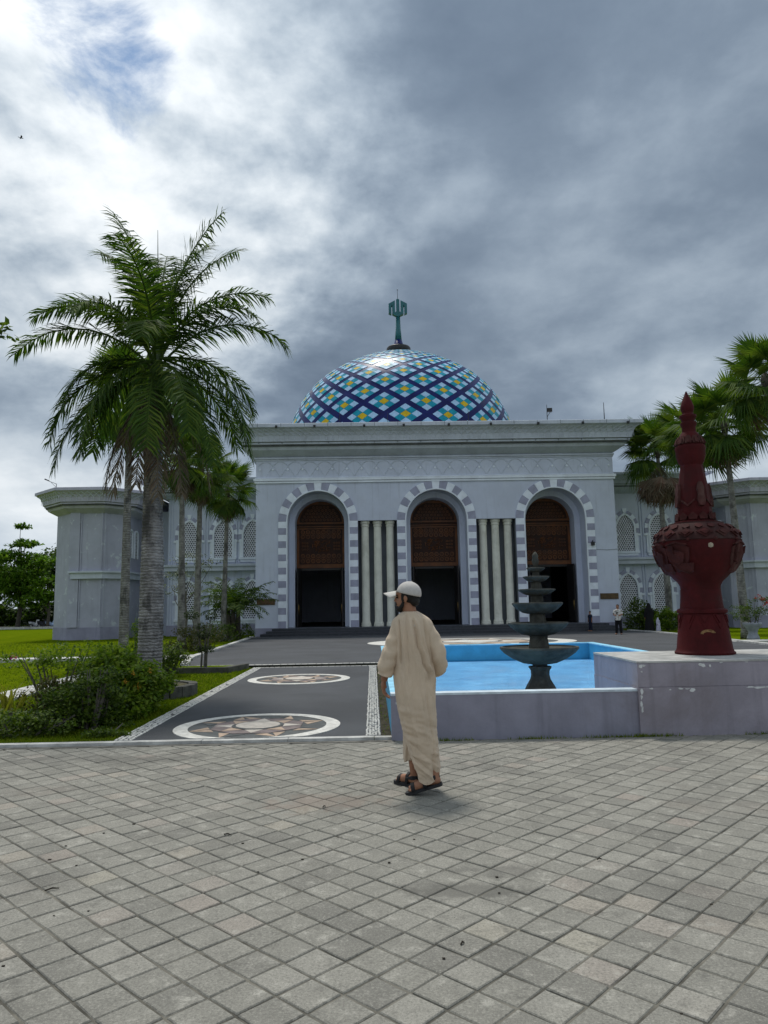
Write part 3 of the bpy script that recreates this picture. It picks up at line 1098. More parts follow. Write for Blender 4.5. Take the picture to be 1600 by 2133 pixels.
for k in range(12):
    b_ = MB()
    on_surface(b_, np_, 2 * PI * k / 12, 2.66, [(-0.045, -0.05), (0.045, -0.05), (0.055, 0.0), (0.0, 0.05), (-0.055, 0.0)], 0.035)
    b_.build('neck_leaf', urn_relief_m, neck)
for a in (0, PI / 2, PI, -PI / 2):             # stepped brackets down the neck
    b_ = MB()
    on_surface(b_, np_, a, 2.95, [(-0.03, -0.16), (0.03, -0.16), (0.05, -0.08), (0.035, 0.0), (0.045, 0.08), (0.02, 0.16), (-0.02, 0.16), (-0.045, 0.08), (-0.035, 0), (-0.05, -0.08)], 0.04)
    b_.build('neck_bracket', urn_relief_m, neck)
    b_ = MB()
    on_surface(b_, np_, a + PI / 4, 2.84, [(-0.09, 0.05), (0.0, -0.02), (0.09, 0.05), (0.09, 0.025), (0.0, -0.05), (-0.09, 0.025)], 0.018)
    b_.build('neck_chevron', urn_relief_m, neck)
cp = [(0.204, 3.58), (0.208, 3.63), (0.190, 3.645), (0.165, 3.72), (0.128, 3.80)]
for k in range(12):
    b_ = MB()
    on_surface(b_, cp, 2 * PI * k / 12, 3.70, [(-0.038, -0.05), (0.038, -0.05), (0.044, 0.0), (0.022, 0.06), (-0.022, 0.06), (-0.044, 0.0)], 0.022)
    on_surface(b_, cp, 2 * PI * k / 12, 3.69, [(-0.016, -0.035), (0.016, -0.035), (0.012, 0.04), (-0.012, 0.04)], 0.034)
    b_.build('collar_petal', urn_relief_m, collar)
ft = [(0.380, 0.90), (0.368, 0.93), (0.345, 1.10), (0.318, 1.30), (0.308, 1.385)]
for k in range(10):
    b_ = MB()
    a = 2 * PI * k / 10 + R(-110)
    on_surface(b_, ft, a, 1.30, [(-0.085, 0.075), (0.085, 0.075), (0.0, -0.11)], 0.010)
    on_surface(b_, ft, a, 1.32, [(-0.05, 0.045), (0.05, 0.045), (0.0, -0.06)], 0.018)
    b_.build('foot_triangle', urn_m, foot)
b_ = MB()                                      # worn ochre crescent on the foot
cres = [(0.10 * math.cos(R(t)), 0.055 * math.sin(R(t))) for t in range(10, 200, 19)] + [(0.062 * math.cos(R(t)), 0.022 * math.sin(R(t)) + 0.0) for t in range(195, 5, -19)]
on_surface(b_, ft, R(-104), 1.13, cres, 0.003)
b_.build('worn_crescent', M('worn_ochre', (0.20, 0.115, 0.05), 0.8, 0.4, 20), foot)
urn.scale = (0.935, 0.935, 1.0)
# ---------------------------------------------------------------- the mosque
AX = 4.36
wall_m = M('lilac_grey_paint', (0.545, 0.590, 0.710), 0.75, 0.07, 0.6, 0.25, 0.12, 14, streak=0.30, dirt=(0.60, 0.64, 0.72), dirt_amt=0.35)
worn_wall_m = M('worn_grey_paint', (0.385, 0.395, 0.480), 0.8, 0.10, 0.7, 0.25, 0.15, 14, chips=(0.50, 0.54, 0.58), chip_scale=1.6, chip_cut=0.60, streak=0.3,
                dirt=(0.36, 0.38, 0.46), dirt_amt=0.5)
trim_m = M('white_trim_paint', (0.740, 0.790, 0.870), 0.7, 0.08, 1.2, 0.3, streak=0.12)
cornice_m = M('cornice_paint', (0.500, 0.540, 0.620), 0.75, 0.10, 1.0, 0.25, streak=0.30)
relief_m = M('relief_paint', (0.560, 0.610, 0.680), 0.75, 0.08, 1.2, 0.25)
white_block_m = M('arch_block_white', (0.780, 0.832, 0.923), 0.75, 0.08, 1.5, 0.25, streak=0.12)
grey_block_m = M('arch_block_grey', (0.344, 0.354, 0.466), 0.75, 0.14, 1.5, 0.25, streak=0.2)
dado_m = M('dado_paint', (0.287, 0.287, 0.378), 0.8, 0.14, 0.9, 0.25, chips=(0.42, 0.44, 0.47), chip_scale=1.6, chip_cut=0.69, streak=0.3)
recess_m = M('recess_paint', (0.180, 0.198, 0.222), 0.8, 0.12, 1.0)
column_m = M('cream_column', (0.676, 0.676, 0.605), 0.7, 0.10, 1.3, 0.3, streak=0.25, dirt=(0.38, 0.36, 0.30), dirt_amt=0.35)
step_m = M('dark_granite', (0.040, 0.044, 0.054), 0.45, 0.25, 6.0, 0.4)
wood_m = M('carved_teak', (0.135, 0.045, 0.011), 0.5, 0.40, 1.6, 0.4, 0.2, 25)
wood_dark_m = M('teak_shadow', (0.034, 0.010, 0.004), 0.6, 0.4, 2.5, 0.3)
door_m = M('black_door', (0.018, 0.016, 0.017), 0.4, 0.3, 3.0, 0.4)
inside_m = M('interior_shade_black', (0.008, 0.008, 0.008), 0.9, 0.2, 1.0)
brass_m = M('brass', (0.45, 0.30, 0.10), 0.35, 0.1, 3.0, 0.5, metal=1.0)
glass_m = M('dark_window_glass', (0.022, 0.022, 0.040), 0.25, 0.3, 3.0, 0.5)
lattice_m = M('white_lattice', (0.754, 0.767, 0.832), 0.75, 0.12, 2.0)
plaque_m = M('bronze_plaque', (0.085, 0.050, 0.020), 0.5, 0.35, 6.0, 0.4)
black_m = M('black_metal', (0.02, 0.02, 0.022), 0.5, 0.2, 5.0, 0.4)

tower_cornice_m = M('tower_cornice_paint', (0.45, 0.445, 0.545), 0.75, 0.12, 1.0, 0.25, streak=0.40)
groove_m = M('groove_shadow_paint', (0.075, 0.080, 0.085), 0.9, 0.3, 2.0)  # dark strips: shade of the cornice notches put into colour
MQ = (AX, 48.0, -0.27)
mosque = thing('mosque', 'grey white mosque with three striped arches and a patterned blue dome', 'mosque', MQ)
MQ_INV = Matrix.Translation(MQ).inverted()


def mpart(mb, name, mat, parent=None, smooth=False, kind=None):
    o = mb.build(name, mat, parent or mosque, smooth, kind=kind)
    if parent is None:
        o.matrix_parent_inverse = MQ_INV
    return o


def mcopy(me, name, loc, parent=None, rotz=0.0, scale=None):
    o = obj(name, me, parent or mosque, loc, (0, 0, rotz), scale)
    if parent is None:
        o.matrix_parent_inverse = MQ_INV
    return o


def arch_pts(cx, w, zb, zs, n=28, apex=None):
    """outline from the left foot over the arch to the right foot"""
    pts = [(cx - w, zb)]
    if apex is None:
        pts += [(cx - w * math.cos(PI * k / n), zs + w * math.sin(PI * k / n)) for k in range(n + 1)]
    else:
        h = apex - zs
        r_ = (h * h + w * w) / (2 * w)
        th = math.asin(min(1, h / r_))
        half = [(cx + (r_ - w) - r_ * math.cos(th * k / (n // 2)), zs + r_ * math.sin(th * k / (n // 2))) for k in range(n // 2 + 1)]
        pts += half + [(2 * cx - x_, z_) for x_, z_ in half[-2::-1]]
    pts.append((cx + w, zb))
    return pts


def wall_face(mb, x0, x1, z0, z1, Y, ops):
    cur = x0
    Q = lambda a, b, c, d: mb.add([(a, Y, c), (b, Y, c), (b, Y, d), (a, Y, d)], [(0, 1, 2, 3)])
    for pts in ops:
        xl, xr, zb = pts[0][0], pts[-1][0], pts[0][1]
        Q(cur, xl, z0, z1)
        if zb > z0 + 1e-6:
            Q(xl, xr, z0, zb)
        top = pts[1:-1]
        for (xa, za), (xb, zb_) in zip(top, top[1:]):
            if xb - xa > 1e-6:
                mb.add([(xa, Y, za), (xb, Y, zb_), (xb, Y, z1), (xa, Y, z1)], [(0, 1, 2, 3)])
        cur = xr
    Q(cur, x1, z0, z1)


def reveal(mb, pts, Y0, Y1, mi=0):
    for (xa, za), (xb, zb) in zip(pts, pts[1:]):
        mb.add([(xa, Y0, za), (xa, Y1, za), (xb, Y1, zb), (xb, Y0, zb)], [(0, 1, 2, 3)], mi)


def ring_face(mb, po, pi, Y):
    for k in range(len(po) - 1):
        mb.add([(po[k][0], Y, po[k][1]), (po[k + 1][0], Y, po[k + 1][1]), (pi[k + 1][0], Y, pi[k + 1][1]), (pi[k][0], Y, pi[k][1])], [(0, 1, 2, 3)])


def offset_poly(poly, d, closed=True):
    out = []
    n = len(poly)
    for i in range(n):
        p0, p1, p2 = Vector(poly[i - 1]), Vector(poly[i]), Vector(poly[(i + 1) % n])
        e1, e2 = (p1 - p0).normalized(), (p2 - p1).normalized()
        n1, n2 = Vector((e1.y, -e1.x)), Vector((e2.y, -e2.x))
        b = (n1 + n2)
        b /= max(0.3, b.dot(n1))
        out.append(p1 + b * d)
    return out


CORN = [(0, 0), (0.40, 0.19), (0.46, 0.27), (0.50, 0.28), (0.50, 0.335), (0.53, 0.34), (0.53, 0.352), (0.58, 0.355), (0.58, 0.41), (0.60, 0.415), (0.60, 0.43),
        (0.65, 0.435), (0.66, 0.50), (0.69, 0.62), (0.76, 0.73), (0.88, 0.83), (0.94, 0.85), (0.94, 0.86), (1.0, 0.87), (1.0, 0.985), (0.985, 1.0), (0.0, 1.0)]


def cornice(mb, poly, over, z0, z1):
    rows = []
    for o, t in CORN:
        z = z0 + (z1 - z0) * t
        rows.append([(q.x, q.y, z) for q in offset_poly(poly, o * over + 0.004)])
    n = len(poly)
    o0 = len(mb.v)
    mb.add([p for r_ in rows for p in r_], [(i * n + k, i * n + (k + 1) % n, (i + 1) * n + (k + 1) % n, (i + 1) * n + k) for i in range(len(rows) - 1) for k in range(n)]
           + [tuple((len(rows) - 1) * n + k for k in range(n))])


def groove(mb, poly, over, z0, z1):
    """dark strips round a cornice, standing in for shade in its notches"""
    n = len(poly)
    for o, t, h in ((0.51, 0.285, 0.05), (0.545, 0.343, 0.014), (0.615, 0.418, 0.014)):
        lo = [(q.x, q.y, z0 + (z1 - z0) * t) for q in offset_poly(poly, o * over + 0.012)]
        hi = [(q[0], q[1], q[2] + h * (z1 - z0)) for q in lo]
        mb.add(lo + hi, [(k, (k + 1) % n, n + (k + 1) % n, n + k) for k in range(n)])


def cornice_net(mb, poly, over, z0, z1, edges, step=0.42):
    """zigzag relief on the flared face of a cornice"""
    prof = [(0.69, 0.62), (0.76, 0.73), (0.88, 0.83)]
    n = len(poly)
    rows = [[(q.x, q.y, z0 + (z1 - z0) * t) for q in offset_poly(poly, o * over + 0.03)] for o, t in prof]
    for e in edges:
        A = [Vector(r_[e]) for r_ in rows]
        B = [Vector(r_[(e + 1) % n]) for r_ in rows]
        L = (B[0] - A[0]).length
        cnt = max(2, int(L / step))
        for k in range(cnt):
            for s in (0, 1):
                pts = []
                for i in range(3):
                    f = i / 2.0
                    t = (k + (f if s == 0 else 1 - f)) / cnt
                    pts.append(A[i].lerp(B[i], t))
                mb.tube(pts, 0.022, 4, cap=False)
        for k in range(cnt + 1):
            t = k / cnt
            lo = A[0].lerp(B[0], t)
            mb.tube([lo, lo + Vector((0, 0, -0.16 * (z1 - z0)))], 0.012, 4, cap=False)


# --- portal block
X0, X1, YF = -7.67, 16.39, 48.0
AC = [-3.54, AX, 12.30]
AW, AO, ASP, AB = 2.06, 2.63, 7.20, 0.20
IW = 1.69
WT = 11.62
b_ = MB()
ops = []
for i, c in enumerate(AC):
    ops.append(arch_pts(c, AW, AB, ASP))
    if i < 2:
        cl, cr_ = c + AO + 0.02, AC[i + 1] - AO - 0.02
        ops.append([(cl, AB), (cl, ASP), (cr_, ASP), (cr_, AB)])
wall_face(b_, X0, X1, -0.6, WT, YF, ops)
b_.add([(X0, YF, -0.6), (X0, 60, -0.6), (X0, 60, WT), (X0, YF, WT)], [(0, 3, 2, 1)])
b_.add([(X1, YF, -0.6), (X1, 60, -0.6), (X1, 60, WT), (X1, YF, WT)], [(0, 1, 2, 3)])
for c in AC:
    po, pi_ = arch_pts(c, AW, AB, ASP), arch_pts(c, IW, AB, ASP)
    reveal(b_, po, YF, 49.4)
    ring_face(b_, po, pi_, 49.4)
    reveal(b_, pi_, 49.4, 50.85)
mpart(b_, 'portal_wall', wall_m)
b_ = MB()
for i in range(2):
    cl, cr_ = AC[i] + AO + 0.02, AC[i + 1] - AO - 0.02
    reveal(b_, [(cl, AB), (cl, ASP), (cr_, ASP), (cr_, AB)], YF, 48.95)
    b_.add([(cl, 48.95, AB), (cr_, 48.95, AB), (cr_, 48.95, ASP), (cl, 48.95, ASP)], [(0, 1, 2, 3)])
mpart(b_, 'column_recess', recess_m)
# dado at the two ends
b_ = MB()
b_.box(X0 - 0.02, YF - 0.03, -0.6, AC[0] - AO - 0.03, YF + 0.3, 0.22)
mpart(b_, 'dado', dado_m)
b_ = MB()
b_.box(AC[2] + AO + 0.03, YF - 0.03, -0.6, X1 + 0.02, YF + 0.3, 0.22)
mpart(b_, 'dado', dado_m)
# interior hall, its indoor shade painted in as a near-black colour
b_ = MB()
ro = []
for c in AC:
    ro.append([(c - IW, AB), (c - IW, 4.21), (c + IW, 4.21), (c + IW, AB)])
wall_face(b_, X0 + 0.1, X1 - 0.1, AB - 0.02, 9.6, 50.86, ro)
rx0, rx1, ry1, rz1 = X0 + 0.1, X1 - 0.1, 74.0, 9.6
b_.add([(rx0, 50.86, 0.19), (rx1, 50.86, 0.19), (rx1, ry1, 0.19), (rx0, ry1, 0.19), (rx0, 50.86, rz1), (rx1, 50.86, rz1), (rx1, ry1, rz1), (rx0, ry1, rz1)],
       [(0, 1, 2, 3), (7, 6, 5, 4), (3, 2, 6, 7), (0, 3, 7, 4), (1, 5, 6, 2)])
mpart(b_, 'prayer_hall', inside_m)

# striped arch surrounds: every block a piece
jamb_h = (ASP - AB) / 16
jb = {}
for mname, mt in (('w', white_block_m), ('g', grey_block_m)):
    q = MB()
    q.box(-(AO - AW) / 2 + 0.04, -0.075, -jamb_h / 2 + 0.004, (AO - AW) / 2, 0.06, jamb_h / 2 - 0.004)
    jb[mname] = q.mesh('arch_block', mt)
vb = {}
for k in range(15):
    kk = k
    a0, a1 = PI * k / 15 + 0.004, PI * (k + 1) / 15 - 0.004
    q = MB()
    n = 4
    inn = [(-(AW + 0.04) * math.cos(a0 + (a1 - a0) * t / n), (AW + 0.04) * math.sin(a0 + (a1 - a0) * t / n)) for t in range(n + 1)]
    outr = AO + (0.10 if k == 7 else 0.0)
    ot = [(-outr * math.cos(a0 + (a1 - a0) * t / n), outr * math.sin(a0 + (a1 - a0) * t / n)) for t in range(n + 1)]
    q.prism((ot + inn[::-1]), 'y', -0.075, 0.06)
    vb[k] = q.mesh('arch_block', white_block_m if k % 2 else grey_block_m)
for c in AC:
    ar = MB()
    po, pi_ = arch_pts(c, AW + 0.045, AB, ASP), arch_pts(c, AW - 0.035, AB, ASP)
    ring_face(ar, po, pi_, YF - 0.10)
    reveal(ar, pi_, YF - 0.10, YF + 0.05)
    reveal(ar, po[::-1], YF - 0.10, YF + 0.05)
    arch = mpart(ar, 'arch', trim_m)
    for s in (-1, 1):
        for k in range(16):
            o = mcopy(jb['g' if k % 2 == 0 else 'w'], 'arch_block', (c + s * (AW + (AO - AW) / 2), YF, AB + (k + 0.5) * jamb_h), arch)
            if s < 0:
                o.rotation_euler = (0, PI, 0)
    for k in range(15):
        mcopy(vb[k], 'arch_block', (c, YF, ASP), arch)

# carved teak screens over the doors
def teak():
    pl = MB()
    pts = arch_pts(0, IW - 0.002, 4.21, ASP)
    n = len(pts)
    pl.add([(x, 50.62, z) for x, z in pts] + [(x, 50.80, z) for x, z in pts], [tuple(range(n)), tuple(range(2 * n - 1, n - 1, -1))] + [(i, n + i, n + (i + 1) % n, (i + 1) % n) for i in range(n)])
    fr = MB()
    for z, h in ((4.22, 0.26), (6.92, 0.10), (7.08, 0.07), (7.30, 0.12)):
        fr.box(-IW + 0.02, 50.53, z, IW - 0.02, 50.619, z + h)
    for s in (-1, 1):
        fr.box(s * (IW - 0.10) - 0.085, 50.54, 4.49, s * (IW - 0.10) + 0.085, 50.619, 6.915)
    po, pi_ = arch_pts(0, IW - 0.01, 7.43, 7.44, apex=7.43 + IW - 0.25), arch_pts(0, IW - 0.2, 7.43, 7.44, apex=7.43 + IW - 0.45)
    ring_face(fr, po, pi_, 50.55)
    cv = MB()

    def ringlet(x, z, r_, seg=8, ph=0.0, d=0.05):
        Y = 50.62
        for k in range(seg):
            a, c = 2 * PI * k / seg + ph, 2 * PI * (k + 1) / seg + ph
            q = [(r_, a), (r_, c), (r_ * 0.62, c), (r_ * 0.62, a)]
            p3 = [(x + rr * math.cos(t), z + rr * math.sin(t)) for rr, t in q]
            cv.add([(u, Y - d, w) for u, w in p3] + [(u, Y, w) for u, w in p3], [(0, 1, 2, 3), (0, 4, 5, 1), (2, 6, 7, 3)])
        s = r_ * 0.3
        cv.add([(x - s, Y - d * 0.7, z), (x, Y - d * 0.7, z - s), (x + s, Y - d * 0.7, z), (x, Y - d * 0.7, z + s)], [(0, 1, 2, 3)])

    for i in range(8):
        x = -1.26 + i * 0.36
        for z in (4.72, 5.06, 6.42, 6.74):
            ringlet(x, z, 0.155, 8, PI / 8)
        if i < 7:
            for z in (4.89, 6.58):
                ringlet(x + 0.18, z, 0.06, 6)
    for i in range(-5, 6):
        for j in range(5):
            x, z = i * 0.25 + (0.125 if j % 2 else 0), 7.60 + j * 0.22
            if x * x + (z - 7.3) ** 2 < (IW - 0.38) ** 2:
                ringlet(x, z, 0.10, 6, PI / 6)
    for s in (-1, 1):
        for ii in range(3):
            for jj in range(3):
                ringlet(s * 1.1 + (ii - 1) * 0.17, 5.75 + (jj - 1) * 0.22, 0.075, 6)
    # central panel of interlaced strokes
    rr = random.Random(4)
    for k in range(34):
        x, z = rr.uniform(-0.62, 0.62), rr.uniform(5.36, 6.12)
        a = rr.choice([0, 0, PI / 2, PI / 4, -PI / 4]) + rr.uniform(-.2, .2)
        L = rr.uniform(0.12, 0.30)
        cv.tube([(x - math.cos(a) * L / 2, 50.60, z - math.sin(a) * L / 2), (x + 0.03, 50.585, z + 0.03), (x + math.cos(a) * L / 2, 50.60, z + math.sin(a) * L / 2)], [0.018, 0.03, 0.015], 5)
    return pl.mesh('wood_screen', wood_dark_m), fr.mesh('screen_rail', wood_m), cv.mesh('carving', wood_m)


t_pl, t_fr, t_cv = teak()
lf = MB()
lf.box(-0.04, 0, 0.0, 0.04, 1.25, 3.98)
lf.box(-0.055, 0.10, 0.25, 0.055, 1.15, 1.70)
lf.box(-0.055, 0.10, 1.95, 0.055, 1.15, 3.75)
leaf_me = lf.mesh('door_leaf', door_m)
hd = MB()
hd.tube([(0, 0, 0), (0, -0.07, 0.03), (0, -0.07, 0.62), (0, 0, 0.65)], 0.022, 8)
hand_me = hd.mesh('door_handle', brass_m, True)
df = MB()
df.box(-IW - 0.02, 49.36, 4.06, IW + 0.02, 49.5, 4.21)
for s in (-1, 1):
    df.box(s * (IW - 0.02) - 0.08, 49.37, 0.2, s * (IW - 0.02) + 0.08, 49.5, 4.055)
dfr_me = df.mesh('door_frame', door_m)
for c in AC:
    scr = mcopy(t_pl, 'wood_screen', (c, 0, 0))
    mcopy(t_fr, 'screen_rail', (0, 0, 0), scr)
    o = mcopy(t_cv, 'carving', (0, 0, 0), scr)
    o['kind'] = 'stuff'
    mcopy(dfr_me, 'door_frame', (c, 1.45 - 0.2, 0))
    for s in (-1, 1):
        d_ = mcopy(leaf_me, 'door_leaf', (c + s * (IW - 0.16), 49.5, 0.21), None, s * 0.12)
        mcopy(hand_me, 'door_handle', (-s * 0.06, 0.2, 0.85), d_)

# columns
cm = MB()
cm.lathe([(0.335, 0.0), (0.345, 0.03), (0.345, 0.10), (0.31, 0.13), (0.33, 0.19), (0.31, 0.25), (0.285, 0.27), (0.285, 0.32), (0.268, 0.36), (0.262, 3.6), (0.245, 6.55), (0.245, 6.60),
          (0.285, 6.63), (0.285, 6.70), (0.258, 6.72), (0.268, 6.78), (0.325, 6.84), (0.325, 6.97), (0.30, 6.985)], seg=28)
col_me = cm.mesh('column', column_m, True)
for i in range(2):
    mid = (AC[i] + AC[i + 1]) / 2
    for k in (-1, 0, 1):
        o = mcopy(col_me, 'column', (mid + k * 0.835, 48.42, AB + 0.005))
        o.modifiers.new('e', 'EDGE_SPLIT').split_angle = R(40)

# steps
b_ = MB()
for k in range(3):
    b_.box(-7.1 + 0.32 * k, 46.35 + 0.36 * k, -0.7, 15.9 - 0.32 * k, 47.9 if k < 2 else 50.9, -0.27 + 0.155 * (k + 1))
mpart(b_, 'steps', step_m)

# string courses, frieze
b_ = MB()
for z0_, z1_, o_ in ((9.78, 9.90, 0.10), (9.93, 10.10, 0.15), (10.13, 10.17, 0.06)):
    b_.box(X0 - o_, YF - o_, z0_, X1 + o_, YF + 0.5, z1_)
mpart(b_, 'string_course', trim_m)
b_ = MB()
b_.box(X0 - 0.06, YF - 0.06, 11.32, X1 + 0.06, YF + 0.5, 11.40)
b_.box(X0 - 0.10, YF - 0.12, 11.42, X1 + 0.10, YF + 0.5, 11.53)
mpart(b_, 'upper_moulding', cornice_m)
b_ = MB()
NF = 24
st_ = (X1 - X0 - 0.3) / NF
for k in range(NF):
    cxx = X0 + 0.15 + (k + 0.5) * st_
    for s in (-1, 1):                        # interlacing pointed arches
        pts = []
        for t in range(9):
            f = t / 8
            xx = cxx + s * st_ * (1.0 - f) * 0.98
            zz = 10.22 + 1.02 * math.sin(f * PI / 2)
            if X0 + 0.05 < xx < X1 - 0.05:
                pts.append((xx, YF - 0.012, zz))
        if len(pts) > 2:
            b_.tube(pts, 0.015, 4, cap=False)
    b_.tube([(cxx - st_ * .5, YF - 0.01, 11.02), (cxx - st_ * .22, YF - 0.01, 11.22), (cxx + st_ * .22, YF - 0.01, 11.22), (cxx + st_ * .5, YF - 0.01, 11.02)], 0.010, 4, cap=False)
fz = mpart(b_, 'frieze_tracery', relief_m, kind='stuff')
sm = MB()
sm.prism([(-0.07, 0), (0, -0.10), (0.07, 0), (0, 0.10)], 'y', -0.05, 0.01)
sm.prism([(-0.11, 0), (0, -0.035), (0.11, 0), (0, 0.035)], 'y', -0.04, 0.01)
star_me = sm.mesh('frieze_star', trim_m)
for k in range(NF + 1):
    mcopy(star_me, 'frieze_star', (X0 + 0.15 + min(max(k * st_, 0.12), NF * st_ - 0.12), YF, 10.72))

# portal cornice
pp = [(X0, YF), (X1, YF), (X1, 60.0), (X0, 60.0)]
b_ = MB()
cornice(b_, pp, 1.62, 11.56, 13.50)
pc = mpart(b_, 'cornice', cornice_m)
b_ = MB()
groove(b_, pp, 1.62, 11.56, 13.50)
mpart(b_, 'groove_shade', groove_m, pc)
b_ = MB()
cornice_net(b_, pp, 1.62, 11.56, 13.50, [0])
mpart(b_, 'cornice_lattice', relief_m, pc, kind='stuff')
b_ = MB()
x = X0 - 1.2
while x < X1 + 1.5:
    b_.box(x - 0.012, YF - 1.05, 12.28, x + 0.012, YF - 0.9, 12.62)
    b_.box(x - 0.015, YF - 1.628, 13.26, x + 0.015, YF - 1.5, 13.49)
    x += 1.53
mpart(b_, 'panel_joint', recess_m, pc)
lm = MB()
lm.box(-0.07, -0.06, -0.10, 0.07, 0.08, 0.05)
lm.box(-0.03, 0.0, -0.02, 0.03, 0.16, 0.03)
spot_me = lm.mesh('floodlight', black_m)
for k in range(9):
    mcopy(spot_me, 'floodlight', (X0 + 1.3 + k * 2.9 + rng.uniform(-.3, .3), YF - 1.70, 13.28), pc)
for x, h, w in ((11.9, 1.25, 0.03), (15.75, 1.35, 0.035), (-2.0, 1.5, 0.02), (6.6, 1.3, 0.02), (1.2, 0.9, 0.02)):
    b_ = MB()
    b_.tube([(x, 47.2, 13.45), (x, 47.2, 13.5 + h)], [w, w * 0.5], 6)
    if w > 0.025 and x < 12:
        b_.box(x + 0.02, 47.1, 14.25, x + 0.34, 47.3, 14.50)
        b_.tube([(x, 47.2, 13.9), (x + 0.25, 47.2, 14.3)], 0.02, 6)
    mpart(b_, 'roof_mast', black_m, pc)
b_ = MB()                                     # cable and small lamp by the right arch
b_.tube([(14.98, YF - 0.02, 5.02), (15.7, YF - 0.02, 4.98), (16.38, YF - 0.02, 5.03)], 0.014, 5)
mpart(b_, 'cable', recess_m)
b_ = MB()
b_.box(14.60, YF - 0.30, 5.28, 14.80, YF - 0.075, 5.52)
b_.tube([(14.70, YF - 0.08, 5.50), (14.70, YF - 0.24, 5.62)], 0.03, 6)
mpart(b_, 'wall_lamp', black_m)
# plaques
pq = MB()
pq.box(-0.60, -0.05, -0.19, 0.60, 0.0, 0.19)
pq.box(-0.56, -0.065, -0.15, 0.56, -0.05, 0.15)
pq_me = pq.mesh('plaque', plaque_m)
mcopy(pq_me, 'plaque', (-6.98, YF - 0.005, 1.92))
mcopy(pq_me, 'plaque', (15.66, YF - 0.005, 1.92))

# --- windows with white lattices
WW = 0.66


def lattice_mesh(w, zb, zs, zt, s=0.30, bw=0.034):
    outline = arch_pts(0, w, zb, zs, 28, apex=zt)

    def half_at(z):
        if z <= zs:
            return w
        h = zt - zs
        r_ = (h * h + w * w) / (2 * w)
        q = r_ * r_ - (z - zs) ** 2
        return max(0.0, math.sqrt(max(q, 0)) - (r_ - w))
    inside = lambda x_, z_: zb <= z_ <= zt and abs(x_) <= half_at(z_)
    lb = MB()
    for ang in (0, 60, 120):
        d = Vector((math.cos(R(ang)), math.sin(R(ang))))
        nrm = Vector((-d.y, d.x))
        ctr = Vector((0, (zb + zt) / 2))
        for k in range(-26, 27):
            o = ctr + nrm * (k * s * 0.5 + s * 0.25)
            run = None
            for i in range(-70, 71):
                p = o + d * (i * 0.03)
                if inside(p.x, p.y):
                    run = (run[0] if run else p, p)
                elif run:
                    if (run[1] - run[0]).length > 0.05:
                        a, b = run
                        wv = nrm * bw * 0.5
                        q = [a + wv, a - wv, b - wv, b + wv]
                        y_ = -0.03 - ang * 0.00008
                        lb.add([(t.x, y_, t.y) for t in q] + [(t.x, 0.01, t.y) for t in q], [(0, 1, 2, 3), (0, 4, 5, 1), (2, 6, 7, 3)])
                    run = None
    return lb.mesh('lattice', lattice_m)


def window_meshes(w, zb, zs, zt):
    out = {}
    gl = MB()
    pts = arch_pts(0, w + 0.02, zb, zs, 28, apex=zt + 0.02)
    gl.add([(x_, -0.012, z_) for x_, z_ in pts], [tuple(range(len(pts)))])
    out['pane'] = gl.mesh('pane', glass_m)
    out['lattice'] = lattice_mesh(w, zb, zs, zt)
    fr = MB()
    pi_, po = arch_pts(0, w, zb, zs, 28, apex=zt), arch_pts(0, w + 0.14, zb, zs, 28, apex=zt + 0.15)
    ring_face(fr, po, pi_, -0.14)
    reveal(fr, pi_, -0.14, 0.0)
    reveal(fr, po[::-1], -0.14, 0.0)
    pi2, po2 = arch_pts(0, w + 0.14, zb, zs, 28, apex=zt + 0.15), arch_pts(0, w + 0.30, zb, zs - 0.9, 28, apex=zt + 0.12)
    for sgn in (-1, 1):
        xs_ = sorted((sgn * (w + 0.14), sgn * (w + 0.30)))
        fr.box(xs_[0], -0.09, zb, xs_[1], 0.0, zs - 0.35)
    fr.box(-w - 0.34, -0.20, zb - 0.16, w + 0.34, 0.0, zb - 0.003)
    fr.box(-w - 0.24, -0.10, zb - 0.36, w + 0.24, 0.0, zb - 0.162)
    out['frame'] = fr.mesh('frame', trim_m)
    # voussoirs
    h = zt - zs
    r_ = (h * h + w * w) / (2 * w)
    th = math.asin(h / r_)
    blocks = []
    nb = 4
    for sgn in (-1, 1):
        for k in range(nb + 1):
            if k == 0:
                p = [(w + 0.15, zs - 0.38), (w + 0.40, zs - 0.38), (w + 0.40, zs - 0.02), (w + 0.15, zs - 0.02)]
            else:
                t0, t1 = th * (k - 1) / nb * 0.93 + 0.01, th * k / nb * 0.93 - 0.01
                c0 = -(r_ - w)
                p = [(c0 + (r_ + e) * math.cos(t), zs + (r_ + e) * math.sin(t)) for e, t in ((0.155, t0), (0.40, t0), (0.40, t1), (0.155, t1))]
            q = MB()
            pts2 = [(sgn * x_, z_) for x_, z_ in p]
            if sgn < 0:
                pts2 = pts2[::-1]
            q.prism(pts2, 'y', -0.085, 0.02)
            blocks.append(q.mesh('arch_block', grey_block_m if k % 2 == 0 else white_block_m))
    q = MB()
    q.prism([(-0.10, zt + 0.17), (0.10, zt + 0.17), (0.17, zt + 0.50), (-0.17, zt + 0.50)], 'y', -0.10, 0.02)
    blocks.append(q.mesh('arch_block', white_block_m))
    q = MB()
    for sgn in (-1, 1):
        xs_ = sorted((sgn * (w + 0.12), sgn * (w + 0.48)))
        q.box(xs_[0], -0.12, zs - 0.56, xs_[1], 0.0, zs - 0.40)
    out['impost'] = q.mesh('impost', trim_m)
    out['blocks'] = blocks
    return out


wu = window_meshes(WW, 5.30, 7.0, 8.02)
wl = window_meshes(WW, 0.80, 2.55, 3.57)


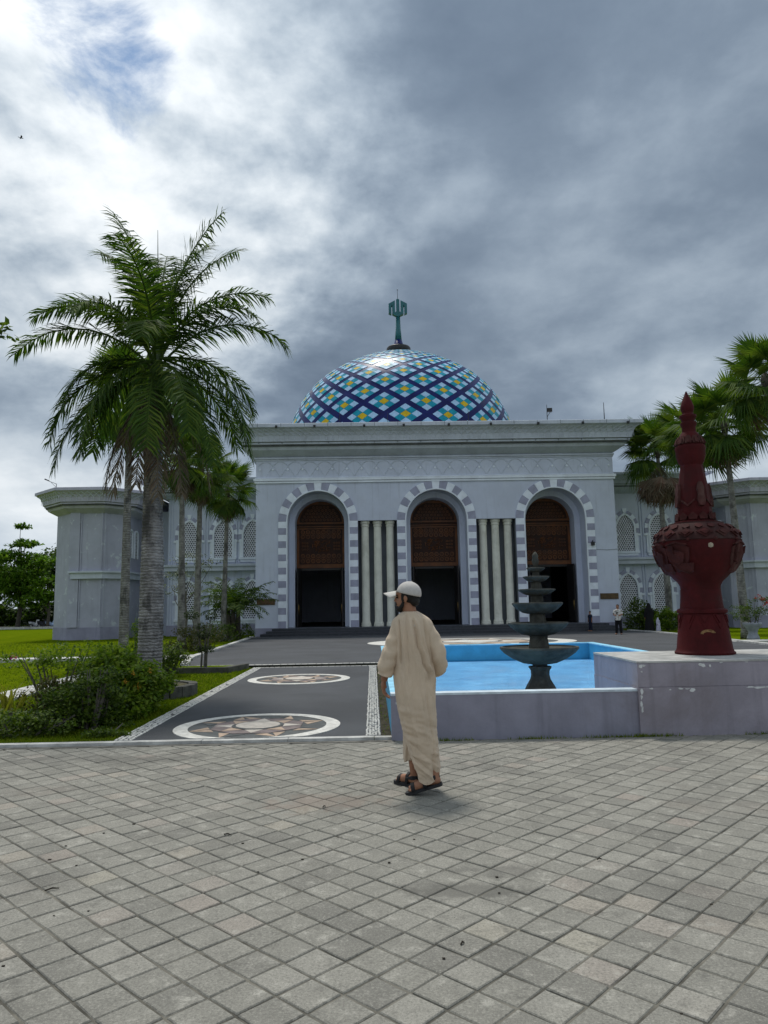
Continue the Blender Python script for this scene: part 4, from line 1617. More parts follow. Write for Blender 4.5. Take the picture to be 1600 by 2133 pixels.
def window(ms, x, y, z=0.0, rotz=0.0):
    o = mcopy(ms['frame'], 'window', (x, y, z), None, rotz)
    for nm in ('pane', 'lattice', 'impost'):
        mcopy(ms[nm], nm, (0, 0, 0), o)
    for me in ms['blocks']:
        mcopy(me, 'arch_block', (0, 0, 0), o)


def wing(x0, x1, wins, open_side):
    Y = 54.0
    b_ = MB()
    b_.box(x0, Y, -0.8, x1, 66.0, 9.72)
    w_ = mpart(b_, 'wing_wall', wall_m)
    b_ = MB()
    b_.box(x0 - 0.02, Y - 0.04, -0.8, x1 + 0.02, Y + 0.5, 0.36)
    mpart(b_, 'dado', dado_m)
    b_ = MB()
    b_.box(x0 - 0.25, Y - 0.75, 4.62, x1 + 0.25, Y + 0.2, 4.78)
    b_.box(x0 - 0.1, Y - 0.60, 4.30, x1 + 0.1, Y + 0.2, 4.615)
    mpart(b_, 'ledge', cornice_m)
    b_ = MB()
    for xx in [x0 + 0.22, x1 - 0.22] + [(a + b) / 2 for a, b in zip(wins, wins[1:])]:
        for dx in (-0.10, 0.10):
            b_.box(xx + dx - 0.045, Y - 0.07, 4.79, xx + dx + 0.045, Y + 0.01, 9.7)
            b_.box(xx + dx - 0.045, Y - 0.07, 0.37, xx + dx + 0.045, Y + 0.01, 4.28)
    mpart(b_, 'pilaster', wall_m)
    q = [(x0, Y), (x1, Y), (x1, 66.0), (x0, 66.0)]
    b_ = MB()
    cornice(b_, q, 1.95, 9.65, 10.98)
    c_ = mpart(b_, 'cornice', cornice_m)
    b_ = MB()
    groove(b_, q, 1.95, 9.65, 10.98)
    mpart(b_, 'groove_shade', groove_m, c_)
    b_ = MB()
    cornice_net(b_, q, 1.95, 9.65, 10.98, [0])
    mpart(b_, 'cornice_lattice', relief_m, c_, kind='stuff')
    for xx in wins:
        window(wu, xx, Y)
        window(wl, xx, Y)


wing(-15.12, -7.69, [-13.55, -11.02, -8.85], -1)
wing(16.41, 23.25, [16.5 + 0.85, 19.08, 21.62], 1)

# --- corner towers
def small_window():
    gl, fr = MB(), MB()
    pts = arch_pts(0, 0.30, 5.35, 6.9, 20)
    gl.add([(x_, -0.01, z_) for x_, z_ in pts], [tuple(range(len(pts)))])
    po = arch_pts(0, 0.42, 5.25, 6.9, 20)
    pi_ = arch_pts(0, 0.30, 5.25, 6.9, 20)
    ring_face(fr, po, pi_, -0.10)
    reveal(fr, pi_, -0.10, 0.0)
    reveal(fr, po[::-1], -0.10, 0.0)
    return gl.mesh('pane', glass_m), fr.mesh('window', trim_m), lattice_mesh(0.30, 5.35, 6.9, 7.2, 0.22, 0.03)


sw_p, sw_f, sw_l = small_window()


def tower(sgn):
    f = lambda x: x if sgn < 0 else 8.1 - x
    base = [(-22.3, 51.58), (-20.72, 50.0), (-18.47, 50.0), (-17.30, 51.2), (-17.30, 58.0), (-22.3, 58.0)]
    poly = [(f(x), y) for x, y in base]
    if sgn > 0:
        poly = poly[::-1]
    b_ = MB()
    b_.prism(poly, 'z', -0.8, 8.40)
    mpart(b_, 'tower_wall', worn_wall_m)
    b_ = MB()
    b_.prism([tuple(q) for q in offset_poly(poly, 0.03)], 'z', -0.8, 0.43)
    mpart(b_, 'dado', dado_m)
    b_ = MB()
    cut = [(f(x), y) for x, y in [(-20.3, 50.0), (-18.47, 50.0), (-17.30, 51.2), (-17.30, 58.0), (-20.3, 58.0)]]
    if sgn > 0:
        cut = cut[::-1]
    b_.prism([tuple(q) for q in offset_poly(cut, 0.36)], 'z', 4.12, 4.24)
    b_.prism([tuple(q) for q in offset_poly(cut, 0.22)], 'z', 3.72, 4.115)
    mpart(b_, 'ledge', cornice_m)
    b_ = MB()
    for xx, yy in ((-20.40, 50.0),):
        for (u, v, pr) in ((-20.70, -20.02, 0.10), (-19.98, -19.90, 0.06), (-18.62, -18.49, 0.05)):
            a_, c_ = sorted((f(u), f(v)))
            b_.box(a_, 50.0 - pr, 0.44, c_, 50.2, 3.71)
            b_.box(a_, 50.0 - pr, 4.25, c_, 50.2, 8.38)
    mpart(b_, 'pilaster', worn_wall_m)
    # recessed looking panels on the chamfer, as raised borders
    b_ = MB()
    p0, p1 = Vector((f(-18.47), 50.0)), Vector((f(-17.30), 51.2))
    nrm = Vector((p1.y - p0.y, -(p1.x - p0.x))).normalized() * (1 if sgn < 0 else -1)
    for t0, t1 in ((0.03, 0.13), (0.87, 0.97)):
        for z0_, z1_ in ((0.44, 3.71), (4.25, 8.38)):
            a_, c_ = p0.lerp(p1, t0), p0.lerp(p1, t1)
            o_ = nrm * 0.06
            b_.prism([(a_.x, a_.y), (c_.x, c_.y), (c_.x + o_.x, c_.y + o_.y), (a_.x + o_.x, a_.y + o_.y)], 'z', z0_, z1_)
    mpart(b_, 'pilaster', worn_wall_m)
    b_ = MB()
    cornice(b_, poly, 1.42, 8.22, 9.85)
    c_ = mpart(b_, 'cornice', tower_cornice_m)
    b_ = MB()
    groove(b_, poly, 1.42, 8.22, 9.85)
    mpart(b_, 'groove_shade', groove_m, c_)
    b_ = MB()
    cornice_net(b_, poly, 1.42, 8.22, 9.85, [0, 1, 2] if sgn < 0 else [2, 3, 4], 0.36)
    mpart(b_, 'cornice_lattice', relief_m, c_, kind='stuff')
    for yy in (52.1, 53.3):
        o = mcopy(sw_f, 'window', (f(-17.30), yy, 0), None, PI / 2 if sgn < 0 else -PI / 2)
        mcopy(sw_p, 'pane', (0, 0, 0), o)
        mcopy(sw_l, 'lattice', (0, 0, 0), o)
    # link wall to the wing
    b_ = MB()
    a_, c_ = sorted((f(-17.29), -15.13 if sgn < 0 else 23.26))
    b_.box(a_, 55.6, -0.8, c_, 60, 9.0)
    mpart(b_, 'link_wall', wall_m)


tower(-1)
tower(1)
b_ = MB()                                     # shaded back hall carrying the dome
b_.box(-14.0, 66.1, -0.8, 22.7, 112.0, 12.0)
mpart(b_, 'hall_wall', wall_m)

# --- dome of lozenge tiles
DX, DY = 3.78, 88.0
navy_m = M('navy_glazed_tile', (0.010, 0.016, 0.105), 0.36, 0.25, 0.8, 0.14)
tile_mats = [M('yellow_tile', (0.58, 0.40, 0.02), 0.36, 0.15, 2.0, 0.14), M('teal_tile', (0.010, 0.260, 0.370), 0.36, 0.15, 2.0, 0.14), M('pale_tile', (0.360, 0.560, 0.780), 0.36, 0.1, 2.0, 0.14)]
prof = [(14.3, 17.0), (14.3, 19.0), (14.1, 21.0), (13.6, 23.0), (13.0, 24.5), (11.85, 26.65), (10.05, 28.7), (7.8, 30.3), (5.7, 31.4), (3.9, 32.1), (2.5, 32.6), (1.3, 33.0)]
# finer profile by Catmull-Rom
fine = []
for i in range(len(prof) - 1):
    p0, p1, p2, p3 = prof[max(i - 1, 0)], prof[i], prof[i + 1], prof[min(i + 2, len(prof) - 1)]
    for k in range(6):
        t = k / 6
        fine.append(tuple(0.5 * ((2 * b) + (-a + c) * t + (2 * a - 5 * b + 4 * c - d) * t * t + (-a + 3 * b - 3 * c + d) * t ** 3) for a, b, c, d in zip(p0, p1, p2, p3)))
fine.append(prof[-1])
V = [0.0]
for (r0, z0_), (r1, z1_) in zip(fine, fine[1:]):
    V.append(V[-1] + math.hypot(r1 - r0, z1_ - z0_) / ((r0 + r1) / 2))


def dome_at(v):
    for k in range(len(V) - 1):
        if v <= V[k + 1]:
            t = (v - V[k]) / (V[k + 1] - V[k])
            return fine[k][0] + (fine[k + 1][0] - fine[k][0]) * t, fine[k][1] + (fine[k + 1][1] - fine[k][1]) * t
    return fine[-1]


b_ = MB()
b_.lathe(fine, DX, DY, 96, cap=False)
dome = mpart(b_, 'dome', navy_m, None, True)
b_ = MB()
b_.lathe([(15.2, 11.9), (15.2, 17.0), (15.5, 17.1), (15.5, 17.6), (14.3, 17.7)], DX, DY, 48, cap=False)
mpart(b_, 'drum', wall_m)
NC, KV = 19, 1.42
tiles = []
vmax = V[-1] - 0.05
for p in range(-70, 70):
    for q in range(-70, 70):
        # cell centre: A = (p+q+1)/2, B = (p-q)/2
        Bc = (p - q) / 2.0
        vc = (Bc + 0.85) * 2 * PI / NC / KV
        A = (p + q + 1) / 2.0
        th = A * 2 * PI / NC
        if not (0.12 < vc < vmax) or not (-0.01 <= A + 4 < NC - 0.01):
            continue
        for i in range(3):
            for j in range(3):
                lo, sz, gp = 0.117, 0.2553, 0.006
                c4 = []
                ok = True
                for (u, w) in ((0, 0), (1, 0), (1, 1), (0, 1)):
                    pp_ = p + lo + (i + u) * sz + (gp if u == 0 else -gp)
                    qq = q + lo + (j + w) * sz + (gp if w == 0 else -gp)
                    Aa, Bb = (pp_ + qq) / 2.0, (pp_ - qq) / 2.0
                    v = (Bb + 0.85) * 2 * PI / NC / KV
                    if v < 0.02 or v > vmax:
                        ok = False
                        break
                    r_, z_ = dome_at(v)
                    t_ = Aa * 2 * PI / NC - PI / 2
                    c4.append((r_, z_, t_))
                if not ok:
                    continue
                kind_ = 0 if (i == 1 and j == 1) else (1 if (i == 1 or j == 1) else 2)
                tiles.append((kind_, c4))


def tile_geo(c4):
    v = []
    for d in (0.0, 0.045):
        for r_, z_, t_ in c4:
            rr = r_ + d * 0.75
            v.append((DX + rr * math.cos(t_), DY + rr * math.sin(t_), z_ + d * 0.6))
    return v, [(4, 5, 6, 7), (0, 1, 5, 4), (1, 2, 6, 5), (2, 3, 7, 6), (3, 0, 4, 7)]


def tile_show(tl):
    v, f = tile_geo(tl[1])
    c = sum((Vector(q) for q in v[4:]), Vector()) / 4
    n = (Vector(v[6]) - Vector(v[4])).cross(Vector(v[7]) - Vector(v[5]))
    to = (Vector((0, 0, 1.55)) - c)
    if c.z < 1.55 + 11.9 / 46.4 * c.y - 0.3:
        return 0.0
    return max(0.0, abs(n.dot(to.normalized())) if (c - Vector((DX, DY, 24))).dot(to) > 0 else 0.0) / to.length_squared


tiles.sort(key=tile_show, reverse=True)
rest = MB()
for n_, tl in enumerate(tiles):
    v, f = tile_geo(tl[1])
    if n_ < 300:
        q = MB()
        q.add(v, f)
        mpart(q, 'dome_tile', tile_mats[tl[0]], dome)
    else:
        rest.add(v, f, tl[0])
mpart(rest, 'dome_tiles', tile_mats, dome, kind='stuff')
# collar, mast and emblem on top
teal_m = M('teal_enamel', (0.006, 0.105, 0.125), 0.35, 0.2, 2.0, 0.5)
b_ = MB()
b_.lathe([(1.25, 32.85), (1.50, 33.1), (1.52, 33.62), (1.42, 33.78), (0.9, 33.95)], DX, DY, 36)
fin = mpart(b_, 'finial', black_m, None, True)
b_ = MB()
b_.lathe([(0.95, 33.9), (0.60, 34.2), (0.44, 34.75)], DX, DY, 20)
mpart(b_, 'mast_foot', navy_m, fin, True)
b_ = MB()
b_.lathe([(0.43, 34.7), (0.37, 35.9), (0.335, 36.0), (0.27, 37.9)], DX, DY, 16)
mpart(b_, 'mast', teal_m, fin, True)
b_ = MB()
S, EZ = 1.19, 38.95
E = lambda pts: b_.prism([(DX + x * S, EZ + z * S) for x, z in pts], 'y', DY - 0.30, DY + 0.30)
for s in (1, -1):
    fl_ = lambda pts: [(s * x, z) for x, z in pts] if s > 0 else [(s * x, z) for x, z in pts][::-1]
    E(fl_([(-0.98, -0.56), (-0.69, -0.70), (-0.69, 0.22), (-0.30, 0.44), (-0.30, 0.83), (-0.98, 0.46)]))
    b_.prism([(DX + x * S, EZ + z * S) for x, z in fl_([(-0.60, -0.66), (-0.30, -0.52), (-0.30, 0.437), (-0.60, 0.26)])], 'y', DY - 0.297, DY + 0.297)
E([(-0.60, -0.667), (0, -0.98), (0.60, -0.667), (0.30, -0.515), (0.17, -0.40), (-0.17, -0.40), (-0.30, -0.515)])
b_.prism([(DX + x * S, EZ + z * S) for x, z in [(-0.17, -0.398), (0.17, -0.398), (0.17, 0.90), (0.08, 0.98), (-0.08, 0.98), (-0.17, 0.90)]], 'y', DY - 0.295, DY + 0.295)
mpart(b_, 'emblem', teal_m, fin)
b_ = MB()
b_.tube([(DX, DY, 40.1), (DX, DY, 41.45)], [0.035, 0.02], 6)
b_.ellipsoid((DX, DY, 41.45), (0.08, 0.08, 0.06), seg=8, rings=6)
mpart(b_, 'lightning_rod', black_m, fin)

# lamp on the left tower roof
lamp = thing('roof_lamp', 'small dark lamp on a bracket at the edge of the left tower roof', 'lamp', (-21.3, 48.85, 9.85))
b_ = MB()
b_.tube([(0, 0, -0.02), (0, 0, 0.28)], 0.02, 6)
b_.build('post', black_m, lamp)
b_ = MB()
b_.tube([(0, 0, 0.27), (-0.55, -0.05, 0.48)], 0.018, 6)
b_.tube([(0, 0, 0.03), (-0.36, -0.03, 0.38)], 0.012, 6)
b_.build('bracket', black_m, lamp)
b_ = MB()
b_.add([(-0.48, -0.12, 0.44), (-0.48, 0.06, 0.44), (-0.78, 0.06, 0.56), (-0.78, -0.12, 0.56), (-0.50, -0.09, 0.52), (-0.50, 0.03, 0.52), (-0.76, 0.03, 0.64), (-0.76, -0.09, 0.64)],
       [(0, 1, 2, 3), (7, 6, 5, 4), (0, 4, 5, 1), (1, 5, 6, 2), (2, 6, 7, 3), (3, 7, 4, 0)])
b_.build('lamp_head', black_m, lamp)
# ---------------------------------------------------------------- plants
palm_leaf_m = leaf_mat('palm_leaflet', [(0.022, 0.050, 0.008), (0.038, 0.080, 0.012), (0.060, 0.108, 0.015), (0.115, 0.155, 0.020)], 0.32, 0.7)
fan_leaf_m = leaf_mat('fan_leaf', [(0.030, 0.065, 0.010), (0.050, 0.098, 0.014), (0.080, 0.13, 0.017), (0.13, 0.17, 0.025)], 0.32, 0.65)
dry_leaf_m = leaf_mat('dry_palm_leaf', [(0.075, 0.058, 0.040), (0.13, 0.105, 0.075), (0.19, 0.155, 0.115), (0.11, 0.060, 0.042)], 0.15, 0.8)
shrub_m = leaf_mat('shrub_leaf', [(0.022, 0.045, 0.008), (0.045, 0.080, 0.012), (0.080, 0.125, 0.016), (0.13, 0.175, 0.026)], 0.32, 0.5)
dark_shrub_m = leaf_mat('dark_shrub_leaf', [(0.010, 0.022, 0.008), (0.020, 0.038, 0.011), (0.034, 0.056, 0.014), (0.05, 0.075, 0.02)], 0.22, 0.5)
bright_shrub_m = leaf_mat('bright_shrub_leaf', [(0.050, 0.095, 0.009), (0.10, 0.165, 0.016), (0.155, 0.23, 0.025), (0.23, 0.28, 0.045)], 0.42, 0.5)
olive_m = leaf_mat('olive_shrub_leaf', [(0.030, 0.040, 0.012), (0.055, 0.065, 0.018), (0.085, 0.085, 0.028), (0.12, 0.09, 0.035)], 0.25, 0.6)
grey_leaf_m = leaf_mat('grey_green_leaf', [(0.045, 0.062, 0.045), (0.075, 0.095, 0.065), (0.16, 0.18, 0.15), (0.42, 0.43, 0.38)], 0.25, 0.6)
tree_m = leaf_mat('tree_leaf', [(0.034, 0.078, 0.008), (0.066, 0.135, 0.012), (0.11, 0.20, 0.018), (0.18, 0.27, 0.026)], 0.35, 0.6)
deep_tree_m = leaf_mat('deep_tree_leaf', [(0.016, 0.036, 0.007), (0.030, 0.064, 0.010), (0.055, 0.10, 0.014), (0.10, 0.16, 0.02)], 0.25, 0.5)
yellow_leaf_m = leaf_mat('yellow_blade', [(0.16, 0.17, 0.02), (0.27, 0.26, 0.04), (0.36, 0.33, 0.07)], 0.3, 0.5)
pink_m = leaf_mat('pink_petal', [(0.35, 0.03, 0.16), (0.45, 0.05, 0.22)], 0.3, 0.6)
red_m = leaf_mat('red_petal', [(0.36, 0.03, 0.035), (0.48, 0.05, 0.05), (0.42, 0.10, 0.10)], 0.3, 0.6)
orange_m = leaf_mat('orange_petal', [(0.50, 0.22, 0.03), (0.55, 0.32, 0.05)], 0.3, 0.6)
bark_m = M('grey_bark', (0.075, 0.066, 0.055), 0.9, 0.4, 9.0, 0.2, 0.6, 40)
twig_bark_m = M('pale_bark', (0.12, 0.11, 0.095), 0.9, 0.35, 12.0, 0.2, 0.5, 40)
planter_m = M('planter_stone', (0.085, 0.085, 0.075), 0.9, 0.4, 5.0, 0.2, 0.5, 30)


def trunk_material(name, c, ring, freq):
    m_, nt, b = new_mat(name)
    P = world_pos(nt)
    wv = nt.nodes.new('ShaderNodeTexWave')
    wv.bands_direction = 'Z'
    wv.inputs['Scale'].default_value = freq
    wv.inputs['Distortion'].default_value = 4.0
    wv.inputs['Detail'].default_value = 3
    wv.inputs['Detail Scale'].default_value = 2.5
    nt.links.new(P, wv.inputs[0])
    n1 = tex_noise(nt, P, 5.0, 8, 0.65)
    cc = mix(nt, map_range(nt, n1, 0.3, 0.7), tuple(x * 0.55 for x in c), tuple(x * 1.35 for x in c))
    cc = mix(nt, map_range(nt, wv.outputs[0], 0.25, 0.02, 0, 0.5), cc, ring)
    n2 = tex_noise(nt, vmul(nt, P, (1, 1, 0.5)), 2.6, 6, 0.6)
    cc = mix(nt, map_range(nt, n2, 0.54, 0.62, 0, 0.65), cc, (0.035, 0.034, 0.033))
    nt.links.new(cc, b.inputs['Base Color'])
    b.inputs['Roughness'].default_value = 0.9
    b.inputs['Specular IOR Level'].default_value = 0.15
    bump(nt, b, wv.outputs[0], 0.7, 0.02)
    return m_


royal_m = trunk_material('royal_palm_trunk', (0.29, 0.28, 0.275), (0.09, 0.085, 0.08), 5.5)
fan_trunk_m = trunk_material('fan_palm_trunk', (0.22, 0.215, 0.20), (0.08, 0.075, 0.07), 4.5)
green_shaft_m = M('green_crownshaft', (0.035, 0.065, 0.012), 0.5, 0.3, 3.0, 0.4)


def frond_mesh(name, mat, az, p0, droop, L, leaf=0.52, rnd=None, n=46, width=0.026, hang=0.25, base=Vector((0, 0, 0))):
    r_ = rnd or rng
    mb = MB()
    steps = 24
    pts, dirs = [Vector(base)], []
    yaw = az
    for i in range(steps):
        t = i / steps
        pit = R(p0 - droop * t ** 1.35)
        yaw += r_.gauss(0, 0.008)
        d = Vector((math.cos(pit) * math.cos(yaw), math.cos(pit) * math.sin(yaw), math.sin(pit)))
        dirs.append(d)
        pts.append(pts[-1] + d * (L / steps))
    dirs.append(dirs[-1])
    mb.tube([pts[k] for k in range(0, steps + 1, 3)], [0.026 * (1 - 0.85 * k / steps) + 0.003 for k in range(0, steps + 1, 3)], 5)
    for k in range(n):
        t = 0.14 + 0.86 * (k + r_.random() * 0.5) / n
        f = min(t * steps, steps - 0.001)
        i = int(f)
        p = pts[i].lerp(pts[i + 1], f - i)
        d = dirs[i]
        side = d.cross(Vector((0, 0, 1)))
        if side.length < 0.1:
            side = Vector((-math.sin(az), math.cos(az), 0))
        side.normalize()
        upv = side.cross(d).normalized()
        ll = leaf * (0.45 + 0.55 * math.sin(PI * min(1, (t * 0.88 + 0.10)))) * r_.uniform(0.82, 1.1)
        for s in (-1, 1):
            lift = r_.uniform(-0.25, 0.45)
            v1 = (side * s * r_.uniform(0.7, 1.0) + d * r_.uniform(0.45, 0.8) + upv * lift - Vector((0, 0, hang))).normalized()
            v2 = (v1 + Vector((0, 0, -r_.uniform(0.25, 0.9))) + d * 0.15).normalized()
            m1 = p + v1 * ll * 0.55
            m2 = m1 + v2 * ll * 0.45
            wv = v1.cross(upv + side * r_.uniform(-.6, .6)).normalized() * width * 0.5
            mb.add([p - wv * 0.5, p + wv * 0.5, m1 + wv, m1 - wv, m2], [(0, 1, 2, 3), (3, 2, 4)])
    return mb.mesh(name, mat)


# --- the tall feather palm in the ring planter
PB = Vector((-4.05, 13.4, 0.0))
palm = thing('royal_palm', 'tall feather palm with thick grey ringed trunk rising from the round planter', 'palm', PB)
TZ = 5.55
tp = MB()
zz = 0.0
pts, rad = [], []
k = 0
while zz < TZ:
    f = zz / TZ
    rr = 0.205 - 0.035 * f + 0.018 * math.sin(f * 6) + (0.03 if f < 0.03 else 0)
    pts.append((0.02 * math.sin(zz * 0.9), 0, zz)); rad.append(rr + 0.007)
    pts.append((0.02 * math.sin(zz * 0.9), 0, zz + 0.03)); rad.append(rr + 0.007)
    pts.append((0.02 * math.sin(zz * 0.9), 0, zz + 0.035)); rad.append(rr - 0.006)
    zz += rng.uniform(0.08, 0.13)
tp.tube(pts, rad, 20)
tp.build('trunk', royal_m, palm)
cs = MB()
cs.tube([(0, 0, TZ - 0.15), (0, 0, TZ + 0.2), (0, 0, TZ + 0.75), (0, 0, TZ + 1.0)], [0.15, 0.135, 0.10, 0.06], 14)
cs.build('crownshaft', green_shaft_m, palm, True)
sp = MB()
sp.tube([(0, 0, TZ + 0.8), (0.0, 0, TZ + 2.2), (-0.03, 0, TZ + 3.35)], [0.03, 0.014, 0.004], 6)
sp.build('spear_leaf', green_shaft_m, palm)
CB = Vector((0, 0, TZ + 0.75))
fronds = [  # azimuth, start pitch, droop, length
    (174, 48, 98, 3.2), (186, 60, 100, 2.7), (166, 70, 88, 2.9), (160, 86, 36, 3.6), (148, 82, 62, 3.3), (118, 84, 50, 3.2), (96, 86, 44, 3.2), (60, 84, 46, 3.2), (14, 85, 36, 3.5),
    (34, 78, 48, 3.2), (4, 68, 88, 2.7), (2, 54, 110, 2.9), (-14, 62, 110, 2.5), (20, 10, 96, 2.3), (-20, -10, 78, 2.7), (-4, -22, 64, 2.8), (-58, -16, 70, 2.7), (-76, -24, 60, 2.7), (-80, 44, 116, 2.2),
    (-118, 56, 116, 2.3), (192, -12, 76, 2.6), (202, -26, 60, 2.7), (214, 0, 90, 2.2), (80, 20, 100, 2.3), (120, 10, 95, 2.3), (-98, 76, 90, 2.6),
    (238, -26, 60, 2.5), (-36, -30, 52, 2.7), (222, -36, 48, 2.4), (150, -14, 72, 2.4), (40, -12, 72, 2.4)]
r5 = random.Random(21)
for (az, p0, dr, L) in fronds:
    o = obj('frond', frond_mesh('frond', palm_leaf_m, R(az), p0, dr, L, 0.62, r5, 96, 0.032, base=(0, 0, 0)), palm, CB + Vector((0.05 * math.cos(R(az)), 0.05 * math.sin(R(az)), r5.uniform(-0.25, 0.05))))
for (az, p0, dr, L) in [(-70, -55, 30, 2.5), (-40, -60, 26, 2.3), (-100, -66, 20, 2.1), (10, -50, 36, 2.2), (200, -58, 30, 2.2), (-125, -60, 26, 2.3)]:
    obj('dead_frond', frond_mesh('dead_frond', dry_leaf_m, R(az), p0, dr, L, 0.50, r5, 50, 0.026, hang=0.6), palm, CB + Vector((0.1 * math.cos(R(az)), 0.1 * math.sin(R(az)), -0.55)))
# dry flower stalks below the crownshaft
fs = MB()
for k in range(70):
    a, t = r5.uniform(0, 2 * PI), r5.uniform(0.25, 1.0)
    x0_, y0_ = 0.15 * math.cos(a), 0.15 * math.sin(a)
    fs.tube([(x0_, y0_, TZ - 0.1), (x0_ * 2.6, y0_ * 2.6, TZ - 0.35 * t), (x0_ * 2.9, y0_ * 2.9, TZ - 0.35 - 1.0 * t)], [0.007, 0.006, 0.003], 4, cap=False)
fs.build('flower_stalks', dry_leaf_m, palm, kind='stuff')


# --- fan palms
def fan_leaf(name, mat, rad, pet, nseg, spread, droop, seed, fold=0.05):
    r_ = random.Random(seed)
    mb = MB()
    c = Vector((pet, 0, -0.10 * pet))
    mb.tube([(0, 0, 0), (pet * 0.5, 0, 0.02), tuple(c)], [0.02, 0.013, 0.010], 5)
    for k in range(nseg):
        a = -spread + 2 * spread * (k + 0.5) / nseg
        da = spread / nseg
        R1 = rad * (0.86 + 0.14 * math.cos(a * 0.8)) * r_.uniform(0.92, 1.05)
        r0 = R1 * r_.uniform(0.52, 0.62)
        dz0 = -droop * 0.35 * r0 - 0.10 * abs(math.sin(a)) * r0
        dz1 = -droop * R1 * r_.uniform(0.8, 1.5) - 0.10 * abs(math.sin(a)) * R1
        P_ = lambda ang, rr, dz: (c.x + rr * math.cos(ang), c.y + rr * math.sin(ang), c.z + dz)
        ta = a + r_.gauss(0, 0.03)
        up = fold * rad * 0.5
        mb.add([tuple(c), P_(a - da, r0, dz0), P_(a, r0 * 0.98, dz0 + up), P_(a + da, r0, dz0), P_(ta, R1, dz1)],
               [(0, 1, 2), (0, 2, 3), (2, 1, 4), (2, 4, 3)])
    return mb.mesh(name, mat)


fan_meshes = [fan_leaf('frond', fan_leaf_m, 1.0, 0.95, 36, R(130), d, 50 + i) for i, d in enumerate((0.14, 0.34, 0.52, 0.24))]
fan_dry = [fan_leaf('dead_frond', dry_leaf_m, 0.85, 0.7, 20, R(80), d, 70 + i) for i, d in enumerate((0.25, 0.5))]


def fan_palm(loc, height, crown, label, seed, dead=8, lean=(0, 0), tr=0.13, nleaf=30, low=-46):
    r_ = random.Random(seed)
    t = thing('fan_palm', label, 'palm', loc, 0.0, 'slender fan palms in front of the mosque')
    pts, rad = [], []
    n = 26
    for k in range(n + 1):
        f = k / n
        pts.append((lean[0] * f, lean[1] * f, height * f))
        rad.append(tr * (1.25 - 0.62 * f + (0.45 if k == 0 else 0.12 if k == 1 else 0)))
    b_ = MB()
    b_.tube(pts, rad, 12)
    b_.build('trunk', fan_trunk_m, t, True)
    top = Vector((lean[0], lean[1], height))
    b_ = MB()
    b_.tube([top + Vector((0, 0, -0.5)), top, top + Vector((0, 0, 0.25))], [tr * 0.75, tr * 1.25, tr * 0.5], 10)
    b_.build('crownshaft', bark_m, t, True)
    for k in range(nleaf):
        f = (k + 0.5) / nleaf
        el = R(82 - (82 - low) * f ** 0.85 + r_.uniform(-8, 8))
        az = k * 2.39996 + r_.uniform(-.25, .25)
        me = fan_meshes[0 if f < 0.3 else 3 if f < 0.5 else 1 if f < 0.75 else 2]
        o = obj('frond', me, t, top + Vector((0, 0, 0.22 - 0.5 * f)))
        o.rotation_euler = Euler((r_.uniform(-0.35, 0.35), -el, az))
        o.scale = (crown * r_.uniform(0.85, 1.1),) * 3
    for k in range(dead):
        az = k * 2.39996 + r_.uniform(-.3, .3)
        o = obj('dead_frond', fan_dry[k % 2], t, top + Vector((0, 0, -0.25 - 0.25 * crown - (0.3 * crown if dead > 15 else 0))))
        o.rotation_euler = Euler((r_.uniform(-0.3, 0.3), R(r_.uniform(40, 66) if dead > 15 else r_.uniform(52, 78)), az))
        o.scale = (crown * r_.uniform(0.8, 1.05) * (1.3 if dead > 15 else 1.0),) * 3
    return t


fan_palm((-7.25, 21.5, gz(21.5)), 8.0, 0.95, 'slim fan palm just left of the thick ringed palm trunk', 1, 3, (0.0, 0), 0.12)
fan_palm((-8.2, 31.6, gz(31.6)), 8.4, 0.95, 'fan palm right of the thick trunk with reddish dead leaves, nearer of the pair', 2, 7, (-0.1, 0), 0.14)
fan_palm((-8.5, 35.5, gz(35.5)), 8.6, 1.0, 'fan palm standing behind another between the thick trunk and the left windows', 3, 7, (0.1, 0), 0.15)
fan_palm((-8.55, 42.0, gz(42.0)), 8.75, 1.05, 'fan palm nearest the left corner of the mosque portal', 4, 6, (0.2, 0), 0.14)
fan_palm((19.6, 48.0, gz(48.0)), 12.0, 1.45, 'fan palm with a brown skirt of dead leaves just right of the portal', 5, 30, (-0.1, 0), 0.18, 36, -18)
fan_palm((16.2, 31.6, gz(31.6)), 9.6, 1.25, 'fan palm with pale trunk rising right of the red urn', 6, 4, (-0.25, 0), 0.155, 34)
fan_palm((14.7, 25.2, gz(25.2)), 9.5, 1.0, 'fan palm whose crown reaches in at the right edge of the photo', 7, 2, (-0.35, 0), 0.14, 32)
fan_palm((18.5, 40.0, gz(40.0)), 11.2, 1.3, 'fan palm crown behind the pointed lid of the red urn', 8, 6, (-0.2, 0), 0.15, 30)


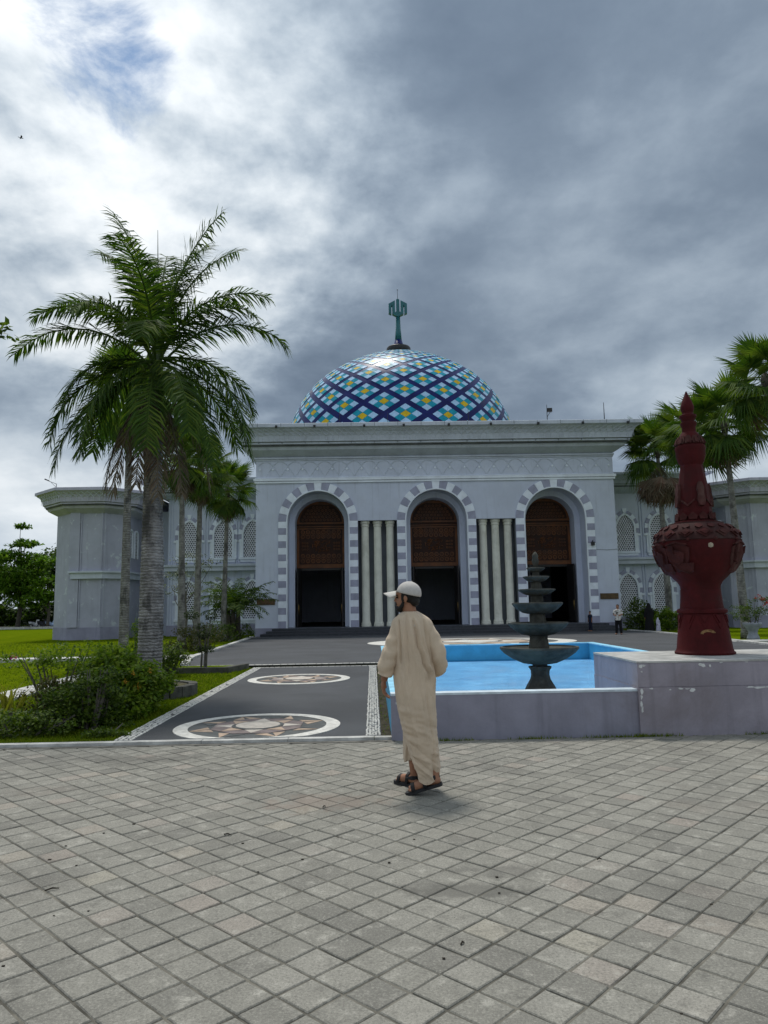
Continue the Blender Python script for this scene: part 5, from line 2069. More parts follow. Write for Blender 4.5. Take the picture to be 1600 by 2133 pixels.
# --- leafy masses
def leaves(mb, centre, radii, n, size, r_, clumps=0, shell=0.55, drop=0.0):
    """n small folded leaves spread through an ellipsoid, gathered in clumps"""
    c = Vector(centre)
    cl = []
    for _ in range(clumps):
        while True:
            q = Vector((r_.uniform(-1, 1), r_.uniform(-1, 1), r_.uniform(-1, 1)))
            if 0.25 < q.length < 1:
                break
        cl.append((q, r_.uniform(0.20, 0.42)))
    for _ in range(n):
        if cl:
            q0, s = cl[r_.randrange(len(cl))]
            g_ = Vector((r_.gauss(0, 1), r_.gauss(0, 1), r_.gauss(0, 1)))
            q = q0 + g_ * s * 0.5
            if q.length > 1.12:
                q *= 1.12 / q.length
        else:
            g_ = Vector((r_.gauss(0, 1), r_.gauss(0, 1), r_.gauss(0, 1))).normalized()
            q = g_ * (shell + (1 - shell) * r_.random())
        p = c + Vector((q.x * radii[0], q.y * radii[1], q.z * radii[2]))
        s = size * r_.uniform(0.6, 1.3)
        d = Vector((r_.gauss(0, 1), r_.gauss(0, 1), r_.gauss(0, 0.7) - drop)).normalized()
        u = d.cross(Vector((r_.gauss(0, .4), r_.gauss(0, .4), 1))).normalized() * s * 0.32
        w = u.cross(d).normalized() * s * 0.08
        m_ = p + d * s * 0.5
        mb.add([p, m_ + u - w, p + d * s, m_ - u - w], [(0, 1, 2), (0, 2, 3)])


def shrub(name, label, cat, loc, parts, seed, leaf=0.05, mat=None, stems=5, stem_h=0.5, flowers=None, group=None, part_mat=None):
    """parts: list of (offset, radii, n leaves)"""
    r_ = random.Random(seed)
    t = thing(name, label, cat, loc, 0, group)
    b_ = MB()
    for o_, rd, n in parts:
        leaves(b_, o_, rd, n, leaf, r_, clumps=max(6, n // 45))
    b_.build('foliage', mat or shrub_m, t)
    b_ = MB()
    for k in range(stems):
        o_, rd, n = parts[k % len(parts)]
        a = r_.uniform(0, 2 * PI)
        bx_, by_ = o_[0] * 0.35 + 0.06 * math.cos(a), o_[1] * 0.35 + 0.06 * math.sin(a)
        ex, ey = o_[0] + rd[0] * 0.55 * math.cos(a), o_[1] + rd[1] * 0.55 * math.sin(a)
        b_.tube([(bx_, by_, -0.03), ((bx_ + ex) / 2 + r_.gauss(0, .03), (by_ + ey) / 2, o_[2] * 0.6), (ex, ey, o_[2] + rd[2] * 0.5)], [0.02, 0.014, 0.005], 5)
    b_.build('stems', twig_bark_m, t)
    if flowers:
        fm, pos, sz = flowers
        for p in pos:
            b_ = MB()
            leaves(b_, p, (sz, sz, sz), 14, sz * 1.0, r_)
            b_.build('flower', fm, t)
    return t


shrub('shrub', 'dark low bush at the left end of the white kerb', 'bush', (-4.40, 9.35, 0.02),
      [((-0.1, 0, 0.13), (0.58, 0.34, 0.17), 2000), ((0.45, 0.05, 0.14), (0.36, 0.28, 0.18), 1100)], 31, 0.05, shrub_m, 12)
shrub('shrub', 'tangled leafy shrub with a bare forked stem in front of the yellow blades', 'bush', (-3.72, 9.75, 0.02),
      [((0, 0.1, 0.34), (0.40, 0.40, 0.34), 2600), ((-0.35, 0.1, 0.28), (0.32, 0.3, 0.28), 1500), ((0.1, 0, 0.68), (0.30, 0.3, 0.18), 500)], 32, 0.06, shrub_m, 18)
shrub('shrub', 'large glossy green shrub with small orange flowers before the thick palm trunk', 'bush', (-3.72, 11.0, 0.02),
      [((0, 0, 0.40), (0.54, 0.52, 0.40), 4600), ((0.30, 0.25, 0.38), (0.38, 0.4, 0.34), 2300), ((-0.2, 0.3, 0.68), (0.42, 0.4, 0.26), 1800), ((0.25, -0.45, 0.18), (0.30, 0.3, 0.2), 800)],
      33, 0.075, bright_shrub_m, 9, flowers=(orange_m, [(0.26, -0.36, 0.64), (0.46, -0.16, 0.66), (0.20, -0.42, 0.52), (0.36, -0.36, 0.44)], 0.035))
shrub('shrub', 'loose bougainvillea with a pink flower spreading over the pale walkway', 'bush', (-5.0, 11.8, 0.02),
      [((0.35, 0, 0.84), (0.75, 0.5, 0.20), 1100), ((-0.35, 0, 0.80), (0.65, 0.4, 0.16), 380), ((0.2, 0, 0.46), (0.65, 0.45, 0.34), 1300)], 34, 0.06, bright_shrub_m, 14,
      flowers=(pink_m, [(-0.58, -0.3, 0.84)], 0.045))
shrub('shrub', 'olive brown bush under the bougainvillea by the lawn', 'bush', (-4.35, 10.6, 0.02), [((0, 0, 0.34), (0.44, 0.42, 0.34), 1900), ((-0.38, 0.1, 0.28), (0.34, 0.3, 0.26), 900)], 35, 0.05, olive_m, 8)
shrub('shrub', 'low weeds and seedlings beside the path border in front of the shrubs', 'weeds', (-3.3, 9.2, 0.02), [((0, 0, 0.05), (0.35, 0.22, 0.08), 700), ((0.0, 0.7, 0.05), (0.2, 0.4, 0.06), 400)], 36, 0.04, shrub_m, 3)
# spiky yellow plant
yp = thing('yellow_dracaena', 'spiky yellow green plant with long upright blades at the left', 'plant', (-5.05, 10.4, 0.02))
r6 = random.Random(8)
for k in range(34):
    a, el = r6.uniform(0, 2 * PI), R(r6.uniform(42, 86))
    L = r6.uniform(0.36, 0.60)
    b_ = MB()
    d = Vector((math.cos(el) * math.cos(a), math.cos(el) * math.sin(a), math.sin(el)))
    s_ = Vector((-math.sin(a), math.cos(a), 0)) * 0.014
    p0_ = Vector((r6.gauss(0, .09), r6.gauss(0, .06), 0.16))
    p1_ = p0_ + d * L * 0.55
    p2_ = p1_ + (d + Vector((math.cos(a) * .5, math.sin(a) * .5, -0.35))).normalized() * L * 0.45
    b_.add([p0_ - s_, p0_ + s_, p1_ + s_, p1_ - s_, p2_], [(0, 1, 2, 3), (3, 2, 4)])
    b_.build('blade', yellow_leaf_m, yp)
b_ = MB()
b_.tube([(0, 0, -0.02), (0, 0, 0.2)], [0.05, 0.04], 8)
b_.build('stem', twig_bark_m, yp)

# ring planter round the palm, and the low corner planter
pr = thing('ring_planter', 'low curved stone planter wall round the thick palm', 'planter', (-4.05, 13.4, 0))
nst = 22
for k in range(nst):
    a0, a1 = 2 * PI * k / nst + 0.012, 2 * PI * (k + 1) / nst - 0.012
    b_ = MB()
    ri, ro_ = 0.70, 0.86 + rng.uniform(-.008, .008)
    n = 4
    pts2 = [(ro_ * math.cos(a0 + (a1 - a0) * i / n), ro_ * math.sin(a0 + (a1 - a0) * i / n)) for i in range(n + 1)] + [(ri * math.cos(a1 + (a0 - a1) * i / n), ri * math.sin(a1 + (a0 - a1) * i / n)) for i in range(n + 1)]
    b_.prism(pts2, 'z', -0.05, 0.215 + rng.uniform(-.006, .006))
    b_.build('stone', planter_m, pr)
b_ = MB()
b_.lathe([(0.69, 0.0), (0.69, 0.19), (0.3, 0.215)], 0, 0, 24)
b_.build('soil', M('planter_soil', (0.06, 0.055, 0.025), 0.95, 0.5, 8.0), pr)
pr = thing('corner_planter', 'low stone planter with the clipped tree at the plaza corner', 'planter', (-4.2, 18.2, 0.0))
b_ = MB()
b_.box(-0.75, -0.55, -0.05, 0.75, -0.40, 0.16)
b_.build('stone_wall', planter_m, pr)
b_ = MB()
b_.prism([(0.752, -0.55), (1.05, 0.55), (0.90, 0.55), (0.60, -0.395)], 'z', -0.05, 0.158)
b_.build('stone_wall', planter_m, pr)
b_ = MB()
b_.add([(-0.75, -0.41, 0.12), (0.62, -0.41, 0.12), (0.92, 0.6, 0.12), (-0.75, 0.6, 0.12)], [(0, 1, 2, 3)])
b_.build('soil', lawn_m, pr)

# clipped tree with pompoms
tt = thing('topiary_tree', 'small clipped tree with dark pompoms on bare stems at the plaza corner', 'tree', (-4.2, 18.3, 0.1))
r7 = random.Random(17)
b_ = MB()
for off in (-0.05, 0.03, 0.07):
    b_.tube([(off, 0, -0.02), (off + 0.01, 0.02, 0.35), (off * 2 - 0.02, 0, 0.75), (off * 3, 0, 1.1)], [0.028, 0.022, 0.02, 0.012], 6)
b_.tube([(0, 0, 0.7), (-0.24, 0, 1.02), (-0.30, 0, 1.25)], [0.016, 0.012, 0.01], 6)
b_.tube([(0, 0, 0.7), (0.14, 0, 1.0), (0.18, 0, 1.22)], [0.016, 0.012, 0.01], 6)
b_.build('trunk', twig_bark_m, tt)
for c, rd, n in [((-0.30, 0, 1.30), (0.20, 0.2, 0.12), 420), ((0.20, 0, 1.26), (0.18, 0.18, 0.11), 380), ((0.02, 0, 0.82), (0.22, 0.22, 0.13), 520), ((0.06, 0, 0.46), (0.26, 0.24, 0.10), 520), ((-0.08, 0.05, 1.02), (0.13, 0.13, 0.09), 220)]:
    b_ = MB()
    leaves(b_, c, rd, n, 0.045, r7)
    b_.build('pompom', dark_shrub_m, tt)

shrub('shrub', 'round dark green bush between the thick palm trunk and the clipped tree', 'bush', (-4.75, 17.0, 0.02), [((0, 0, 0.36), (0.50, 0.45, 0.34), 2200), ((0.2, 0, 0.55), (0.3, 0.3, 0.22), 700)], 37, 0.055, shrub_m, 6)
shrub('shrub', 'upright bright green shrub between the slim and the thick palm trunks', 'bush', (-6.3, 19.5, 0.0), [((0, 0, 0.45), (0.30, 0.3, 0.45), 1100), ((0.05, 0, 0.95), (0.22, 0.22, 0.3), 500)], 38, 0.05, bright_shrub_m, 6)
shrub('shrub', 'low hedge clump at the plaza edge left of the portal, nearest the clipped tree', 'hedge', (-7.4, 29.5, gz(30)), [((0, 0, 0.45), (0.9, 0.8, 0.5), 1700), ((0.3, 1.8, 0.5), (0.8, 1.0, 0.55), 1500)], 39, 0.085, olive_m, 6)
shrub('shrub', 'low green hedge at the foot of the left portal corner', 'hedge', (-8.3, 40.5, gz(40)), [((0, 0, 0.5), (1.0, 1.5, 0.6), 1700), ((0.5, 3.5, 0.5), (0.8, 1.5, 0.6), 1200)], 40, 0.11, shrub_m, 6)
# pinnate date palm clump by the portal
dp = thing('date_palm', 'bushy feathery palm clump against the left wing beside the portal', 'palm', (-8.35, 44.0, gz(44)))
b_ = MB()
for k in range(3):
    b_.tube([(0.25 * k - 0.25, 0.1 * k, -0.1), (0.3 * k - 0.3, 0, 1.9)], [0.17, 0.13], 8)
b_.build('trunk', bark_m, dp)
r8 = random.Random(9)
for k in range(34):
    az = k * 2.39996
    me = frond_mesh('frond', palm_leaf_m, az, r8.uniform(28, 86), r8.uniform(60, 100), r8.uniform(2.3, 3.2), 0.55, r8, 36, 0.05)
    obj('frond', me, dp, (r8.uniform(-.3, .3), 0, r8.uniform(1.3, 2.0)))


# --- trees
def tree(name, label, loc, h, crowns, seed, leaf, mat, tr=0.18, limb=5, group=None, bark=None):
    r_ = random.Random(seed)
    t = thing(name, label, 'tree', loc, 0, group)
    b_ = MB()
    top = h * 0.55
    b_.tube([(0, 0, -0.3), (0.03 * h, 0, top * 0.5), (0.0, 0.02 * h, top), (0, 0, h * 0.86)], [tr * 1.3, tr, tr * 0.7, tr * 0.2], 10)
    for k in range(max(limb, len(crowns))):
        c, rd, n = crowns[k % len(crowns)]
        z0_ = min(c[2] * 0.8, h * r_.uniform(0.3, 0.6))
        b_.tube([(0, 0, z0_), (c[0] * 0.5 + r_.gauss(0, .1), c[1] * 0.5, (z0_ + c[2]) / 2), (c[0] + r_.uniform(-.4, .4) * rd[0], c[1], c[2])], [tr * 0.5, tr * 0.3, tr * 0.08], 6)
    b_.build('trunk', bark or bark_m, t)
    b_ = MB()
    for c, rd, n in crowns:
        leaves(b_, c, rd, n, leaf, r_, clumps=max(8, n // 60))
    b_.build('crown', mat, t)
    return t


tiers = [((0, 0, 12.0), (1.0, 1.0, 0.25), 260), ((0.3, 0, 9.9), (2.1, 2.0, 0.5), 700), ((-1.2, 0, 8.4), (2.8, 2.4, 0.7), 1500), ((1.8, 0, 7.9), (2.6, 2.4, 0.8), 1500), ((-0.5, 0, 6.6), (3.6, 2.8, 1.2), 2600),
         ((1.4, 0, 5.2), (3.0, 2.6, 0.9), 1700), ((-1.8, 0, 4.4), (2.8, 2.4, 1.0), 1500), ((0.8, 0, 3.4), (2.6, 2.2, 0.8), 1100)]
tree('tiered_tree', 'tall tree with flat leafy tiers at the far left beyond the lawn', (-41.6, 86.5, gz(90)), 12.2, tiers, 61, 0.40, tree_m, 0.22, 8)
tree('broad_tree', 'dense dark broad tree beside the left tower beyond the lawn', (-41.5, 100, gz(90)), 11.0, [((0, 0, 8.4), (4.5, 4, 2.6), 3600), ((-4, 0, 7.0), (3.5, 3, 2.6), 2200), ((3.8, 0, 6.6), (3.4, 3, 3.0), 2200), ((0, -1, 4.8), (5.5, 3, 2.4), 2600)], 62, 0.45, deep_tree_m, 0.35)
tree('broad_tree', 'dark broad tree at the left border of the photo beyond the lawn', (-50.5, 96, gz(90)), 9.6, [((0, 0, 7.0), (4.5, 4, 2.6), 3000), ((3.0, 0, 5.6), (3.5, 3, 2.6), 2200), ((-3, -1, 4.8), (4.5, 3, 2.8), 2200)], 63, 0.45, deep_tree_m, 0.35)
tree('broad_tree', 'light green low tree close beside the left tower', (-37.4, 84.8, gz(90)), 6.2, [((0, 0, 4.6), (1.9, 1.8, 1.3), 1300), ((-0.8, 0, 3.4), (2.2, 1.8, 1.0), 1100), ((0.6, 0, 5.2), (1.3, 1.2, 0.8), 500)], 64, 0.36, tree_m, 0.16)
tree('roadside_tree', 'tree whose leaf tip pokes in at the left border beside the big palm', (-8.0, 9.4, 0.0), 7.0, [((0, 0, 5.9), (1.5, 1.5, 1.2), 2200), ((1.3, -0.1, 5.6), (0.9, 0.8, 0.7), 900), ((2.55, -0.2, 5.27), (0.62, 0.3, 0.16), 150), ((3.12, -0.2, 5.22), (0.26, 0.2, 0.13), 60)], 65, 0.11, shrub_m, 0.12)
hg = shrub('shrub', 'dark hedge row beyond the far road at the left', 'hedge', (-46, 103, gz(90)), [((-8, 0, 1.4), (6, 1.5, 1.7), 3600), ((0, 0, 1.4), (6, 1.5, 1.7), 3600), ((8, 0, 1.4), (6, 1.5, 1.7), 3600)], 66, 0.5, deep_tree_m, 6)
bw = thing('boundary_wall', 'low grey boundary wall behind the trees at the far left', 'wall', (-50, 107, gz(100)))
b_ = MB()
b_.box(-60, 0, -0.3, 32, 0.3, 2.3)
b_.build('wall', M('boundary_plaster', (0.20, 0.21, 0.21), 0.9, 0.3, 0.6, 0.2, streak=0.5), bw)
b_ = MB()
b_.box(-60.1, -0.08, 2.304, 32.1, 0.38, 2.42)
b_.build('coping', kerb_m, bw)
# thin pale-leaved sapling before the left wing
tree('frangipani', 'slender grey leaved sapling before the left wing windows', (-10.0, 39.0, gz(39)), 4.6,
     [((0.2, 0, 3.9), (1.1, 0.8, 0.6), 420), ((-0.7, 0, 3.1), (0.7, 0.6, 0.6), 300), ((0.9, 0, 3.0), (0.7, 0.6, 0.5), 260), ((0, 0, 4.5), (1.5, 0.8, 0.35), 200), ((1.6, 0, 4.2), (0.7, 0.5, 0.3), 130)], 67, 0.10, grey_leaf_m, 0.07, 7, bark=twig_bark_m)
# right side
shrub('shrub', 'tall dark green hedge at the right foot of the portal', 'hedge', (17.1, 46.9, gz(47)), [((0, 0, 0.9), (0.9, 0.7, 1.1), 3200), ((0.9, 0.2, 0.7), (0.8, 0.6, 0.8), 2200)], 41, 0.14, shrub_m, 6)
shrub('shrub', 'bright green low bush behind the woman in black', 'bush', (18.7, 46.2, gz(46)), [((0, 0, 0.7), (0.75, 0.6, 0.75), 2600), ((-0.9, -0.2, 0.45), (0.6, 0.5, 0.5), 1600)], 42, 0.13, bright_shrub_m, 5)
shrub('shrub', 'small dark plant on the lawn just left of the red urn', 'plant', (18.1, 42.5, gz(43)), [((0, 0, 0.6), (0.45, 0.4, 0.65), 600), ((0.1, 0, 1.2), (0.3, 0.3, 0.3), 200)], 43, 0.10, dark_shrub_m, 5)
pot = thing('flower_pot', 'white stone pot on a foot holding the red flowering shrub at right', 'pot', (15.75, 30.2, gz(30)))
b_ = MB()
b_.lathe([(0.26, 0.0), (0.24, 0.12), (0.17, 0.28), (0.20, 0.40), (0.33, 0.58), (0.37, 0.66), (0.37, 0.72), (0.30, 0.72), (0.26, 0.62)], 0, 0, 20)
b_.build('bowl', M('pot_white', (0.30, 0.32, 0.38), 0.8, 0.2, 4.0, streak=0.3), pot, True)
b_ = MB()
b_.lathe([(0.28, 0.60), (0.28, 0.64)], 0, 0, 16)
b_.build('soil', soil_m, pot)
shrub('shrub', 'shrub with clusters of red flowers growing from the white pot at right', 'shrub', (15.8, 30.2, gz(30) + 0.66),
      [((0.0, 0, 0.40), (0.75, 0.5, 0.38), 800), ((0.4, 0, 0.78), (0.55, 0.4, 0.36), 420), ((-0.45, 0, 0.5), (0.5, 0.4, 0.32), 320)], 44, 0.075, shrub_m, 7,
      flowers=(red_m, [(0.18, -0.2, 1.10), (0.38, -0.2, 1.02), (0.62, -0.2, 0.92), (0.76, -0.2, 0.80), (0.48, -0.25, 0.85), (0.70, -0.2, 0.68)], 0.10))
# ---------------------------------------------------------------- people
skin_m = M('warm_skin', (0.30, 0.145, 0.085), 0.55, 0.10, 14.0, 0.35)
hair_m = M('black_hair', (0.012, 0.010, 0.009), 0.65, 0.3, 60.0, 0.3, 0.5, 120)
cap_m = M('pale_cap_cloth', (0.50, 0.475, 0.45), 0.85, 0.06, 30.0, 0.2, 0.2, 160)
brim_m = M('cap_brim_cloth', (0.58, 0.56, 0.52), 0.85, 0.05, 30.0, 0.2, 0.2, 160)
sole_m = M('black_sandal', (0.016, 0.016, 0.018), 0.6, 0.3, 20.0, 0.35)


def cloth_material(name, c, sheer=0.0):
    m_, nt, b = new_mat(name)
    P = world_pos(nt)
    cc = mix(nt, map_range(nt, tex_noise(nt, P, 5.0, 5, 0.6), 0.3, 0.7), tuple(x * 0.93 for x in c), tuple(x * 1.06 for x in c))
    weave = tex_noise(nt, vmul(nt, P, (420, 420, 60)), 1.0, 3, 0.7)
    cc = mix(nt, map_range(nt, weave, 0.4, 0.7, 0, 0.16), cc, tuple(x * 0.72 for x in c))
    nt.links.new(cc, b.inputs['Base Color'])
    b.inputs['Roughness'].default_value = 0.9
    b.inputs['Specular IOR Level'].default_value = 0.15
    b.inputs['Sheen Weight'].default_value = 0.15
    f1 = tex_noise(nt, vmul(nt, P, (13, 13, 4.0)), 1.0, 5, 0.55, 0.8)
    add = nt.nodes.new('ShaderNodeMath')
    add.operation = 'MULTIPLY_ADD'
    nt.links.new(weave, add.inputs[0])
    add.inputs[1].default_value = 0.06
    nt.links.new(f1, add.inputs[2])
    bump(nt, b, add.outputs[0], 0.75, 0.03)
    return m_


robe_m = cloth_material('beige_linen', (0.58, 0.465, 0.345))

man = None


def build_man():
    global man
    OX, OY = 0.36, 6.3
    L = lambda x, y, z: (x - OX, y - OY, z)
    # ---- body: legs, trunk, arms, neck and head as one skin
    b = MB()
    tubes = [
        ([(0.335, 6.31, 1.38), (0.335, 6.31, 1.20), (0.34, 6.31, 1.0), (0.345, 6.31, 0.88)], [0.085, 0.095, 0.095, 0.095]),
        # right (near) leg, heel lifted
        ([(0.41, 6.29, 0.90), (0.445, 6.28, 0.52), (0.495, 6.20, 0.145)], [0.085, 0.06, 0.038]),
        # left (far) leg
        ([(0.29, 6.33, 0.90), (0.315, 6.42, 0.50), (0.345, 6.47, 0.09)], [0.085, 0.06, 0.040]),
        # arms
        ([(0.215, 6.30, 1.365), (0.150, 6.28, 1.13), (0.092, 6.32, 0.93)], [0.048, 0.042, 0.030]),
        ([(0.465, 6.30, 1.365), (0.545, 6.28, 1.13), (0.535, 6.50, 1.02)], [0.048, 0.042, 0.030]),
        ([(0.330, 6.31, 1.36), (0.325, 6.312, 1.47), (0.312, 6.315, 1.55)], [0.075, 0.060, 0.057]),
        ([(0.215, 6.305, 1.365), (0.335, 6.31, 1.385), (0.465, 6.305, 1.365)], [0.05, 0.07, 0.05])]
    for p, r_ in tubes:
        b.tube([L(*q) for q in p], r_, 14)
        b.ellipsoid(L(*p[-1]), (r_[-1],) * 3)
        b.ellipsoid(L(*p[0]), (r_[0],) * 3)
        b.ellipsoid(L(*p[1]), (r_[1],) * 3)
    # head turned to the left, slightly away
    hd = Vector((-0.93, 0.37, 0)).normalized()
    hs = Vector((hd.y, -hd.x, 0)) * -1
    rot = Matrix(((hd.x, hs.x, 0), (hd.y, hs.y, 0), (0, 0, 1)))
    H = Vector(L(0.300, 6.315, 1.615))
    P = lambda f, s, u: H + hd * f + hs * s + Vector((0, 0, u))
    b.ellipsoid(P(-0.010, 0, 0.030), (0.096, 0.078, 0.098), rot=rot, seg=24, rings=16)
    b.ellipsoid(P(0.030, 0, -0.035), (0.062, 0.062, 0.075), rot=rot, seg=20, rings=14)
    b.ellipsoid(P(0.052, 0, -0.082), (0.036, 0.042, 0.032), rot=rot)
    b.ellipsoid(P(0.080, 0, 0.030), (0.020, 0.050, 0.016), rot=rot)
    # nose, lips
    b.tube([P(0.082, 0, 0.022), P(0.098, 0, -0.004), P(0.110, 0, -0.022), P(0.086, 0, -0.032)], [0.010, 0.012, 0.014, 0.012], 10)
    b.ellipsoid(P(0.088, 0, -0.052), (0.014, 0.022, 0.007), rot=rot)
    b.ellipsoid(P(0.086, 0, -0.064), (0.013, 0.020, 0.007), rot=rot)
    for s in (-1, 1):
        b.ellipsoid(P(-0.012, s * 0.078, -0.008), (0.018, 0.009, 0.030), rot=rot, seg=12)
        b.ellipsoid(P(-0.010, s * 0.076, -0.034), (0.010, 0.008, 0.012), rot=rot, seg=10)
    # hands
    def hand(w, d, thumb, pal):
        w, d, thumb, pal = Vector(w), Vector(d).normalized(), Vector(thumb).normalized(), Vector(pal).normalized()
        c = w + d * 0.05
        b.ellipsoid(c, (0.040, 0.022, 0.052), rot=Matrix((thumb, pal, d)).transposed())
        for i, (o, ln) in enumerate(((0.026, 0.070), (0.009, 0.080), (-0.009, 0.075), (-0.025, 0.058))):
            k0 = w + d * 0.085 + thumb * o
            k1 = k0 + d * ln * 0.45 + pal * ln * 0.12
            k2 = k1 + d * ln * 0.33 + pal * ln * 0.30
            k3 = k2 + d * ln * 0.16 + pal * ln * 0.28
            b.tube([k0, k1, k2, k3], [0.0105, 0.0098, 0.009, 0.007], 8)
            b.ellipsoid(k3, (0.007,) * 3, seg=8, rings=6)
        t0 = w + d * 0.03 + thumb * 0.028
        b.tube([t0, t0 + thumb * 0.022 + d * 0.026, t0 + thumb * 0.026 + d * 0.055 + pal * 0.012], [0.013, 0.0115, 0.008], 8)
    hand(L(0.086, 6.325, 0.925), (-0.02, 0.10, -1), (0.25, 0.95, 0.1), (0.95, -0.25, 0))
    hand(L(0.530, 6.52, 1.02), (-0.25, 1, -0.05), (-0.2, 0, 1), (-1, -0.2, 0))
    # feet
    def foot(heel, toe, lift):
        h_, t_ = Vector(heel), Vector(toe)
        d = (t_ - h_)
        b.tube([h_ + Vector((0, 0, 0.035)), h_ + d * 0.35 + Vector((0, 0, 0.045)), h_ + d * 0.7 + Vector((0, 0, 0.032)), t_ + Vector((0, 0, 0.022))], [0.034, 0.036, 0.038, 0.026], 12)
        b.ellipsoid(h_ + Vector((0, 0, 0.036)), (0.036,) * 3)
        sd = Vector((-d.y, d.x, 0)).normalized()
        for i in range(5):
            q = t_ + sd * (-0.034 + 0.017 * i) - d.normalized() * (0.012 * abs(i - 1) * 0.6) + Vector((0, 0, 0.016))
            b.tube([q - d.normalized() * 0.03, q + d.normalized() * 0.012], [0.011, 0.009], 8)
            b.ellipsoid(q + d.normalized() * 0.012, (0.009,) * 3, seg=8, rings=6)
    RH, RT = L(0.505, 6.19, 0.085), L(0.285, 6.235, 0.018)
    LH, LT = L(0.355, 6.455, 0.022), L(0.205, 6.62, 0.022)
    foot(RH, RT, 0)
    foot(LH, LT, 0)
    me = blob(b, 'person', 0.0052, skin_m, 3)
    man = obj('person', me, None, (OX, OY, 0.0))
    tag(man, 'bearded man in pale cap and long beige robe walking left past the pool', 'person')

    # ---- robe: lofted cloth with folds
    rb = MB()
    rings = [  # z, cx, cy, rx, ry
        (1.497, 0.325, 6.310, 0.066, 0.066), (1.482, 0.327, 6.307, 0.088, 0.074), (1.455, 0.331, 6.303, 0.128, 0.086), (1.42, 0.336, 6.300, 0.166, 0.100), (1.36, 0.339, 6.298, 0.184, 0.118),
        (1.27, 0.340, 6.297, 0.166, 0.132), (1.15, 0.343, 6.297, 0.168, 0.138), (1.02, 0.346, 6.299, 0.175, 0.144), (0.90, 0.348, 6.302, 0.177, 0.158), (0.78, 0.354, 6.306, 0.171, 0.174),
        (0.66, 0.364, 6.310, 0.160, 0.186), (0.54, 0.381, 6.315, 0.147, 0.194), (0.42, 0.398, 6.317, 0.136, 0.196), (0.31, 0.412, 6.318, 0.128, 0.192), (0.20, 0.427, 6.312, 0.116, 0.178), (0.105, 0.440, 6.305, 0.100, 0.160)]

    def ring_at(f):
        f = f * (len(rings) - 1)
        i = min(int(f), len(rings) - 2)
        t = f - i
        p0, p1, p2, p3 = rings[max(i - 1, 0)], rings[i], rings[i + 1], rings[min(i + 2, len(rings) - 1)]
        return [0.5 * ((2 * q) + (-p + r_) * t + (2 * p - 5 * q + 4 * r_ - w) * t * t + (-p + 3 * q - 3 * r_ + w) * t ** 3) for p, q, r_, w in zip(p0, p1, p2, p3)]

    def curve(tab, z):
        if z >= tab[0][0]:
            return tab[0][1]
        for (za, ua), (zb, ub) in zip(tab, tab[1:]):
            if z >= zb:
                t = (za - z) / (za - zb)
                t = t * t * (3 - 2 * t)
                return ua + (ub - ua) * t
        return tab[-1][1]

    creases = [  # path (z, u), depth, half width, upper and lower end
        ([(1.42, 0.008), (1.25, 0.030), (1.08, 0.075), (0.95, 0.125)], -0.017, 0.011, 1.43, 0.92),
        ([(1.42, 0.034), (1.25, 0.056), (1.08, 0.100), (0.95, 0.150)], 0.012, 0.013, 1.42, 0.90),
        ([(1.42, -0.018), (1.20, -0.005), (1.0, 0.030), (0.8, 0.06)], 0.007, 0.014, 1.42, 0.75),
        ([(1.43, -0.118), (1.25, -0.112), (1.08, -0.120)], -0.016, 0.010, 1.43, 1.06),
        ([(1.46, -0.070), (1.2, -0.088), (0.95, -0.080), (0.7, -0.06)], 0.011, 0.015, 1.47, 0.65),
        ([(1.46, -0.044), (1.2, -0.058), (1.0, -0.05)], -0.008, 0.009, 1.47, 0.95),
        ([(1.44, 0.100), (1.25, 0.118), (1.05, 0.145)], -0.012, 0.011, 1.43, 1.02),
        ([(1.30, 0.085), (1.1, 0.115), (0.9, 0.15)], 0.010, 0.011, 1.30, 0.86),
        ([(0.98, -0.10), (0.75, -0.085), (0.5, -0.04)], 0.007, 0.020, 0.98, 0.45),
        ([(0.95, 0.10), (0.7, 0.085), (0.45, 0.09), (0.2, 0.06)], -0.009, 0.014, 0.95, 0.15),
        ([(0.85, 0.02), (0.6, 0.03), (0.4, 0.05)], 0.006, 0.022, 0.85, 0.35)]
    drags = [(0.66, -0.30, 0.010, 0.022), (0.585, -0.42, -0.010, 0.014), (0.52, -0.50, 0.012, 0.018), (0.455, -0.62, -0.010, 0.012), (0.40, -0.70, 0.012, 0.016), (0.335, -0.80, -0.010, 0.011),
             (0.285, -0.85, 0.011, 0.014), (0.225, -0.95, -0.010, 0.010), (0.18, -0.90, 0.010, 0.012), (0.135, -0.85, -0.007, 0.009)]
    sm = lambda x_: max(0.0, min(1.0, x_)) ** 2 * (3 - 2 * max(0.0, min(1.0, x_)))

    def fold(a, z, u):
        back = sm(-math.sin(a) * 1.6)
        d = 0.0
        for tab, dep, w, zt, zb in creases:
            if zb - 0.06 < z < zt + 0.03:
                fade = sm((zt + 0.03 - z) / 0.06) * sm((z - zb + 0.06) / 0.10)
                d += 1.5 * back * fade * dep * math.exp(-abs((u - curve(tab, z)) / (w * 0.85)) ** 1.6)
        if z < 0.8:
            for z0_, sl, dep, w in drags:
                zc_ = z0_ + sl * u * (0.9 + 0.3 * math.sin(z0_ * 40)) - 1.4 * u * u + 0.012 * noise.noise((u * 22, z0_ * 9, 3.0))
                am = 0.45 + 0.9 * noise.noise((u * 9 + z0_ * 31, z0_ * 17, 1.0))
                d += max(0.0, am) * (0.35 + 0.65 * back) * dep * 1.5 * math.exp(-((z - zc_) / (w * 1.1)) ** 2)
            d += 0.006 * sm((0.8 - z) / 0.6) * math.sin(a * 8 + z * 5)
        return d

    nr, seg = 190, 150
    verts = []
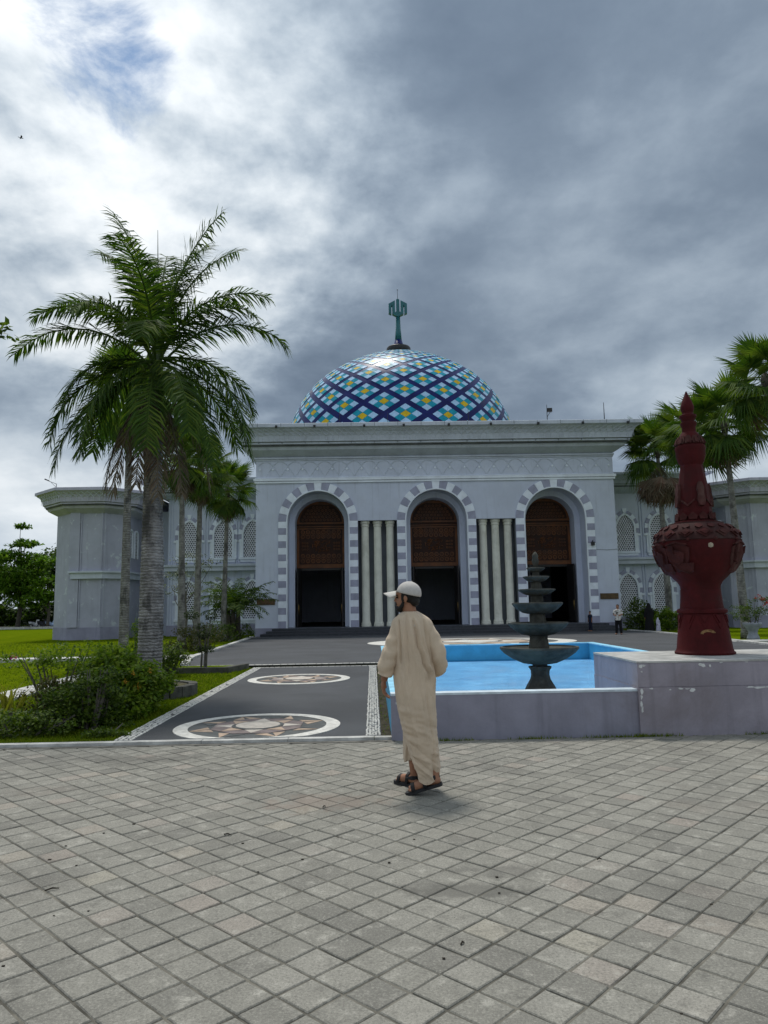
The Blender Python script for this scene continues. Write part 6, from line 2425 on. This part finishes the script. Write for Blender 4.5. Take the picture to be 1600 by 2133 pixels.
    for i in range(nr + 1):
        z, cx, cy, rx_, ry_ = ring_at(i / nr)
        for k in range(seg):
            a = 2 * PI * k / seg
            ca_, sa_ = math.cos(a), math.sin(a)
            e = 0.86
            ex, ey = math.copysign(abs(ca_) ** e, ca_), math.copysign(abs(sa_) ** e, sa_)
            u = rx_ * ex
            zz_ = z
            if z < 0.42:   # hem rises towards the far left leg and dips unevenly
                h_ = (0.42 - z) / 0.315
                zz_ = z + h_ * (0.17 * max(0.0, -ca_ * 0.75 + sa_ * 0.6) + 0.012 * math.sin(a * 5 + 1))
            wr = noise.noise((u * 46, z * 5.0, 2.0)) * 0.0045 * sm((z - 0.55) / 0.3) + noise.noise((u * 14 + z * 6, z * 34, 5.0)) * 0.0055 * sm((0.85 - z) / 0.4)
            d = fold(a, zz_, u) + wr + 0.006 * noise.noise((ca_ * 1.7, sa_ * 1.7, z * 4.2)) + 0.004 * noise.noise((ca_ * 5, sa_ * 5, z * 11))
            verts.append(L(cx + (rx_ + d) * ex, cy + (ry_ + d) * ey, zz_))
    rb.add(verts, [(i * seg + k, (i + 1) * seg + k, (i + 1) * seg + (k + 1) % seg, i * seg + (k + 1) % seg) for i in range(nr) for k in range(seg)])

    def sleeve(path_, seed):
        n_, sg = 70, 44
        vv = []
        for i in range(n_ + 1):
            f = i / n_ * (len(path_) - 1)
            j = min(int(f), len(path_) - 2)
            t = f - j
            p0, p1, p2, p3 = path_[max(j - 1, 0)], path_[j], path_[j + 1], path_[min(j + 2, len(path_) - 1)]
            q = [0.5 * ((2 * B_) + (-A_ + C_) * t + (2 * A_ - 5 * B_ + 4 * C_ - D_) * t * t + (-A_ + 3 * B_ - 3 * C_ + D_) * t ** 3) for A_, B_, C_, D_ in zip(p0, p1, p2, p3)]
            tan = Vector([c_ - a_ for a_, c_ in zip(p1[:3], p2[:3])]).normalized()
            uu = tan.cross(Vector((0, 1, 0))).normalized()
            ww = uu.cross(tan).normalized()
            g_ = i / n_
            for k in range(sg):
                a = 2 * PI * k / sg
                cr_ = 0.0042 * math.sin(g_ * 34 + 2.2 * math.sin(a + seed) + 1.5 * noise.noise((g_ * 4, math.cos(a), seed))) * sm((g_ - 0.18) / 0.25)
                cr_ += 0.005 * noise.noise((math.cos(a) * 1.5, math.sin(a) * 1.5, g_ * 5 + seed * 3)) + 0.005 * math.cos(a * 3 + seed + g_ * 3) * sm((g_ - 0.3) / 0.4)
                rr = q[3] * 0.95 + cr_
                vv.append(L(*(Vector(q[:3]) + uu * rr * math.cos(a) + ww * rr * 1.05 * math.sin(a))))
        rb.add(vv, [(i * sg + k, i * sg + (k + 1) % sg, (i + 1) * sg + (k + 1) % sg, (i + 1) * sg + k) for i in range(n_) for k in range(sg)] + [tuple(range(sg))[::-1]])

    sleeve([(0.262, 6.299, 1.425, 0.030), (0.232, 6.298, 1.385, 0.060), (0.196, 6.293, 1.29, 0.070), (0.160, 6.284, 1.17, 0.072), (0.122, 6.284, 1.06, 0.076), (0.104, 6.300, 0.965, 0.066)], 1.0)
    sleeve([(0.416, 6.299, 1.425, 0.030), (0.446, 6.298, 1.385, 0.060), (0.486, 6.291, 1.29, 0.072), (0.538, 6.276, 1.17, 0.078), (0.560, 6.290, 1.06, 0.074), (0.556, 6.375, 1.01, 0.072), (0.545, 6.45, 1.0, 0.07)], 2.3)
    # front panel blown round the far leg
    vv = []
    for i in range(31):
        f = i / 30
        c_ = Vector((0.335, 6.39, 0.66)).lerp(Vector((0.298, 6.475, 0.225)), f)
        for k in range(40):
            a = 2 * PI * k / 40
            rr = 0.105 - 0.042 * f + 0.006 * math.sin(a * 6 + f * 4)
            vv.append(L(c_.x + rr * 0.8 * math.cos(a), c_.y + rr * math.sin(a), c_.z + 0.01 * math.sin(a * 3)))
    rb.add(vv, [(i * 40 + k, (i + 1) * 40 + k, (i + 1) * 40 + (k + 1) % 40, i * 40 + (k + 1) % 40) for i in range(30) for k in range(40)])
    rob = rb.build('robe', robe_m, man, True)
    so = rob.modifiers.new('s', 'SOLIDIFY')
    so.thickness = 0.003
    hm = MB()                                     # stitched hem
    i = nr
    hem = [Vector(verts[i * seg + k]) for k in range(seg)]
    hm.tube(hem + [hem[0]], 0.0035, 5, cap=False)
    hm.build('hem', robe_m, rob, True)
    # neck loop on the back
    lp = MB()
    lp.tube([L(0.352, 6.198, 1.385), L(0.355, 6.186, 1.370), L(0.358, 6.198, 1.385)], 0.003, 5)
    lp.build('loop', brim_m, rob)
    # collar band
    cb = MB()
    ring = []
    for k in range(40):
        a = 2 * PI * k / 40
        ring.append(Vector(L(0.324 + 0.071 * math.cos(a), 6.308 + 0.070 * math.sin(a), 1.487 + 0.010 * math.sin(a))))
    cb.tube(ring + [ring[0]], 0.006, 6, cap=False)
    cb.build('collar', robe_m, rob, True)

    # ---- hair, beard
    hb = MB()
    hb.ellipsoid(P(-0.022, 0, 0.030), (0.094, 0.084, 0.092), rot=rot, seg=28, rings=20)
    hb.ellipsoid(P(-0.072, 0, -0.028), (0.040, 0.066, 0.050), rot=rot, seg=20, rings=14)
    for s in (-1, 1):
        hb.ellipsoid(P(0.014, s * 0.072, -0.004), (0.016, 0.010, 0.036), rot=rot)
    me = blob(hb, 'hair', 0.005, hair_m, 2)
    obj('hair', me, man)
    bd = MB()
    bd.ellipsoid(P(0.060, 0, -0.092), (0.038, 0.045, 0.034), rot=rot)
    for s in (-1, 1):
        bd.tube([P(0.012, s * 0.066, -0.035), P(0.024, s * 0.062, -0.068), P(0.052, s * 0.040, -0.094)], [0.012, 0.017, 0.022], 10)
    bd.tube([P(0.086, -0.028, -0.060), P(0.096, 0, -0.042), P(0.086, 0.028, -0.060)], [0.006, 0.007, 0.006], 8)
    me = blob(bd, 'beard', 0.0045, hair_m, 2)
    obj('beard', me, man)
    # ---- eyes and brows
    eb = MB()
    for s in (-1, 1):
        eb.tube([P(0.070, s * 0.050, 0.016), P(0.084, s * 0.032, 0.021), P(0.090, s * 0.014, 0.017)], [0.004, 0.006, 0.004], 6)
        eb.ellipsoid(P(0.079, s * 0.033, 0.003), (0.010, 0.014, 0.007), rot=rot, seg=10, rings=8)
    eb.build('brow', hair_m, man, True)
    # ---- cap
    cp = MB()
    seg, rings_ = 36, 12
    tilt = Matrix.Rotation(R(-14), 3, hs)       # lower at the back
    verts = []
    for i in range(rings_ + 1):
        el = (PI / 2) * i / rings_ - 0.10
        for k in range(seg):
            a = 2 * PI * k / seg
            q = Vector((0.109 * math.cos(el) * math.cos(a), 0.096 * math.cos(el) * math.sin(a), 0.100 * math.sin(el)))
            q = rot @ q
            q = tilt @ q
            verts.append(P(-0.020, 0, 0.040) + q)
    faces = [(i * seg + k, i * seg + (k + 1) % seg, (i + 1) * seg + (k + 1) % seg, (i + 1) * seg + k) for i in range(rings_) for k in range(seg)]
    cp.add(verts, faces)
    cap = cp.build('cap', cap_m, man, True)
    so = cap.modifiers.new('s', 'SOLIDIFY')
    so.thickness = 0.004
    bm_ = MB()
    verts, faces = [], []
    nu, nv = 18, 6
    for j in range(nv + 1):
        for i in range(nu + 1):
            u = -1 + 2 * i / nu
            v = j / nv
            f = 0.062 + math.cos(u * 1.25) * 0.026 + v * (0.122 * math.cos(u * 1.15) + 0.004)
            s = u * (0.088 - 0.010 * v)
            up = 0.058 - 0.020 * v - 0.042 * u * u
            verts.append(P(f, s, up))
    for j in range(nv):
        for i in range(nu):
            faces.append((j * (nu + 1) + i, j * (nu + 1) + i + 1, (j + 1) * (nu + 1) + i + 1, (j + 1) * (nu + 1) + i))
    bm_.add(verts, faces)
    o = bm_.build('brim', brim_m, cap, True)
    so = o.modifiers.new('s', 'SOLIDIFY')
    so.thickness = 0.006
    bt = MB()
    bt.ellipsoid(P(-0.020, 0, 0.040) + tilt @ Vector((0, 0, 0.101)), (0.009, 0.009, 0.005), seg=10, rings=6)
    bt.build('button', cap_m, cap, True)
    # ---- sandals
    def sandal(heel, toe):
        s_ = MB()
        h_, t_ = Vector(heel), Vector(toe)
        d = (t_ - h_).normalized()
        sd = Vector((-d.y, d.x, 0)).normalized()
        nz = d.cross(sd) * (1 if d.cross(sd).z > 0 else -1)
        LL = (t_ - h_).length
        prof_ = [(-0.045, 0.024), (-0.03, 0.036), (0.03, 0.038), (LL * 0.5, 0.040), (LL * 0.8, 0.050), (LL + 0.01, 0.046), (LL + 0.035, 0.026)]
        out = [h_ + d * a - nz * 0.018 + sd * w for a, w in prof_] + [h_ + d * a - nz * 0.018 - sd * w for a, w in prof_[::-1]]
        n_ = len(out)
        s_.add([p for p in out] + [p + nz * 0.026 for p in out], [tuple(range(n_)), tuple(range(n_, 2 * n_))[::-1]] + [(i, (i + 1) % n_, n_ + (i + 1) % n_, n_ + i) for i in range(n_)])
        so_ = s_.build('sandal', sole_m, man)
        st = MB()
        for a, hgt, w in ((LL * 0.82, 0.062, 0.050), (LL * 0.38, 0.092, 0.044)):
            for off in (-0.010, 0.0, 0.010):
                st.tube([h_ + d * (a + off) + sd * w, h_ + d * (a + off) + sd * w * 0.7 + nz * hgt * 0.75, h_ + d * (a + off) + nz * hgt, h_ + d * (a + off) - sd * w * 0.7 + nz * hgt * 0.75, h_ + d * (a + off) - sd * w], 0.0075, 6)
        for off in (0.052, 0.062, 0.072):
            st.tube([h_ + d * LL * 0.38 + sd * 0.044 + nz * 0.05, h_ + d * 0.01 + sd * 0.042 + nz * off, h_ - d * 0.040 + nz * off, h_ + d * 0.01 - sd * 0.042 + nz * off, h_ + d * LL * 0.38 - sd * 0.044 + nz * 0.05], 0.0075, 6)
        st.build('strap', sole_m, so_, True)
    sandal(RH, RT)
    sandal(LH, LT)


build_man()


# --- small figures near the building
def figure(loc, h, label, top_mat, leg_mat, face, dress=False, arms='down', head_mat=None, skin=True):
    b = MB()
    s = h / 1.7
    fx, fy = math.cos(face), math.sin(face)
    sx, sy = -fy, fx
    Q = lambda f, sd, z: (fx * f * s + sx * sd * s, fy * f * s + sy * sd * s, z * s)
    for sg in (-1, 1):
        b.tube([Q(0, sg * 0.09, 0.88), Q(0.01, sg * 0.11, 0.48), Q(-0.02 * sg, sg * 0.13, 0.07)], [0.085 * s, 0.06 * s, 0.042 * s], 10)
        b.tube([Q(-0.03, sg * 0.13, 0.04), Q(0.16, sg * 0.15, 0.035)], [0.045 * s, 0.04 * s], 8)
        b.ellipsoid(Q(0.16, sg * 0.15, 0.035), (0.04 * s,) * 3, seg=8, rings=6)
        if arms == 'folded':
            b.tube([Q(0, sg * 0.19, 1.38), Q(0.03, sg * 0.24, 1.12), Q(0.20, sg * 0.06, 1.08)], [0.055 * s, 0.045 * s, 0.035 * s], 8)
        else:
            b.tube([Q(0, sg * 0.19, 1.38), Q(0.0, sg * 0.24, 1.10), Q(0.05, sg * 0.25, 0.84)], [0.055 * s, 0.045 * s, 0.035 * s], 8)
            b.ellipsoid(Q(0.06, sg * 0.25, 0.79), (0.035 * s, 0.035 * s, 0.06 * s), seg=8, rings=6)
    b.tube([Q(0, 0, 0.82), Q(0, 0, 1.1), Q(0, 0, 1.38), Q(0, 0, 1.44)], [0.15 * s, 0.14 * s, 0.16 * s, 0.08 * s], 14)
    b.tube([Q(0, 0, 1.4), Q(0.01, 0, 1.55)], [0.06 * s, 0.055 * s], 10)
    b.ellipsoid(Q(0.01, 0, 1.59), (0.085 * s, 0.078 * s, 0.115 * s))
    b.tube([Q(0.08, 0, 1.61), Q(0.105, 0, 1.57)], [0.012 * s, 0.015 * s], 6)
    me = blob(b, 'person', 0.022 * s, skin_m, 2)
    o = obj('person', me, None, loc)
    tag(o, label, 'person')
    c = MB()
    if dress:
        c.lathe([(0.31 * s, 0.03 * s), (0.27 * s, 0.4 * s), (0.22 * s, 0.85 * s), (0.20 * s, 1.1 * s), (0.22 * s, 1.33 * s), (0.12 * s, 1.44 * s), (0.10 * s, 1.5 * s)], 0, 0, 20)
        for sg in (-1, 1):
            c.tube([Q(0, sg * 0.17, 1.38), Q(0.0, sg * 0.25, 1.10), Q(0.06, sg * 0.26, 0.86)], [0.08 * s, 0.07 * s, 0.085 * s], 10)
        obj('robe', blob(c, 'robe', 0.025 * s, top_mat, 2), o)
        v = MB()
        v.ellipsoid(Q(-0.01, 0, 1.60), (0.105 * s, 0.10 * s, 0.13 * s))
        v.tube([Q(-0.01, 0, 1.55), Q(-0.02, 0, 1.25)], [0.12 * s, 0.20 * s], 14)
        obj('headscarf', blob(v, 'headscarf', 0.025 * s, head_mat or top_mat, 2), o)
    else:
        c.tube([Q(0, 0, 0.80), Q(0, 0, 1.1), Q(0, 0, 1.38), Q(0, 0, 1.44)], [0.175 * s, 0.165 * s, 0.18 * s, 0.10 * s], 16)
        for sg in (-1, 1):
            c.tube([Q(0, sg * 0.17, 1.39), Q(0.02, sg * 0.235, 1.16)], [0.075 * s, 0.07 * s], 10)
        obj('shirt', blob(c, 'shirt', 0.022 * s, top_mat, 2), o)
        t = MB()
        for sg in (-1, 1):
            t.tube([Q(0, sg * 0.085, 0.90), Q(0.01, sg * 0.11, 0.48), Q(-0.02 * sg, sg * 0.13, 0.07)], [0.11 * s, 0.085 * s, 0.07 * s], 12)
        obj('trousers', blob(t, 'trousers', 0.022 * s, leg_mat, 2), o)
        q = MB()
        q.ellipsoid(Q(-0.012, 0, 1.635), (0.088 * s, 0.084 * s, 0.095 * s))
        obj('hair', blob(q, 'hair', 0.02 * s, hair_m, 1), o)
    return o


def print_shirt():
    m_, nt, b = new_mat('printed_white_shirt')
    P = world_pos(nt)
    c = mix(nt, map_range(nt, tex_noise(nt, P, 7.0, 4, 0.6, 0.5), 0.52, 0.58), (0.62, 0.61, 0.58), (0.10, 0.095, 0.085))
    nt.links.new(c, b.inputs['Base Color'])
    b.inputs['Roughness'].default_value = 0.9
    return m_


shirt_m = print_shirt()
black_cloth_m = M('black_cloth', (0.012, 0.012, 0.014), 0.9, 0.3, 8.0, 0.15)
navy_cloth_m = M('navy_cloth', (0.015, 0.018, 0.035), 0.9, 0.3, 8.0, 0.15)
white_cloth_m = M('white_lilac_cloth', (0.48, 0.47, 0.60), 0.9, 0.2, 12.0, 0.15)
figure((13.0, 38.6, pz(38.6)), 1.56, 'man in white printed shirt and black trousers with folded arms on the plaza', shirt_m, black_cloth_m, R(-120), arms='folded')
figure((16.55, 43.6, pz(43.6)), 1.66, 'woman in long black dress and headscarf by the bushes right of the portal', black_cloth_m, black_cloth_m, R(100), dress=True)
figure((16.95, 43.3, pz(43.3)), 0.80, 'small child in white and lilac dress beside the woman in black', white_cloth_m, white_cloth_m, R(-60), dress=True)
figure((13.72, 46.0, pz(46.0)), 1.25, 'child in dark clothes on the steps beside the right arch', navy_cloth_m, navy_cloth_m, R(-160))

# --- scooters parked on the far road
tyre_m = M('tyre_rubber', (0.015, 0.015, 0.015), 0.8)
seat_m = M('black_seat', (0.02, 0.02, 0.022), 0.6)


def scooter(x, y, label, colour, rz):
    t = thing('scooter', label, 'scooter', (x, y, -0.385), rz, 'scooters parked beyond the far lawn')
    bm_ = M('scooter_paint', colour, 0.35, 0.1, 3.0, 0.5)
    for xx in (-0.62, 0.62):
        b_ = MB()
        n = 18
        b_.tube([(xx + 0.25 * math.cos(2 * PI * k / n), 0, 0.29 + 0.25 * math.sin(2 * PI * k / n)) for k in range(n + 1)], 0.05, 8, cap=False)
        w_ = b_.build('wheel', tyre_m, t, True)
        b_ = MB()
        b_.tube([(xx, -0.04, 0.29), (xx, 0.04, 0.29)], 0.15, 14)
        b_.build('rim', kerb_m, w_)
    b_ = MB()
    b_.prism([(-0.80, 0.55), (-0.45, 0.45), (-0.10, 0.28), (0.28, 0.26), (0.46, 0.62), (0.62, 0.98), (0.50, 1.0), (0.30, 0.62), (0.16, 0.42), (-0.04, 0.44), (-0.14, 0.70), (-0.86, 0.78)], 'y', -0.14, 0.14)
    b_.prism([(0.42, 0.50), (0.88, 0.50), (0.80, 0.60), (0.50, 0.66)], 'y', -0.09, 0.09)
    b_.build('body', bm_, t)
    b_ = MB()
    b_.prism([(-0.84, 0.785), (-0.14, 0.705), (-0.08, 0.76), (-0.45, 0.82), (-0.80, 0.88)], 'y', -0.13, 0.13)
    b_.build('seat', seat_m, t)
    b_ = MB()
    b_.tube([(0.45, -0.32, 1.04), (0.55, -0.12, 1.03), (0.55, 0.12, 1.03), (0.45, 0.32, 1.04)], 0.022, 6)
    for s_ in (-1, 1):
        b_.tube([(0.52, s_ * 0.22, 1.03), (0.54, s_ * 0.30, 1.22)], 0.010, 5)
        b_.ellipsoid((0.54, s_ * 0.31, 1.25), (0.02, 0.06, 0.04), seg=8, rings=6)
    b_.build('handlebar', seat_m, t)


scooter(-39.9, 87.2, 'white scooter parked furthest left beyond the far lawn', (0.6, 0.62, 0.65), R(75))
scooter(-38.9, 87.0, 'black scooter parked between two others beyond the far lawn', (0.02, 0.02, 0.025), R(80))
scooter(-38.0, 87.3, 'pale blue scooter parked nearest the left tower beyond the far lawn', (0.30, 0.42, 0.60), R(70))

# --- a bird in the sky
BS = 0.5
bird = thing('bird', 'tiny dark bird flying in the cloudy sky at upper left', 'bird', (-13.99, 27.5, 20.66), 0.6)
b_ = MB()
b_.ellipsoid((0, 0, 0), (0.13, 0.04, 0.04), seg=10, rings=8)
b_.ellipsoid((0.13, 0, 0.015), (0.035, 0.028, 0.028), seg=8, rings=6)
b_.tube([(0.155, 0, 0.012), (0.19, 0, 0.005)], [0.010, 0.002], 5)
b_.add([(-0.10, -0.015, 0), (-0.10, 0.015, 0), (-0.23, 0.05, 0), (-0.23, -0.05, 0), (-0.10, 0, 0.008), (-0.23, 0, 0.006)], [(0, 4, 5, 3), (4, 1, 2, 5), (0, 3, 2, 1)])
b_.build('body', black_m, bird)
for s in (-1, 1):
    b_ = MB()
    b_.add([(0.06, 0, 0.02), (-0.05, 0, 0.02), (-0.06, s * 0.16, 0.09), (0.07, s * 0.15, 0.09), (-0.06, s * 0.32, 0.05),
            (0.06, 0, 0.010), (-0.05, 0, 0.012), (-0.06, s * 0.16, 0.083), (0.07, s * 0.15, 0.08)],
           [(0, 1, 2, 3), (3, 2, 4), (8, 7, 6, 5), (8, 4, 7), (0, 3, 8, 5), (1, 6, 7, 2)])
    b_.build('wing', black_m, bird)
bird.scale = (BS, BS, BS)
